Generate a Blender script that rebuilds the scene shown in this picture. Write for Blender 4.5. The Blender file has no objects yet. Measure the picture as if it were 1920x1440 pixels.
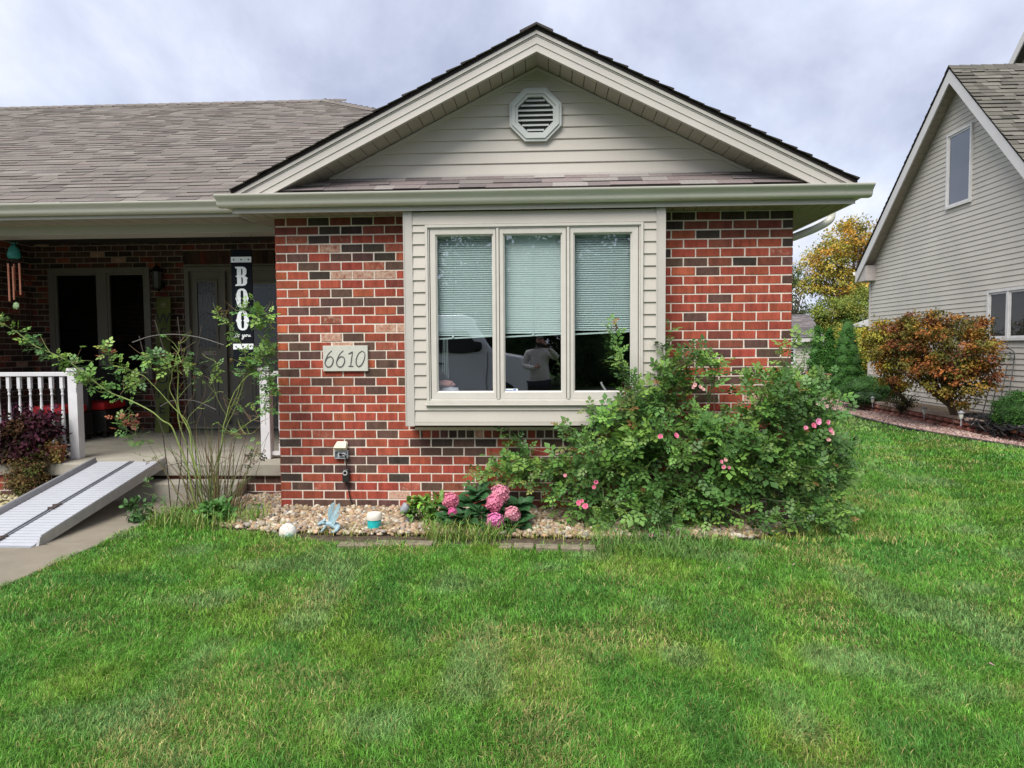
import bpy, bmesh, math, random
import numpy as np
from mathutils import Vector, Matrix, noise
random.seed(7); rng = np.random.default_rng(11)
R = math.radians; PI = math.pi
scene = bpy.context.scene
COL = scene.collection

# ------------------------------------------------------------------ camera
F = 1300.0; CX, CY = 960.0, 720.0
CAMZ = 1.5
YAW, PITCH, ROLL = 2.85, 3.02, -0.35
CM = Matrix.Rotation(R(YAW), 4, 'Z') @ Matrix.Rotation(R(90-PITCH), 4, 'X') @ Matrix.Rotation(R(ROLL), 4, 'Z')
CAMLOC = Vector((0, 0, CAMZ))
cd = bpy.data.cameras.new('camera'); cam = bpy.data.objects.new('camera', cd); COL.objects.link(cam)
cam.matrix_world = Matrix.Translation(CAMLOC) @ CM
cd.sensor_width = 36; cd.lens = 36*F/1920; cd.clip_start = 0.02; cd.clip_end = 2000
scene.camera = cam

def P(px, py, X=None, Y=None, Z=None):
    """where the sight line through a photo pixel meets the wall X=.., Y=.. or the level Z=.."""
    d = CM.to_3x3() @ Vector(((px-CX)/F, -(py-CY)/F, -1.0))
    if Y is not None: t = (Y-CAMLOC.y)/d.y
    elif X is not None: t = (X-CAMLOC.x)/d.x
    else: t = (Z-CAMLOC.z)/d.z
    return CAMLOC + d*t
def xat(px, Y, py=650): return P(px, py, Y=Y).x
def zat(py, Y, px=1000): return P(px, py, Y=Y).z
def px_of(p):
    q = CM.to_3x3().transposed() @ (Vector(p)-CAMLOC)
    return (CX+F*q.x/-q.z, CY-F*q.y/-q.z)

# ------------------------------------------------------------------ materials
def nd(nt, t, **kw):
    n = nt.nodes.new(t)
    for k, v in kw.items():
        if k in n.inputs: n.inputs[k].default_value = v
        else: setattr(n, k, v)
    return n
_M = {}
def mat(name, col=(.5,.5,.5), rough=.6, metal=0.0, var=.12, vscale=6.0, bump=0.0, bscale=60.0, attr=None, spec=.5,
        trans=0.0, dirt=0.0, vdist=0.0):
    """principled paint / fabric / leaf with procedural colour variation and bump"""
    if name in _M: return _M[name]
    m = bpy.data.materials.new(name); m.use_nodes = True; nt = m.node_tree; L = nt.links
    b = nt.nodes['Principled BSDF']; out = nt.nodes['Material Output']
    b.inputs['Roughness'].default_value = rough; b.inputs['Metallic'].default_value = metal
    b.inputs['Specular IOR Level'].default_value = spec
    tc = nd(nt, 'ShaderNodeTexCoord')
    n1 = nd(nt, 'ShaderNodeTexNoise'); n1.inputs['Scale'].default_value = vscale; n1.inputs['Detail'].default_value = 6
    n1.inputs['Roughness'].default_value = .65
    L.new(tc.outputs['Object'], n1.inputs['Vector'])
    mr = nd(nt, 'ShaderNodeMapRange'); mr.inputs['From Min'].default_value = .3; mr.inputs['From Max'].default_value = .7
    mr.inputs['To Min'].default_value = 1-var; mr.inputs['To Max'].default_value = 1+var
    L.new(n1.outputs['Fac'], mr.inputs['Value'])
    mul = nd(nt, 'ShaderNodeVectorMath', operation='MULTIPLY')
    if attr:
        at = nd(nt, 'ShaderNodeAttribute'); at.attribute_name = attr
        L.new(at.outputs['Color'], mul.inputs[0])
    else: mul.inputs[0].default_value = col
    L.new(mr.outputs['Result'], mul.inputs[1])
    colout = mul.outputs[0]
    if dirt:
        n2 = nd(nt, 'ShaderNodeTexNoise'); n2.inputs['Scale'].default_value = vscale*.35; n2.inputs['Detail'].default_value = 8
        L.new(tc.outputs['Object'], n2.inputs['Vector'])
        cr = nd(nt, 'ShaderNodeMapRange'); cr.inputs['From Min'].default_value = .5; cr.inputs['From Max'].default_value = .75
        cr.inputs['To Max'].default_value = dirt
        L.new(n2.outputs['Fac'], cr.inputs['Value'])
        mx = nd(nt, 'ShaderNodeMix', data_type='RGBA'); L.new(cr.outputs['Result'], mx.inputs[0])
        L.new(colout, mx.inputs[6]); mx.inputs[7].default_value = (.12,.10,.075,1)
        colout = mx.outputs[2]
    L.new(colout, b.inputs['Base Color'])
    if bump:
        n3 = nd(nt, 'ShaderNodeTexNoise'); n3.inputs['Scale'].default_value = bscale; n3.inputs['Detail'].default_value = 5
        L.new(tc.outputs['Object'], n3.inputs['Vector'])
        bp = nd(nt, 'ShaderNodeBump'); bp.inputs['Strength'].default_value = bump; bp.inputs['Distance'].default_value = .004
        L.new(n3.outputs['Fac'], bp.inputs['Height']); L.new(bp.outputs['Normal'], b.inputs['Normal'])
    if trans:
        tr = nd(nt, 'ShaderNodeBsdfTranslucent'); L.new(colout, tr.inputs['Color'])
        ms = nd(nt, 'ShaderNodeMixShader'); ms.inputs[0].default_value = trans
        L.new(b.outputs[0], ms.inputs[1]); L.new(tr.outputs[0], ms.inputs[2]); L.new(ms.outputs[0], out.inputs['Surface'])
    _M[name] = m
    return m

def glass_mat(name, refl=.10, tint=(.80,.86,.84), wav=.15):
    m = bpy.data.materials.new(name); m.use_nodes = True; nt = m.node_tree; L = nt.links
    nt.nodes.remove(nt.nodes['Principled BSDF']); out = nt.nodes['Material Output']
    tr = nd(nt, 'ShaderNodeBsdfTransparent'); tr.inputs[0].default_value = (*tint, 1)
    gl = nd(nt, 'ShaderNodeBsdfGlossy'); gl.inputs['Roughness'].default_value = .004; gl.inputs[0].default_value = (.95,.97,1,1)
    ge = nd(nt, 'ShaderNodeNewGeometry'); dt = nd(nt, 'ShaderNodeVectorMath', operation='DOT_PRODUCT'); L.new(ge.outputs['Incoming'], dt.inputs[0]); L.new(ge.outputs['Normal'], dt.inputs[1])
    ab = nd(nt, 'ShaderNodeMath', operation='ABSOLUTE'); L.new(dt.outputs['Value'], ab.inputs[0])
    om = nd(nt, 'ShaderNodeMath', operation='SUBTRACT'); om.inputs[0].default_value = 1; L.new(ab.outputs[0], om.inputs[1])
    pw_ = nd(nt, 'ShaderNodeMath', operation='POWER'); pw_.inputs[1].default_value = 5; L.new(om.outputs[0], pw_.inputs[0])
    ad = nd(nt, 'ShaderNodeMath', operation='MULTIPLY_ADD', use_clamp=True); ad.inputs[1].default_value = .9-refl; ad.inputs[2].default_value = refl+.04
    L.new(pw_.outputs[0], ad.inputs[0])
    tc = nd(nt, 'ShaderNodeTexCoord'); n = nd(nt, 'ShaderNodeTexNoise'); n.inputs['Scale'].default_value = 2.2; n.inputs['Detail'].default_value = 1
    L.new(tc.outputs['Object'], n.inputs['Vector'])
    bp = nd(nt, 'ShaderNodeBump'); bp.inputs['Strength'].default_value = wav; bp.inputs['Distance'].default_value = .01
    L.new(n.outputs['Fac'], bp.inputs['Height']); L.new(bp.outputs['Normal'], gl.inputs['Normal'])
    ms = nd(nt, 'ShaderNodeMixShader'); L.new(ad.outputs[0], ms.inputs[0]); L.new(tr.outputs[0], ms.inputs[1]); L.new(gl.outputs[0], ms.inputs[2])
    L.new(ms.outputs[0], out.inputs['Surface'])
    return m

def brick_mat():
    m = bpy.data.materials.new('brick_face'); m.use_nodes = True; nt = m.node_tree; L = nt.links
    b = nt.nodes['Principled BSDF']; b.inputs['Roughness'].default_value = .85; b.inputs['Specular IOR Level'].default_value = .25
    tc = nd(nt, 'ShaderNodeTexCoord'); at = nd(nt, 'ShaderNodeAttribute'); at.attribute_name = 'col'
    n1 = nd(nt, 'ShaderNodeTexNoise'); n1.inputs['Scale'].default_value = 22; n1.inputs['Detail'].default_value = 8; n1.inputs['Roughness'].default_value = .7
    mp = nd(nt, 'ShaderNodeMapping'); mp.inputs['Scale'].default_value = (1, 1, .35); L.new(tc.outputs['Object'], mp.inputs[0]); L.new(mp.outputs[0], n1.inputs['Vector'])
    mr = nd(nt, 'ShaderNodeMapRange'); mr.inputs['From Min'].default_value = .3; mr.inputs['From Max'].default_value = .7
    mr.inputs['To Min'].default_value = .62; mr.inputs['To Max'].default_value = 1.38; L.new(n1.outputs['Fac'], mr.inputs['Value'])
    mul = nd(nt, 'ShaderNodeVectorMath', operation='MULTIPLY'); L.new(at.outputs['Color'], mul.inputs[0]); L.new(mr.outputs[0], mul.inputs[1])
    # lime wash left on some bricks: patchy pale crust, amount carried by alpha
    n2 = nd(nt, 'ShaderNodeTexNoise'); n2.inputs['Scale'].default_value = 30; n2.inputs['Detail'].default_value = 7; n2.inputs['Roughness'].default_value = .75
    L.new(tc.outputs['Object'], n2.inputs['Vector'])
    ad = nd(nt, 'ShaderNodeMath', operation='ADD'); L.new(n2.outputs['Fac'], ad.inputs[0]); L.new(at.outputs['Alpha'], ad.inputs[1])
    m2 = nd(nt, 'ShaderNodeMapRange'); m2.inputs['From Min'].default_value = .82; m2.inputs['From Max'].default_value = 1.05; L.new(ad.outputs[0], m2.inputs['Value'])
    mx = nd(nt, 'ShaderNodeMix', data_type='RGBA'); L.new(m2.outputs[0], mx.inputs[0]); L.new(mul.outputs[0], mx.inputs[6]); mx.inputs[7].default_value = (.52,.36,.27,1)
    L.new(mx.outputs[2], b.inputs['Base Color'])
    n3 = nd(nt, 'ShaderNodeTexNoise'); n3.inputs['Scale'].default_value = 150; n3.inputs['Detail'].default_value = 4; L.new(tc.outputs['Object'], n3.inputs['Vector'])
    bp = nd(nt, 'ShaderNodeBump'); bp.inputs['Strength'].default_value = .5; bp.inputs['Distance'].default_value = .003
    L.new(n3.outputs['Fac'], bp.inputs['Height']); L.new(bp.outputs[0], b.inputs['Normal'])
    return m

M_brick = brick_mat()
M_mortar = mat('mortar', (.72,.63,.54), .95, var=.1, vscale=25, bump=.5, bscale=200, spec=.1)
M_trim = mat('taupe_aluminium', (.48,.45,.41), .42, var=.06, vscale=2.2, bump=.15, bscale=9)
M_siding = mat('taupe_vinyl_siding', (.495,.458,.405), .55, var=.06, vscale=1.6, bump=.12, bscale=90, dirt=.07)
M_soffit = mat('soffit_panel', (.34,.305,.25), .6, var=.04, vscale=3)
M_gutter = mat('gutter_paint', (.62,.60,.53), .35, var=.04, vscale=4)
M_sash = mat('sash_paint', (.56,.53,.48), .4, var=.05, vscale=9)
M_white = mat('white_paint', (.68,.67,.69), .45, var=.07, vscale=5, dirt=.22)
M_black = mat('black_metal', (.012,.012,.013), .45, var=.1)
M_rust = mat('brown_iron', (.045,.035,.028), .7, var=.3, vscale=30)
M_shingle = mat('asphalt_shingle', rough=.95, var=.22, vscale=60, bump=.6, bscale=300, attr='col', spec=.1)
M_conc = mat('concrete', (.36,.335,.28), .9, var=.13, vscale=5, bump=.4, bscale=120, dirt=.3, spec=.2)
M_walk = mat('concrete_walk', (.235,.205,.160), .9, var=.16, vscale=3, bump=.5, bscale=140, dirt=.45, spec=.2)
M_alu = mat('ramp_aluminium', (.52,.535,.58), .42, metal=.15, var=.04, vscale=8)
M_alu3 = mat('seam_plate', (.24,.25,.28), .5, metal=.3, var=.1, vscale=14)
M_alu2 = mat('ramp_rail_aluminium', (.42,.42,.43), .45, metal=.6, var=.12, vscale=14)
M_leaf = mat('leaf', rough=.48, var=.14, vscale=12, attr='col', trans=.22, spec=.35)
M_leafm = mat('matte_leaf', rough=.75, var=.2, vscale=10, attr='col', trans=.25, spec=.15)
M_petal = mat('petal', rough=.6, var=.08, vscale=20, attr='col', trans=.3, spec=.3)
M_grass = mat('grass_blade', rough=.5, var=.1, vscale=2, attr='col', trans=.3, spec=.3)
M_stone = mat('river_stone', rough=.75, var=.22, vscale=40, bump=.3, bscale=150, attr='col', spec=.3)
M_bark = mat('bark', (.10,.075,.055), .95, var=.35, vscale=14, bump=.8, bscale=60)
M_cane = mat('green_cane', rough=.6, var=.2, vscale=18, attr='col')
M_glass = glass_mat('window_glass', .20, (.93,.97,.96))
M_glassd = glass_mat('far_window_glass', .16)
M_glassp = glass_mat('porch_window_glass', .0, (.3,.3,.3), .05)
M_glassl = glass_mat('low_window_glass', .0, (.8,.8,.8), .05)

# ------------------------------------------------------------------ objects
def tag(o, label=None, cat=None, group=None, kind=None):
    if label: o['label'] = label
    if cat: o['category'] = cat
    if group: o['group'] = group
    if kind: o['kind'] = kind
    return o
def empty(name, loc=(0,0,0), label=None, cat=None, group=None):
    o = bpy.data.objects.new(name, None); COL.objects.link(o); o.location = loc; o.empty_display_size = .1
    return tag(o, label, cat, group)
def world_loc(o):
    v = Vector((0,0,0))
    while o is not None: v = v + o.location; o = o.parent
    return v
def link(name, me, parent=None, origin=None):
    o = bpy.data.objects.new(name, me); COL.objects.link(o)
    if parent is not None:
        o.parent = parent
        me.transform(Matrix.Translation(-world_loc(parent)))
    elif origin is not None:
        me.transform(Matrix.Translation(-Vector(origin))); o.location = origin
    return o

class MB:
    def __init__(s): s.v = []; s.f = []; s.m = []; s.c = []
    def face(s, pts, mi=0, c=(1,1,1,1)):
        i = len(s.v); s.v += [tuple(p) for p in pts]; s.f.append(tuple(range(i, i+len(pts)))); s.m.append(mi); s.c.append(c)
    def add(s, vs, fs, mi=0, c=(1,1,1,1)):
        i = len(s.v); s.v += [tuple(p) for p in vs]
        for f in fs: s.f.append(tuple(i+k for k in f)); s.m.append(mi); s.c.append(c)
    def box(s, a, b, mi=0, c=(1,1,1,1)):
        x0,y0,z0 = a; x1,y1,z1 = b
        x0,x1 = min(x0,x1),max(x0,x1); y0,y1 = min(y0,y1),max(y0,y1); z0,z1 = min(z0,z1),max(z0,z1)
        vs = [(x0,y0,z0),(x1,y0,z0),(x1,y1,z0),(x0,y1,z0),(x0,y0,z1),(x1,y0,z1),(x1,y1,z1),(x0,y1,z1)]
        s.add(vs, [(0,3,2,1),(4,5,6,7),(0,1,5,4),(1,2,6,5),(2,3,7,6),(3,0,4,7)], mi, c)
    def hexa(s, vs, mi=0, c=(1,1,1,1)):   # 4 bottom, 4 top
        s.add(vs, [(0,3,2,1),(4,5,6,7),(0,1,5,4),(1,2,6,5),(2,3,7,6),(3,0,4,7)], mi, c)
    def prism(s, prof, fn, e0, e1, mi=0, c=(1,1,1,1), caps=True):
        """profile of (a,b) swept between e0 and e1; fn(a,b,e)->point"""
        n = len(prof); vs = [fn(a,b,e0) for a,b in prof]+[fn(a,b,e1) for a,b in prof]
        fs = [(k,(k+1)%n,n+(k+1)%n,n+k) for k in range(n)]
        if caps: fs += [tuple(range(n-1,-1,-1)), tuple(range(n,2*n))]
        s.add(vs, fs, mi, c)
    def tube(s, pts, r, seg=8, mi=0, c=(1,1,1,1), cap=True):
        pts = [Vector(p) for p in pts]; n = len(pts)
        if not hasattr(r, '__len__'): r = [r]*n
        i0 = len(s.v); prev = None
        for k, p in enumerate(pts):
            t = (pts[min(k+1,n-1)]-pts[max(k-1,0)])
            t = t.normalized() if t.length > 1e-9 else Vector((0,0,1))
            if prev is None: a = t.orthogonal().normalized()
            else:
                a = prev - t*prev.dot(t)
                a = a.normalized() if a.length > 1e-6 else t.orthogonal().normalized()
            prev = a; b = t.cross(a)
            for j in range(seg):
                th = 2*PI*j/seg; s.v.append(tuple(p+(a*math.cos(th)+b*math.sin(th))*r[k]))
        for k in range(n-1):
            for j in range(seg):
                s.f.append((i0+k*seg+j, i0+k*seg+(j+1)%seg, i0+(k+1)*seg+(j+1)%seg, i0+(k+1)*seg+j)); s.m.append(mi); s.c.append(c)
        if cap:
            s.f.append(tuple(i0+j for j in range(seg-1,-1,-1))); s.m.append(mi); s.c.append(c)
            s.f.append(tuple(i0+(n-1)*seg+j for j in range(seg))); s.m.append(mi); s.c.append(c)
    def lathe(s, prof, loc, seg=16, mi=0, c=(1,1,1,1), M=None):
        loc = Vector(loc); i0 = len(s.v); n = len(prof)
        for r, z in prof:
            for j in range(seg):
                th = 2*PI*j/seg; q = Vector((r*math.cos(th), r*math.sin(th), z))
                if M is not None: q = M @ q
                s.v.append(tuple(loc+q))
        for k in range(n-1):
            for j in range(seg):
                s.f.append((i0+k*seg+j, i0+k*seg+(j+1)%seg, i0+(k+1)*seg+(j+1)%seg, i0+(k+1)*seg+j)); s.m.append(mi); s.c.append(c)
        s.f.append(tuple(i0+j for j in range(seg-1,-1,-1))); s.m.append(mi); s.c.append(c)
        s.f.append(tuple(i0+(n-1)*seg+j for j in range(seg))); s.m.append(mi); s.c.append(c)
    def mesh(s, name, mats, smooth=False, bevel=0):
        me = bpy.data.meshes.new(name); me.from_pydata(s.v, [], s.f)
        for m in (mats if isinstance(mats, (list, tuple)) else [mats]): me.materials.append(m)
        me.polygons.foreach_set('material_index', s.m)
        ca = me.color_attributes.new('col', 'FLOAT_COLOR', 'CORNER')
        arr = []
        for f, c in zip(s.f, s.c): arr += list(c if len(c) == 4 else (*c, 0))*len(f)
        ca.data.foreach_set('color', arr)
        if smooth: me.polygons.foreach_set('use_smooth', [True]*len(s.f))
        me.validate(); me.update()
        return me
    def build(s, name, mats, parent=None, origin=None, smooth=False, bevel=0, weld=False):
        o = link(name, s.mesh(name, mats, smooth), parent, origin)
        if smooth:
            o.data.set_sharp_from_angle(angle=R(40))
        if bevel:
            md = o.modifiers.new('bevel', 'BEVEL'); md.width = bevel; md.segments = 2; md.limit_method = 'ANGLE'; md.angle_limit = R(50)
        return o

def np_mesh(name, V, Fc, cols, mats, parent=None, origin=None, smooth=False):
    """V (n,3), Fc (m,k) same-size faces, cols (n,3) per point"""
    me = bpy.data.meshes.new(name); n = len(V); m, k = Fc.shape
    me.vertices.add(n); me.vertices.foreach_set('co', np.ascontiguousarray(V, dtype=np.float32).ravel())
    me.loops.add(m*k); me.polygons.add(m)
    me.loops.foreach_set('vertex_index', Fc.astype(np.int32).ravel())
    me.polygons.foreach_set('loop_start', np.arange(0, m*k, k, dtype=np.int32))
    try: me.polygons.foreach_set('loop_total', np.full(m, k, dtype=np.int32))
    except Exception: pass
    me.materials.append(mats)
    ca = me.color_attributes.new('col', 'FLOAT_COLOR', 'POINT')
    ca.data.foreach_set('color', np.concatenate([cols, np.ones((n,1))], 1).astype(np.float32).ravel())
    if smooth: me.polygons.foreach_set('use_smooth', np.ones(m, dtype=bool))
    me.update(calc_edges=True)
    return link(name, me, parent, origin)

def basis(d, up=None, spin=None):
    """rotation matrices (n,3,3): local y -> d, local z near `up`"""
    d = d/np.maximum(np.linalg.norm(d, axis=1, keepdims=True), 1e-9)
    if up is None: up = np.tile(np.array([0,0,1.0]), (len(d),1))
    x = np.cross(d, up); l = np.linalg.norm(x, axis=1, keepdims=True)
    x = np.where(l < 1e-4, np.array([[1.0,0,0]]), x/np.maximum(l,1e-9))
    z = np.cross(x, d)
    if spin is not None:
        c, s = np.cos(spin)[:,None], np.sin(spin)[:,None]
        x, z = x*c+z*s, z*c-x*s
    return np.stack([x, d, z], axis=2)
def scatter(T, TF, pos, rot, sc, cols):
    """copies of one template into big arrays (for leaves, blades, pebbles of ONE thing)"""
    n, t = len(pos), len(T)
    sc = np.asarray(sc, float)
    S = T[None]*(sc[:,None,None] if sc.ndim == 1 else sc[:,None,:])
    V = np.einsum('nij,ntj->nti', rot, S)+pos[:,None,:]
    Fc = TF[None]+(np.arange(n)*t)[:,None,None]
    return V.reshape(-1,3), Fc.reshape(-1, TF.shape[1]), np.repeat(cols, t, axis=0)
def rdir(n): v = rng.normal(size=(n,3)); return v/np.linalg.norm(v, axis=1, keepdims=True)

# one leaflet, pointing +y, folded along the midrib and drooping (triangles)
LEAF = np.array([[0,0,0],[-.26,.35,.05],[0,.4,-.03],[.26,.35,.05],[-.2,.72,.0],[0,.75,-.08],[.2,.72,.0],[0,1,-.16]])
LEAF_F = np.array([[0,2,1],[0,3,2],[1,2,5],[1,5,4],[2,3,6],[2,6,5],[4,5,7],[5,6,7]])
LEAFS = np.array([[0,0,0],[-.3,.5,.04],[0,.5,-.04],[.3,.5,.04],[0,1,-.1]]); LEAFS_F = np.array([[0,2,1],[0,3,2],[1,2,4],[2,3,4]])
def compound(k=5):
    V, Fc = [], []
    spots = [(1,0,0)] + [(1-.36*(j+1)//1, 0, 0) for j in range(0)]
    items = [((0,.62,-.02), 0.0, .42)]
    for j, y in enumerate([.50,.24][: (k-1)//2]):
        for s in (-1,1): items.append(((s*.02,y,0), s*R(58), .36-.05*j))
    for (p, a, sz) in items:
        c, s_ = math.cos(a), math.sin(a)
        T = LEAFS*sz*np.array([1.15,1,1]); X = T.copy(); X[:,0] = T[:,0]*c+T[:,1]*s_; X[:,1] = -T[:,0]*s_+T[:,1]*c
        Fc.append(LEAFS_F+sum(len(v) for v in V)); V.append(X+np.array(p))
    i = sum(len(v) for v in V)   # the leaf stalk
    V.append(np.array([[-.008,0,0],[.008,0,0],[0,.64,-.02]])); Fc.append(np.array([[i,i+1,i+2]]))
    return np.concatenate(V), np.concatenate(Fc)
ROSE, ROSE_F = compound(5)

def catmull(pts, n=8):
    pts = [Vector(p) for p in pts]; out = []
    if len(pts) < 3: return pts
    q = [pts[0]*2-pts[1]]+pts+[pts[-1]*2-pts[-2]]
    for i in range(1, len(q)-2):
        a,b,c,d = q[i-1:i+3]
        for k in range(n):
            t = k/n
            out.append(.5*((2*b)+(c-a)*t+(2*a-5*b+4*c-d)*t*t+(3*b-a-3*c+d)*t**3))
    out.append(pts[-1]); return out

def foliage(name, ells, n, size, palette, material, parent, clumps=60, spread=.16, template='leaf', up=.5, shell=.55, gap=None, jit=.25, origin=None):
    """leaf cloud: clumps spread through ellipsoids (cx,cy,cz,rx,ry,rz[,weight])"""
    T, TF = {'leaf':(LEAFS,LEAFS_F), 'fine':(LEAF,LEAF_F), 'rose':(ROSE,ROSE_F)}[template]
    w = np.array([(e[6] if len(e) > 6 else 1)*e[3]*e[5] for e in ells]); w = w/w.sum()
    E = np.array([e[:6] for e in ells])
    ci = rng.choice(len(ells), clumps, p=w)
    d = rdir(clumps); rad = shell+(1-shell)*rng.random(clumps)**.6
    C = E[ci,:3]+d*E[ci,3:6]*rad[:,None]
    pal = np.array(palette, float)
    cc = pal[rng.integers(0, len(pal), clumps)]*(1+.18*rng.normal(size=(clumps,1)))
    k = rng.integers(0, clumps, n)
    flat = np.array([1,1,.65])
    pos = C[k]+rng.normal(size=(n,3))*spread*flat
    out = (pos-E[ci[k],:3])/E[ci[k],3:6]; out /= np.maximum(np.linalg.norm(out,axis=1,keepdims=True),1e-6)
    dr = out*.8+rdir(n)*.9; dr[:,2] -= .25
    upv = out*.5+rdir(n)*.5; upv[:,2] += up
    rot = basis(dr, upv); sc = size*(.7+.6*rng.random(n))
    cols = np.clip(cc[k]*(1+jit*(rng.random((n,1))-.5)*2), .002, .9)
    V, Fc, c = scatter(T, TF, pos, rot, sc, cols)
    return np_mesh(name, V, Fc, c, material, parent, origin)

def text_mesh(txt, size, depth=.001):
    cu = bpy.data.curves.new('t', 'FONT'); cu.body = txt; cu.size = size; cu.extrude = depth; cu.align_x = 'CENTER'; cu.align_y = 'CENTER'
    ob = bpy.data.objects.new('t', cu); COL.objects.link(ob); dg = bpy.context.evaluated_depsgraph_get()
    me = bpy.data.meshes.new_from_object(ob.evaluated_get(dg)); bpy.data.objects.remove(ob); return me
def poly_mesh(loops, depth):
    cu = bpy.data.curves.new('p', 'CURVE'); cu.dimensions = '2D'; cu.fill_mode = 'BOTH'; cu.extrude = depth
    for lp in loops:
        sp = cu.splines.new('POLY'); sp.points.add(len(lp)-1)
        for p, (x, y) in zip(sp.points, lp): p.co = (x, y, 0, 1)
        sp.use_cyclic_u = True
    ob = bpy.data.objects.new('p', cu); COL.objects.link(ob); dg = bpy.context.evaluated_depsgraph_get()
    me = bpy.data.meshes.new_from_object(ob.evaluated_get(dg)); bpy.data.objects.remove(ob); return me
def stand(me, loc, material, yaw=0.0, lean=0.0):
    """2-D drawing (x right, y up) stood upright facing the camera side (-y)"""
    me.transform(Matrix.Translation(loc) @ Matrix.Rotation(yaw,4,'Z') @ Matrix.Rotation(R(90)+lean,4,'X'))
    me.materials.clear(); me.materials.append(material); return me
def stroke_mb(lines, w, fn, t=.002, smooth=True):
    """flat pen strokes: fn(x,y)->3-D point"""
    mb = MB()
    for ln in lines:
        q = catmull([(x,y,0) for x,y in ln], 6) if smooth else [Vector((x,y,0)) for x,y in ln]
        mb.tube([fn(p.x,p.y) for p in q], w, 6)
    return mb
# ------------------------------------------------------------------ sky and sun
world = bpy.data.worlds.new('World'); scene.world = world; world.use_nodes = True
nt = world.node_tree; L = nt.links; bg = nt.nodes['Background']; bg.inputs['Strength'].default_value = .1
SUN_EL, SUN_AZ = 53, 205     # soft light from high behind the photographer
sky = nd(nt, 'ShaderNodeTexSky'); sky.sky_type = 'NISHITA'; sky.sun_disc = False
sky.sun_elevation = R(SUN_EL); sky.sun_rotation = R(SUN_AZ); sky.air_density = 1.2
tc = nd(nt, 'ShaderNodeTexCoord'); sp = nd(nt, 'ShaderNodeSeparateXYZ'); L.new(tc.outputs['Generated'], sp.inputs[0])
az = nd(nt, 'ShaderNodeMath', operation='ADD'); az.inputs[1].default_value = .45; L.new(sp.outputs['Z'], az.inputs[0])
mxz = nd(nt, 'ShaderNodeMath', operation='MAXIMUM'); mxz.inputs[1].default_value = .06; L.new(az.outputs[0], mxz.inputs[0])
dx = nd(nt, 'ShaderNodeMath', operation='DIVIDE'); dy = nd(nt, 'ShaderNodeMath', operation='DIVIDE')
L.new(sp.outputs['X'], dx.inputs[0]); L.new(mxz.outputs[0], dx.inputs[1]); L.new(sp.outputs['Y'], dy.inputs[0]); L.new(mxz.outputs[0], dy.inputs[1])
cb = nd(nt, 'ShaderNodeCombineXYZ'); L.new(dx.outputs[0], cb.inputs[0]); L.new(dy.outputs[0], cb.inputs[1])
mp = nd(nt, 'ShaderNodeMapping'); mp.inputs['Rotation'].default_value = (0,0,R(-38)); mp.inputs['Scale'].default_value = (1.2,.9,1); mp.inputs['Location'].default_value = (.35,.1,0)
L.new(cb.outputs[0], mp.inputs[0])
def cloud(scale, detail, rough, dist):
    n = nd(nt, 'ShaderNodeTexNoise'); n.inputs['Scale'].default_value = scale; n.inputs['Detail'].default_value = detail
    n.inputs['Roughness'].default_value = rough; n.inputs['Distortion'].default_value = dist; L.new(mp.outputs[0], n.inputs['Vector']); return n
c1 = cloud(1.3, 10, .57, .25); c2 = cloud(.9, 6, .55, .8)
# billows: lavender-grey undersides to near-white tops
rp = nd(nt, 'ShaderNodeValToRGB'); L.new(c1.outputs['Fac'], rp.inputs[0])
rp.color_ramp.elements[0].position = .34; rp.color_ramp.elements[0].color = (.46,.51,.68,1)
rp.color_ramp.elements[1].position = .59; rp.color_ramp.elements[1].color = (.97,.99,1.03,1)
e = rp.color_ramp.elements.new(.47); e.color = (.68,.74,.91,1)
# thin places where the blue shows a little
th = nd(nt, 'ShaderNodeMapRange'); th.inputs['From Min'].default_value = .50; th.inputs['From Max'].default_value = .72; th.inputs['To Max'].default_value = .38
L.new(c2.outputs['Fac'], th.inputs['Value'])
sc_ = nd(nt, 'ShaderNodeVectorMath', operation='SCALE'); sc_.inputs['Scale'].default_value = 5.5; L.new(rp.outputs[0], sc_.inputs[0])
sk = nd(nt, 'ShaderNodeVectorMath', operation='SCALE'); sk.inputs['Scale'].default_value = 1.0; L.new(sky.outputs[0], sk.inputs[0])
mx = nd(nt, 'ShaderNodeMix', data_type='RGBA'); L.new(th.outputs[0], mx.inputs[0]); L.new(sc_.outputs[0], mx.inputs[6]); L.new(sk.outputs[0], mx.inputs[7])
L.new(mx.outputs[2], bg.inputs['Color'])
sd = bpy.data.lights.new('sun', 'SUN'); sd.energy = 2.5; sd.angle = R(38); sd.color = (1,.96,.9)
so = bpy.data.objects.new('sun', sd); COL.objects.link(so)
# compass: sky sun_rotation runs clockwise from +y
sdir = Vector((math.sin(R(SUN_AZ))*math.cos(R(SUN_EL)), math.cos(R(SUN_AZ))*math.cos(R(SUN_EL)), math.sin(R(SUN_EL))))
so.rotation_euler = (-sdir).to_track_quat('-Z', 'Y').to_euler()
scene.view_settings.view_transform = 'Standard'; scene.view_settings.look = 'None'; scene.view_settings.exposure = .98; scene.view_settings.gamma = 1
scene.render.engine = 'CYCLES'; scene.cycles.max_bounces = 8; scene.cycles.transparent_max_bounces = 12

# ------------------------------------------------------------------ key dimensions (metres)
D = 6.25                      # front brick wall
WL = xat(521, D); WR = xat(1483, D)
YB = 9.6                      # back wall of the porch
FLOOR = .35                   # porch slab
def n3(x): return Vector(x)

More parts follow.
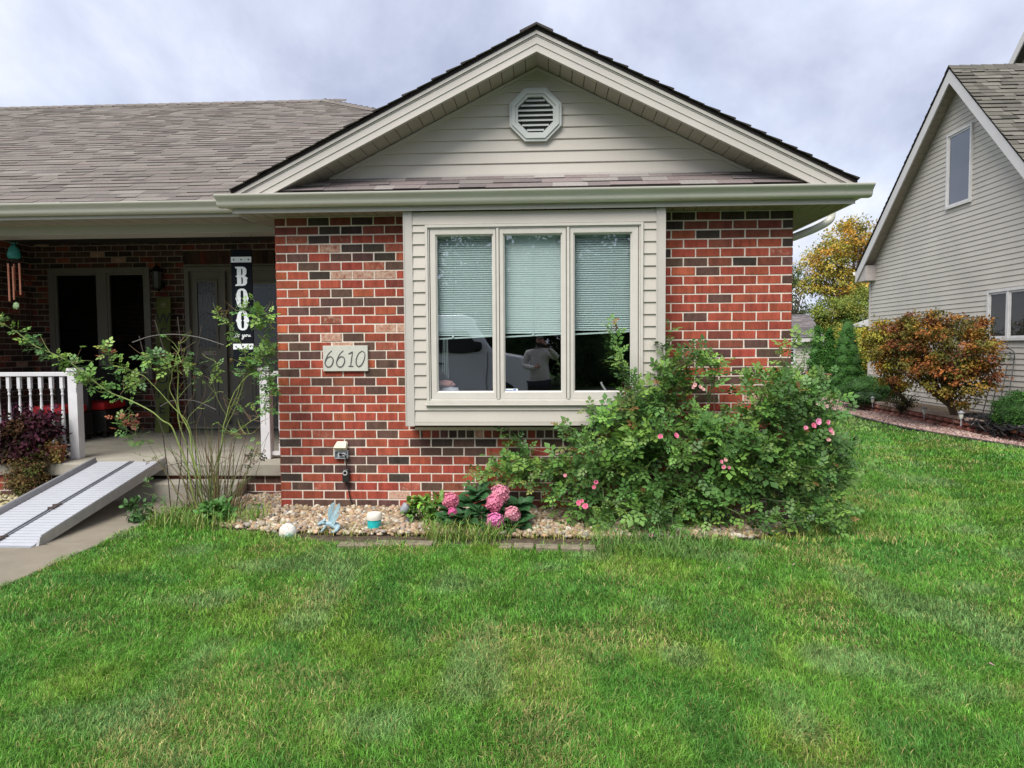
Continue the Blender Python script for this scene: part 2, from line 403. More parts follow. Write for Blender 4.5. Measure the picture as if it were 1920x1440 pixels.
# ------------------------------------------------------------------ setting: ground, walk, beds
def sheet(name, pts, z, material, sub=None):
    mb = MB(); mb.face([(x,y,z) for x,y in pts]); o = mb.build(name, material); tag(o, kind='structure'); return o
def lawn_mat():
    m = bpy.data.materials.new('lawn_soil'); m.use_nodes = True; nt = m.node_tree; L = nt.links
    b = nt.nodes['Principled BSDF']; b.inputs['Roughness'].default_value = .9; b.inputs['Specular IOR Level'].default_value = .1
    tc = nd(nt, 'ShaderNodeTexCoord')
    n = nd(nt, 'ShaderNodeTexNoise'); n.inputs['Scale'].default_value = 1.1; n.inputs['Detail'].default_value = 8
    f = nd(nt, 'ShaderNodeTexNoise'); f.inputs['Scale'].default_value = 90; f.inputs['Detail'].default_value = 4
    L.new(tc.outputs['Object'], n.inputs['Vector']); L.new(tc.outputs['Object'], f.inputs['Vector'])
    r = nd(nt, 'ShaderNodeValToRGB'); L.new(n.outputs['Fac'], r.inputs[0])
    r.color_ramp.elements[0].position = .3; r.color_ramp.elements[0].color = (.035,.085,.018,1)
    r.color_ramp.elements[1].position = .7; r.color_ramp.elements[1].color = (.075,.13,.03,1)
    mr = nd(nt, 'ShaderNodeMapRange'); mr.inputs['To Min'].default_value = .45; mr.inputs['To Max'].default_value = 1.5; L.new(f.outputs['Fac'], mr.inputs['Value'])
    mu = nd(nt, 'ShaderNodeVectorMath', operation='MULTIPLY'); L.new(r.outputs[0], mu.inputs[0]); L.new(mr.outputs[0], mu.inputs[1]); L.new(mu.outputs[0], b.inputs['Base Color'])
    bp = nd(nt, 'ShaderNodeBump'); bp.inputs['Distance'].default_value = .03; L.new(f.outputs['Fac'], bp.inputs['Height']); L.new(bp.outputs[0], b.inputs['Normal'])
    return m
M_lawn = lawn_mat()
sheet('ground', [(-400,-400),(400,-400),(400,600),(-400,600)], 0, M_lawn)
M_soil = mat('bed_soil', (.09,.07,.05), .95, var=.4, vscale=20, bump=1, bscale=90, spec=.1)
WALKX = -3.43
BED_Y = 5.36
bed_poly = [(WALKX+.05,6.9),(WALKX+.05,6.0),(-3.15,5.72),(-2.7,5.52),(-2.25,5.40),(-1.75,5.20),(-1.7,5.14),(.5,5.12),(.7,5.22),(1.5,5.28),(1.95,5.45),(2.15,5.8),(2.3,6.3),(2.4,9),(WR-.1,9),(WR-.1,6.3),(WL,6.3),(WL,6.9)]
sheet('flower_bed', bed_poly, .006, M_soil)
sheet('side_bed', [(-9,4.9),(-4.95,4.9),(-4.95,6.9),(-9,6.9)], .006, M_soil)
# concrete walk: slabs with tooled joints
walk = empty('concrete_walk', (-4.15,4,0)); tag(walk, kind='structure')
for i, (y0, y1) in enumerate([(5.06,6.56),(3.5,5.04),(1.95,3.48),(.4,1.93),(-1.2,.38),(-2.8,-1.22)]):
    mb = MB(); mb.box((-4.93,y0,-.05),(WALKX,y1,.018)); mb.build('walk_slab', M_walk, walk, bevel=.008)
road = sheet('street', [(-60,-12.5),(60,-12.5),(60,-4.0),(-60,-4.0)], .008, mat('asphalt', (.06,.06,.062), .9, var=.2, vscale=2, bump=.4, bscale=80))

# ------------------------------------------------------------------ brickwork
BC = {'r':(.300,.064,.038),'o':(.37,.085,.040),'m':(.185,.052,.036),'d':(.098,.054,.042),'k':(.052,.036,.031),'w':(.30,.080,.05),'W':(.32,.11,.075)}
def bcol(ch, dim=1.0):
    c = BC[ch]; j = 1+.10*random.gauss(0,1); j = max(.7, j)
    a = {'w':.26,'W':.44}.get(ch, .0)+random.uniform(0,.06)
    return (c[0]*j*dim, c[1]*j*dim*(1+.08*random.gauss(0,1)), c[2]*j*dim, a)
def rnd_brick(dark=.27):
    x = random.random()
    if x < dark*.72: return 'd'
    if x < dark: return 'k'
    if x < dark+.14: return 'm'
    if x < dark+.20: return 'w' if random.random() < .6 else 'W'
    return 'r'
def brick_course(mb, O, U, N, u0, u1, z0, z1, pitch, start, seq=None, gap=.0125, proud=.004, dark=.27):
    """one course between u0 and u1; joints at start+k*pitch"""
    O = Vector(O); U = Vector(U); N = Vector(N); k = 0; u = start
    while u > u0+1e-6: u -= pitch
    idx = 0
    while u < u1:
        a, b = max(u, u0), min(u+pitch, u1)
        first, last = a == u0, b == u1
        a2 = a+(0 if first else gap/2); b2 = b-(0 if last else gap/2)
        if b2-a2 > .012:
            ch = seq[idx] if seq and idx < len(seq) else rnd_brick(dark); idx += 1
            if ch == 'x': u += pitch; continue
            j = lambda s=.0016: random.uniform(-s, s)
            pr = proud+random.uniform(-.0015,.0015)
            q = [(a2+j(),z0+gap/2+j()),(b2+j(),z0+gap/2+j()),(b2+j(),z1-gap/2+j()),(a2+j(),z1-gap/2+j())]
            c = bcol(ch); ch_ = .0022
            mid = lambda p: (min(max(p[0], a2+ch_), b2-ch_), min(max(p[1], z0+gap/2+ch_), z1-gap/2-ch_))
            back = [O+U*x+Vector((0,0,z))-N*.004 for x,z in q]; mids = [O+U*x+Vector((0,0,z))+N*(pr-.002) for x,z in q]
            front = [O+U*mid(p)[0]+Vector((0,0,mid(p)[1]))+N*pr for p in q]
            mb.add(back+mids+front, [(0,1,5,4),(1,2,6,5),(2,3,7,6),(3,0,4,7),(4,5,9,8),(5,6,10,9),(6,7,11,10),(7,4,8,11),(8,9,10,11)], 0, c)
        u += pitch
COURSE = .0805
ZT = zat(401, D)              # top of brick under the soffit
house = empty('brick_house', (0,8,0), 'single storey red brick house with taupe gable and bay window', 'house')
mb = MB()
BX0, BX1 = xat(776, D), xat(1232, D)           # opening behind the bay box
BZ0 = zat(799, D)
left_rows = ['mmkmkmm','mmkkmm','rwkwrrr','rwWkkw','mdrddkr','rdmrwd','orkWWWr','rrrrrm','ormdrrr','rrdddd','oddrrrd','rrwrrr','orrrrWW','dmWdrm','odrWdwr',  # top courses coded dark, soffit shade included in their colours
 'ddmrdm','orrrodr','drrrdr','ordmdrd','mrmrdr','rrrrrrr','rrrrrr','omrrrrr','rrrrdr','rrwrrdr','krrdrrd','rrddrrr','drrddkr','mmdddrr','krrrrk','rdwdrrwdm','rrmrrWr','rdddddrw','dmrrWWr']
right_rows = ['kkmkkk','kmmmmk','mrkmmm','rrmrrk','krrrrw','ddmkmd','rrdrrr','rrrrrd','rrrrrr','rrdrrr','rrrrrr','rdrrrr','rrrrrr','rrmrrd','dmmmdr','rrdrdr','mddrrd','rrrdrd','rrddrr','rdrrdr']  # first courses likewise carry the soffit shade in their codes
PL = .2005; PR = (xat(1439.5, D)-xat(1256.5, D))/4.0
n = int(math.ceil((ZT+.1)/COURSE))
JL0 = WL; SJ = xat(1305, D, 500)
for k in range(n):
    z1 = ZT-k*COURSE; z0 = z1-COURSE
    lo = z1 <= BZ0+.02
    half = (k % 2 == 0)
    sL = WL+(PL/2 if half else 0)
    sR = SJ+(0 if half else PR/2)-PR*.02
    lr = left_rows[k] if k < len(left_rows) else None
    rr = right_rows[k] if k < len(right_rows) else None
    z0c = max(z0, -.05)
    if z0c >= z1: break
    if lo:
        if abs(z1-BZ0) < COURSE*.9 and z1 > BZ0-COURSE*.6:   # rowlock course under the bay
            brick_course(mb, (0,D,0), (1,0,0), (0,-1,0), WL, BX0+.07, z0c, z1, PL, sL, lr)
            brick_course(mb, (0,D,0), (1,0,0), (0,-1,0), BX0+.07, BX1, z0c, z1, .0795, BX0+.07, None, dark=.5)
            brick_course(mb, (0,D,0), (1,0,0), (0,-1,0), BX1, WR, z0c, z1, PR, sR, rr)
        else:
            brick_course(mb, (0,D,0), (1,0,0), (0,-1,0), WL, .95, z0c, z1, PL, sL, lr, dark=.38)
            brick_course(mb, (0,D,0), (1,0,0), (0,-1,0), .95, WR, z0c, z1, PR, sR, None, dark=.38)
    else:
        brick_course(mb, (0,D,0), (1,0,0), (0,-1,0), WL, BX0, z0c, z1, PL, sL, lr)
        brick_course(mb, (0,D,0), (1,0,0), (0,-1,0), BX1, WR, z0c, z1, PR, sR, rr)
# mortar bed and wall body
for a, b, z0, z1 in [(WL+.002,BX0,-.05,ZT+.02),(BX1,WR-.002,-.05,ZT+.02),(BX0,BX1,-.05,BZ0-.01)]:
    mb.box((a,D+.001,z0),(b,D+.1,z1), 1)
mb.build('front_wall', [M_brick, M_mortar], house)
mb = MB()   # side walls of the front block
for (X, Nn) in ((WR,1),(WL,-1)):
    for k in range(n):
        z1 = ZT-k*COURSE; z0 = max(z1-COURSE, -.05)
        if z0 >= z1: break
        brick_course(mb, (X,D,0), (0,1,0), (Nn,0,0), 0, 3.4 if Nn < 0 else 6.5, z0, z1, PL, (PL/2 if k%2 else 0))
    mb.box((X-Nn*.1,D+.1,-.05),(X-Nn*.001,(9.6 if Nn<0 else 12.7),ZT+.02),1)
mb.build('side_wall', [M_brick, M_mortar], house)

# porch back wall and left return
DX0, DX1 = xat(351, YB), xat(545, YB)        # door opening
PX = xat(65, YB)
WX0, WX1 = xat(97, YB), xat(286, YB)
DZ1 = zat(500, YB, 430); WZ0, WZ1 = zat(705, YB, 190), zat(502, YB, 190)
PC = zat(452, YB, 200)                        # porch ceiling level
mb = MB(); k = 0; z1 = PC+.1
while z1 > FLOOR:
    z0 = max(z1-.0813, FLOOR)
    segs = [(PX, -1.9)]
    def cut(segs, a, b):
        o = []
        for s, e in segs:
            if b <= s or a >= e: o.append((s,e)); continue
            if s < a: o.append((s,a))
            if e > b: o.append((b,e))
        return o
    if z1 < WZ1+.02 and z0 > WZ0-.1: segs = cut(segs, WX0, WX1)
    if z1 < DZ1+.30: segs = cut(segs, DX0-.02, DX1+.02)
    for s, e in segs:
        brick_course(mb, (0,YB,0), (1,0,0), (0,-1,0), s, e, z0, z1, .203, .05+(0 if k%2 else .1015), dark=.80)  # mostly dark bricks, the shade of the recess put into the mix
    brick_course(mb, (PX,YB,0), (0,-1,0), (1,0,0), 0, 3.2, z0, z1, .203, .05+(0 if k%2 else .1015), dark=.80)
    z1 -= .0813; k += 1
x = DX0-.02
while x < DX1:   # soldier course over the door
    brick_course(mb, (0,YB,0), (1,0,0), (0,-1,0), x, x+.0813, DZ1+.03, DZ1+.23, .0813, x, dark=.85); x += .0813  # same shade-darkened mix as the wall
mb.box((PX-.2,YB+.001,0),(WX0,YB+.1,3.1),1); mb.box((WX0,YB+.001,0),(WX1,YB+.1,WZ0-.02),1); mb.box((WX0,YB+.001,WZ1),(WX1,YB+.1,3.1),1)
mb.box((WX1,YB+.001,0),(DX0,YB+.1,3.1),1); mb.box((DX0,YB+.001,DZ1),(DX1,YB+.1,3.1),1); mb.box((DX1,YB+.001,0),(-1.9,YB+.1,3.1),1)
mb.box((PX-.1,6.4,0),(PX-.001,YB,3.1),1)
M_mortar2 = mat('shaded_porch_mortar', (.36,.32,.27), .95, var=.15, vscale=20, bump=.4, bscale=150, spec=.1)  # grey mortar, darkened further to carry the porch shade in its colour
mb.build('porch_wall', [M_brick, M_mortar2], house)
mb = MB(); mb.box((-12,7.0,FLOOR),(PX-.12,7.1,3.1)); mb.build('far_front_wall', M_mortar, house)

# porch slab, brick base, step
SLY = 6.76
mb = MB(); mb.box((-8,SLY,FLOOR-.125),(WL-.002,YB,FLOOR)); slab = mb.build('porch_slab', M_conc, house, bevel=.012)
mb = MB()
for k in range(3):
    brick_course(mb, (0,SLY+.05,0), (1,0,0), (0,-1,0), -8, WL-.005, FLOOR-.125-(k+1)*.0813, FLOOR-.125-k*.0813, .203, .1*(k%2), dark=.5)
mb.box((-8,SLY+.051,-.05),(WL-.005,SLY+.15,FLOOR-.127),1); mb.build('porch_base', [M_brick, M_mortar], house)
mb = MB(); mb.box((-4.85,6.56,-.05),(xat(437,6.56),SLY+.045,.19)); mb.build('porch_step', M_conc, house, bevel=.015)

# ------------------------------------------------------------------ roof
SH = [(.172,.150,.134),(.155,.137,.124),(.188,.168,.150),(.163,.146,.132),(.172,.146,.132),(.15,.133,.122),(.182,.163,.146)]
def shingles(mb, O, U, V, N, rows, expo, ur, cols=SH, wmin=.14, wmax=.34, lift=1.0):
    O, U, V, N = Vector(O), Vector(U).normalized(), Vector(V).normalized(), Vector(N).normalized()
    for j in range(rows):
        v0, v1 = j*expo, (j+1)*expo
        a, b = ur(v0); 
        if b-a < .05: continue
        u = a-random.uniform(0,.2)
        while u < b:
            w = random.uniform(wmin, wmax); x0, x1 = max(u,a), min(u+w,b); u += w
            if x1-x0 < .01: continue
            t = random.choice((.009,.018))*lift; c = random.choice(cols); g = 1+.1*random.gauss(0,1)
            c = (c[0]*g,c[1]*g,c[2]*g,1); jv = random.uniform(-.003,.003)
            pt = lambda uu, vv, nn: O+U*uu+V*vv+N*nn
            vs = [pt(x0,v0+jv,0),pt(x1,v0+jv,0),pt(x1,v0+jv,t),pt(x0,v0+jv,t),pt(x1,v1+.01,.002),pt(x0,v1+.01,.002)]
            mb.add(vs, [(3,2,4,5)], 0, c); mb.add(vs, [(0,1,2,3),(0,3,5),(1,4,2)], 0, (c[0]*.22,c[1]*.22,c[2]*.22,1))  # butt and side faces: dark asphalt edge with the shadow line coloured in
EX = .143
s5 = 1/math.sqrt(1.25)
EY, EZ = 6.40, zat(375, 6.37, 300)-.004          # main eave
RIDY, RIDX = 12.5, -3.9
RIDZ = EZ+.5*(RIDY-EY)
EYR = RIDX+(RIDY-EY)          # x of the right-hand eave
mb = MB()
rows = int((RIDY-EY)/s5/EX)+1
mb.face([(-12,EY,EZ-.003),(EYR,EY,EZ-.003),(RIDX,RIDY,RIDZ-.003),(-12,RIDY,RIDZ-.003)], 0, SH[1]+(1,))
mb.face([(EYR,EY,EZ-.003),(EYR,18.6,EZ-.003),(RIDX,RIDY,RIDZ-.003)], 0, SH[1]+(1,))
mb.face([(-12,18.6,EZ-.003),(-12,RIDY,RIDZ-.003),(RIDX,RIDY,RIDZ-.003),(EYR,18.6,EZ-.003)], 0, SH[1]+(1,))
shingles(mb, (0,EY,EZ), (1,0,0), (0,1,.5), (0,-.5,1), rows, EX, lambda v: (-12, min(EYR-v*s5, -1.2)), lift=.55)
shingles(mb, (EYR,18.6,EZ), (0,-1,0), (-1,0,.5), (.5,0,1), rows, EX, lambda v: (v*s5, 12.18-v*s5))
# ridge and hip caps
for k in range(42):
    x = -12+k*.2; mb.hexa([(x,RIDY-.14,RIDZ-.065),(x+.25,RIDY-.14,RIDZ-.065),(x+.25,RIDY,RIDZ+.006),(x,RIDY,RIDZ+.006),(x,RIDY-.14,RIDZ-.05),(x+.25,RIDY-.14,RIDZ-.058),(x+.25,RIDY,RIDZ+.02),(x,RIDY,RIDZ+.03)],0,random.choice(SH)+(1,))
for k in range(36):
    t = k*.14; t2 = t+.17
    a = Vector((RIDX+t2,RIDY-t2,RIDZ-.5*t2)); b = Vector((RIDX+t,RIDY-t,RIDZ-.5*t))
    w = Vector((.1,.1,0)); up = Vector((0,0,1))
    mb.hexa([a-w-up*.035,a+w-up*.035,b+w-up*.035,b-w-up*.035,a-w*.5+up*.022,a+w*.5+up*.022,b+w*.5+up*.01,b-w*.5+up*.01],0,random.choice(SH)+(1,))
mb.build('main_roof', M_shingle, house)

# gable over the front block
GX = xat(1003, 5.95, 60); GYF = 5.96; GYW = 6.30
EL, ER = xat(434, GYF, 350), xat(1606, GYF, 345)
GZ0 = zat(349, GYF); GZ1 = zat(50, GYF, 1003)
HS = (ER-EL)/2; GX = (EL+ER)/2; slope = (GZ1-GZ0)/HS
nl = Vector((-slope,0,1)).normalized(); nr = Vector((slope,0,1)).normalized()
ll = math.hypot(HS, GZ1-GZ0)
mb = MB(); YBK = 9.6
for sgn, ex, nn in ((1, EL, nl), (-1, ER, nr)):
    t = .03
    a = Vector((ex-.0*sgn,GYF-.02,GZ0)); b = Vector((GX,GYF-.02,GZ1))
    mb.hexa([a-Vector((0,0,t)),Vector((a.x,YBK,a.z-t)),Vector((b.x,YBK,b.z-t)),b-Vector((0,0,t)),a,Vector((a.x,YBK,a.z)),Vector((b.x,YBK,b.z)),b],0,(.035,.028,.028,1))
    rows = int(ll/EX)+1
    if sgn > 0: shingles(mb, (EL,YBK,GZ0), (0,-1,0), (HS,0,GZ1-GZ0), nl, rows, ll/rows, lambda v: (0, YBK-GYF+.045), lift=1.0)
    else: shingles(mb, (ER,GYF-.045,GZ0), (0,1,0), (-HS,0,GZ1-GZ0), nr, rows, ll/rows, lambda v: (0, YBK-GYF), lift=1.0)
for k in range(18):
    y = GYF-.05+k*.2
    for sgn in (1,-1):
        mb.hexa([(GX,y,GZ1+.0),(GX,y+.26,GZ1+.0),(GX-sgn*.14,y+.26,GZ1-.14*slope+.0),(GX-sgn*.14,y,GZ1-.14*slope+.0),(GX,y,GZ1+.018),(GX,y+.26,GZ1+.010),(GX-sgn*.14,y+.26,GZ1-.14*slope+.014),(GX-sgn*.14,y,GZ1-.14*slope+.022)],0,(.07,.06,.06,1))
mb.build('gable_roof', M_shingle, house)
# rake boards: wide fascia with a stepped upper trim
RD = zat(50,GYF,1003)-zat(97,GYF,1003)       # vertical depth of the board
def rake(sgn, ex):
    mb = MB()
    zc = lambda x: GZ1-abs(x-GX)*slope
    def strip(y0, y1, d0, d1):
        A, B = ex, GX
        # lower end cut off level with the gutter
        zl = GZ0+.0
        p = []
        for x in (A,B): p.append((x, zc(x)-d0)); 
        for x in (B,A): p.append((x, zc(x)-d1))
        q = [(x,z) for x,z in p]
        # clip below gutter top
        cl = GZ0-.035
        out = []
        for i in range(len(q)):
            a, b = q[i], q[(i+1)%len(q)]
            ia, ib = a[1] >= cl, b[1] >= cl
            if ia: out.append(a)
            if ia != ib:
                t = (cl-a[1])/(b[1]-a[1]); out.append((a[0]+(b[0]-a[0])*t, cl))
        mb.prism(out, lambda a, b, e: (a, e, b), y0, y1)
    strip(GYF, GYF+.03, .02, RD)
    strip(GYF-.014, GYF-.001, .012, RD*.30)
    strip(GYF-.006, GYF-.0005, RD*.34, RD*.36); strip(GYF-.006, GYF-.0005, RD*.66, RD*.68)
    strip(GYF-.008, GYF-.0005, RD*.95, RD)
    mb.build('rake_board', M_trim, house)
rake(1, EL); rake(-1, ER)
# sloping soffit under the rake, panels with grooves
mb = MB()
zs = lambda x: GZ1-RD-abs(x-GX)*slope+.012
for sgn, ex in ((1,EL),(-1,ER)):
    L_ = abs(ex-GX); nP = 26
    for k in range(nP):
        x0 = GX-sgn*L_*k/nP; x1 = GX-sgn*(L_*(k+1)/nP-.006)
        if zs(x1) < GZ0-.05: break
        mb.hexa([(x0,GYF+.03,zs(x0)-.006),(x0,GYW+.02,zs(x0)-.006),(x1,GYW+.02,zs(x1)-.006),(x1,GYF+.03,zs(x1)-.006),(x0,GYF+.03,zs(x0)+.01),(x0,GYW+.02,zs(x0)+.01),(x1,GYW+.02,zs(x1)+.01),(x1,GYF+.03,zs(x1)+.01)])
        xg = GX-sgn*(L_*(k+1)/nP)
        mb.hexa([(x1,GYF+.03,zs(x1)+.004),(x1,GYW+.02,zs(x1)+.004),(xg,GYW+.02,zs(xg)+.004),(xg,GYF+.03,zs(xg)+.004),(x1,GYF+.03,zs(x1)+.01),(x1,GYW+.02,zs(x1)+.01),(xg,GYW+.02,zs(xg)+.01),(xg,GYF+.03,zs(xg)+.01)],1)
mb.build('rake_soffit', [M_soffit, M_black], house)

def siding(mb, O, U, N, z0, z1, expo, ur, mi=0, jitter=0):
    O, U, N = Vector(O), Vector(U), Vector(N); z = z0
    while z < z1-.002:
        zt = min(z+expo, z1); a0, a1 = ur(z); b0, b1 = ur(zt)
        if a1-a0 > .02:
            if b1 < b0: b0 = b1 = (b0+b1)/2
            up = Vector((0,0,1)); pt = lambda u, zz, n_: O+U*u+up*zz+N*n_
            vs = [pt(a0,z,0),pt(a1,z,0),pt(a1,z,.014),pt(a0,z,.014),pt(a1,z+.004,.016),pt(a0,z+.004,.016),pt(b1,zt,.004),pt(b0,zt,.004),pt(b1,zt,-.004),pt(b0,zt,-.004)]
            mb.add(vs, [(0,1,2,3),(3,2,4,5),(5,4,6,7),(7,6,8,9),(0,3,5,7,9),(1,8,6,4,2)], mi)
        z += expo
SE = .1035
PZ = zat(328, GYW)            # siding starts behind the pent roof
mb = MB()
def ur(z):
    h = (GZ1-RD+.01-z)/slope; return (GX-h, GX+h)
siding(mb, (0,GYW,0), (1,0,0), (0,-1,0), PZ, GZ1-RD, SE, ur)
mb.face([(GX-2.5,GYW+.01,PZ-.3),(GX+2.5,GYW+.01,PZ-.3),(GX+.3,GYW+.01,GZ1-.1),(GX-.3,GYW+.01,GZ1-.1)])
mb.build('gable_siding', M_siding, house)
mb = MB()   # J-channel along the rake and the base strip
for sgn in (1,-1):
    L_ = (GZ1-RD-PZ)/slope
    a = Vector((GX-sgn*L_,GYW-.03,PZ-.01)); b = Vector((GX,GYW-.03,GZ1-RD))
    mb.hexa([a-Vector((0,0,.025)),a+Vector((0,.03,-.025)),b+Vector((0,.03,-.025)),b-Vector((0,0,.025)),a,a+Vector((0,.03,0)),b+Vector((0,.03,0)),b])
mb.box((GX-L_,GYW-.024,PZ-.012),(GX+L_,GYW-.001,PZ+.010))
mb.build('gable_channel', M_trim, house)
# pent roof between gutter and gable wall
mb = MB()
PY0, PZ0 = 5.97, zat(351, 5.97); pv = Vector((0,GYW-PY0,PZ-PZ0)); pl = pv.length
pn = Vector((0,-pv.z,pv.y)).normalized()
PXL, PXR = EL+.30, ER-.30
mb.face([(EL+.1,PY0,PZ0-.004),(ER-.1,PY0,PZ0-.004),(ER-.1,GYW,PZ-.004),(EL+.1,GYW,PZ-.004)],0,SH[1]+(1,))
PSH = [(.23,.20,.19),(.17,.145,.14),(.26,.24,.225),(.20,.165,.16),(.22,.20,.19),(.15,.13,.13)]
shingles(mb, (0,PY0,PZ0), (1,0,0), pv, pn, 3, pl/3, lambda v: (EL+.1, ER-.1), PSH, .16, .36, lift=.6)
mb.build('pent_roof', M_shingle, house)
# octagonal vent
VX, VZ = xat(1004, GYW-.03, 216), zat(216, GYW-.03, 1004); VR = (xat(1052,GYW)-xat(957,GYW))/2
vent = empty('gable_vent', (VX-0,GYW-8,VZ)); vent.parent = house
def octa(r, e): return [(VX+r/math.cos(PI/8)*math.cos(PI/8+k*PI/4), VZ+r/math.cos(PI/8)*math.sin(PI/8+k*PI/4)) for k in range(8)]
def ring(mb, r0, r1, y0, y1):
    a, b = octa(r0,0), octa(r1,0)
    for k in range(8):
        k2 = (k+1)%8
        mb.hexa([(a[k][0],y0,a[k][1]),(a[k2][0],y0,a[k2][1]),(b[k2][0],y0,b[k2][1]),(b[k][0],y0,b[k][1]),(a[k][0],y1,a[k][1]),(a[k2][0],y1,a[k2][1]),(b[k2][0],y1,b[k2][1]),(b[k][0],y1,b[k][1])])
mb = MB(); ring(mb, VR, VR-.022, GYW-.050, GYW-.005); ring(mb, VR-.0225, VR-.05, GYW-.062, GYW-.005); ring(mb, VR-.0505, VR-.075, GYW-.05, GYW-.005)
mb.build('vent_frame', mat('vent_grey', (.50,.52,.50), .5, var=.04), vent)
mb = MB(); ri = VR-.075
for k in range(7):
    z = VZ-ri+.012+k*(2*ri-.01)/7; zz = max(abs(z-VZ), abs(z+.02-VZ)); hw = min(ri, ri*math.tan(PI/8)+(ri-zz)) if zz > ri*math.tan(PI/8) else ri
    mb.hexa([(VX-hw,GYW-.05,z),(VX+hw,GYW-.05,z),(VX+hw,GYW-.020,z+.022),(VX-hw,GYW-.020,z+.022),(VX-hw,GYW-.05,z+.006),(VX+hw,GYW-.05,z+.006),(VX+hw,GYW-.020,z+.028),(VX-hw,GYW-.020,z+.028)])
mb.build('louvre', mat('vent_grey'), vent)
mb = MB(); mb.prism(octa(ri+.01,0), lambda a,b,e:(a,e,b), GYW-.018, GYW-.016); mb.build('vent_screen', mat('vent_screen_grey',(.06,.062,.06),.8), vent)

# ------------------------------------------------------------------ eaves
FZ0 = zat(391, 6.0); GT = zat(353, 5.87)      # fascia bottom, gutter top
FX0, FX1 = xat(437, 6.0, 380), xat(1602, 6.0, 380)
mb = MB(); mb.box((FX0,6.0,FZ0),(FX1,6.03,GT+.01)); mb.box((FX0,6.031,FZ0),(FX0+.03,6.44,GT)); mb.box((FX1-.03,6.031,FZ0),(FX1,13,GT))
mb.box((FX0-.004,5.992,FZ0-.004),(FX1+.004,6.0,FZ0+.02))
mb.build('front_fascia', M_trim, house)
GP = [(0,0),(-.055,0),(-.070,.012),(-.078,.030),(-.082,.050),(-.100,.066),(-.118,.080),(-.125,.092),(-.125,.100),(-.116,.100),(-.116,.094),(-.108,.084),(-.075,.055),(-.068,.016),(-.01,.008),(-.01,.10),(0,.10)]
def gutter(name, y, z, x0, x1):
    mb = MB(); mb.prism(GP, lambda a,b,e: (e, y+a, z+b), x0, x1, caps=False)
    fl = [(0,0),(-.055,0),(-.070,.012),(-.078,.030),(-.082,.050),(-.100,.066),(-.118,.080),(-.125,.092),(-.125,.100),(0,.10)]
    for e, s in ((x0,-1),(x1,1)): mb.prism(fl, lambda a,b,q: (q, y+a, z+b), e, e+s*.002)
    for xs in ([x0+.22, x1-.22] if name == 'g' else []):   # joint laps
        mb.prism([(a-.002,b-.002) for a,b in fl], lambda a,b,q: (q, y+a, z+b), xs, xs+.004)
    return mb
gz = GT-.10
GX0, GX1 = xat(401, 5.88, 360), xat(1641, 5.88, 350)
gutter('g', 5.998, gz, GX0, GX1).build('front_gutter', M_gutter, house, smooth=True)
# mitred side gutters running back
def side_gutter(x, sg, y0, y1):
    mb = MB(); mb.prism(GP, lambda a,b,e: (x-sg*a, e, gz+b), y0, y1); return mb
side_gutter(FX1, 1, 6.0, 13).build('side_gutter', M_gutter, house, smooth=True)
side_gutter(FX0, -1, 6.0, 6.33).build('side_gutter', M_gutter, house, smooth=True)
# main gutter over the porch
MG = zat(376, 6.33, 300); mgz = MG-.10
gutter('m', 6.46, mgz, -9, FX0-.03).build('porch_gutter', M_gutter, house, smooth=True)
PF0 = zat(408, 6.46, 300)
mb = MB(); mb.box((-9,6.46,PF0),(FX0,6.49,MG)); mb.box((-9,6.452,PF0-.003),(FX0,6.459,PF0+.018)); mb.build('porch_fascia', M_trim, house)
def soffit(mb, x0, x1, y0, y1, z, axis='y', step=.10):
    """level soffit made of narrow vee-jointed strips"""
    if axis == 'y':
        x = x0
        while x < x1: mb.box((x,y0,z),(min(x+step-.010,x1),y1,z+.012)); x += step
        mb.box((x0,y0,z+.008),(x1,y1,z+.02),1)
    else:
        y = y0
        while y < y1: mb.box((x0,y,z),(x1,min(y+step-.006,y1),z+.012)); y += step
        mb.box((x0,y0,z+.008),(x1,y1,z+.02),1)
M_joint = mat('soffit_joint', (.05,.045,.04), .8)
M_mortar2 = mat('shaded_porch_mortar', (.36,.32,.27), .95, var=.15, vscale=20, bump=.4, bscale=150, spec=.1)
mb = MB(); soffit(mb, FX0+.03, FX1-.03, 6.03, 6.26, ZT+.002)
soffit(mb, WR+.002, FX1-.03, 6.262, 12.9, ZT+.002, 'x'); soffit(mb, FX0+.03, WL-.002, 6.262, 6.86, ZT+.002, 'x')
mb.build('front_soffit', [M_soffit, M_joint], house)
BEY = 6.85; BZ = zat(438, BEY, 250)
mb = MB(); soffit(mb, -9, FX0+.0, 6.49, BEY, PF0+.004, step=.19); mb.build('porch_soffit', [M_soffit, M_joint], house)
mb = MB(); mb.box((-9,BEY,BZ),(WL-.002,BEY+.28,PF0+.3)); mb.build('porch_beam', M_trim, house)
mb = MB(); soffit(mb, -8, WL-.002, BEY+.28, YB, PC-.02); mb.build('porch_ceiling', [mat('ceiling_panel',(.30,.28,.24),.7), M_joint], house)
# attic floor keeps the rooms dark
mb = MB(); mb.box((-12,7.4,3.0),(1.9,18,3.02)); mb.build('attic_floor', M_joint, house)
# downspout elbow at the right-hand corner
mb = MB()
p = [P(1567,396,X=FX1-.0), None]
A = Vector((FX1+.045, 6.75, gz+.01)); 
pa = P(1559,397,Y=7.0); pb = P(1556,412,Y=7.0); pc = P(1530,428,Y=7.0); pd = P(1488,445,Y=7.0)
pts = [Vector((pa.x,7.0,gz+.02)), pa, pb, pc, pd]
for q in pts: q.y = 7.0
pts += [Vector((WR+.06,7.0,pd.z-.05)), Vector((WR+.055,7.0,.1))]
mb.tube(catmull(pts[:5],6)+pts[5:], .037, 12); mb.build('downspout', M_gutter, house, smooth=True)

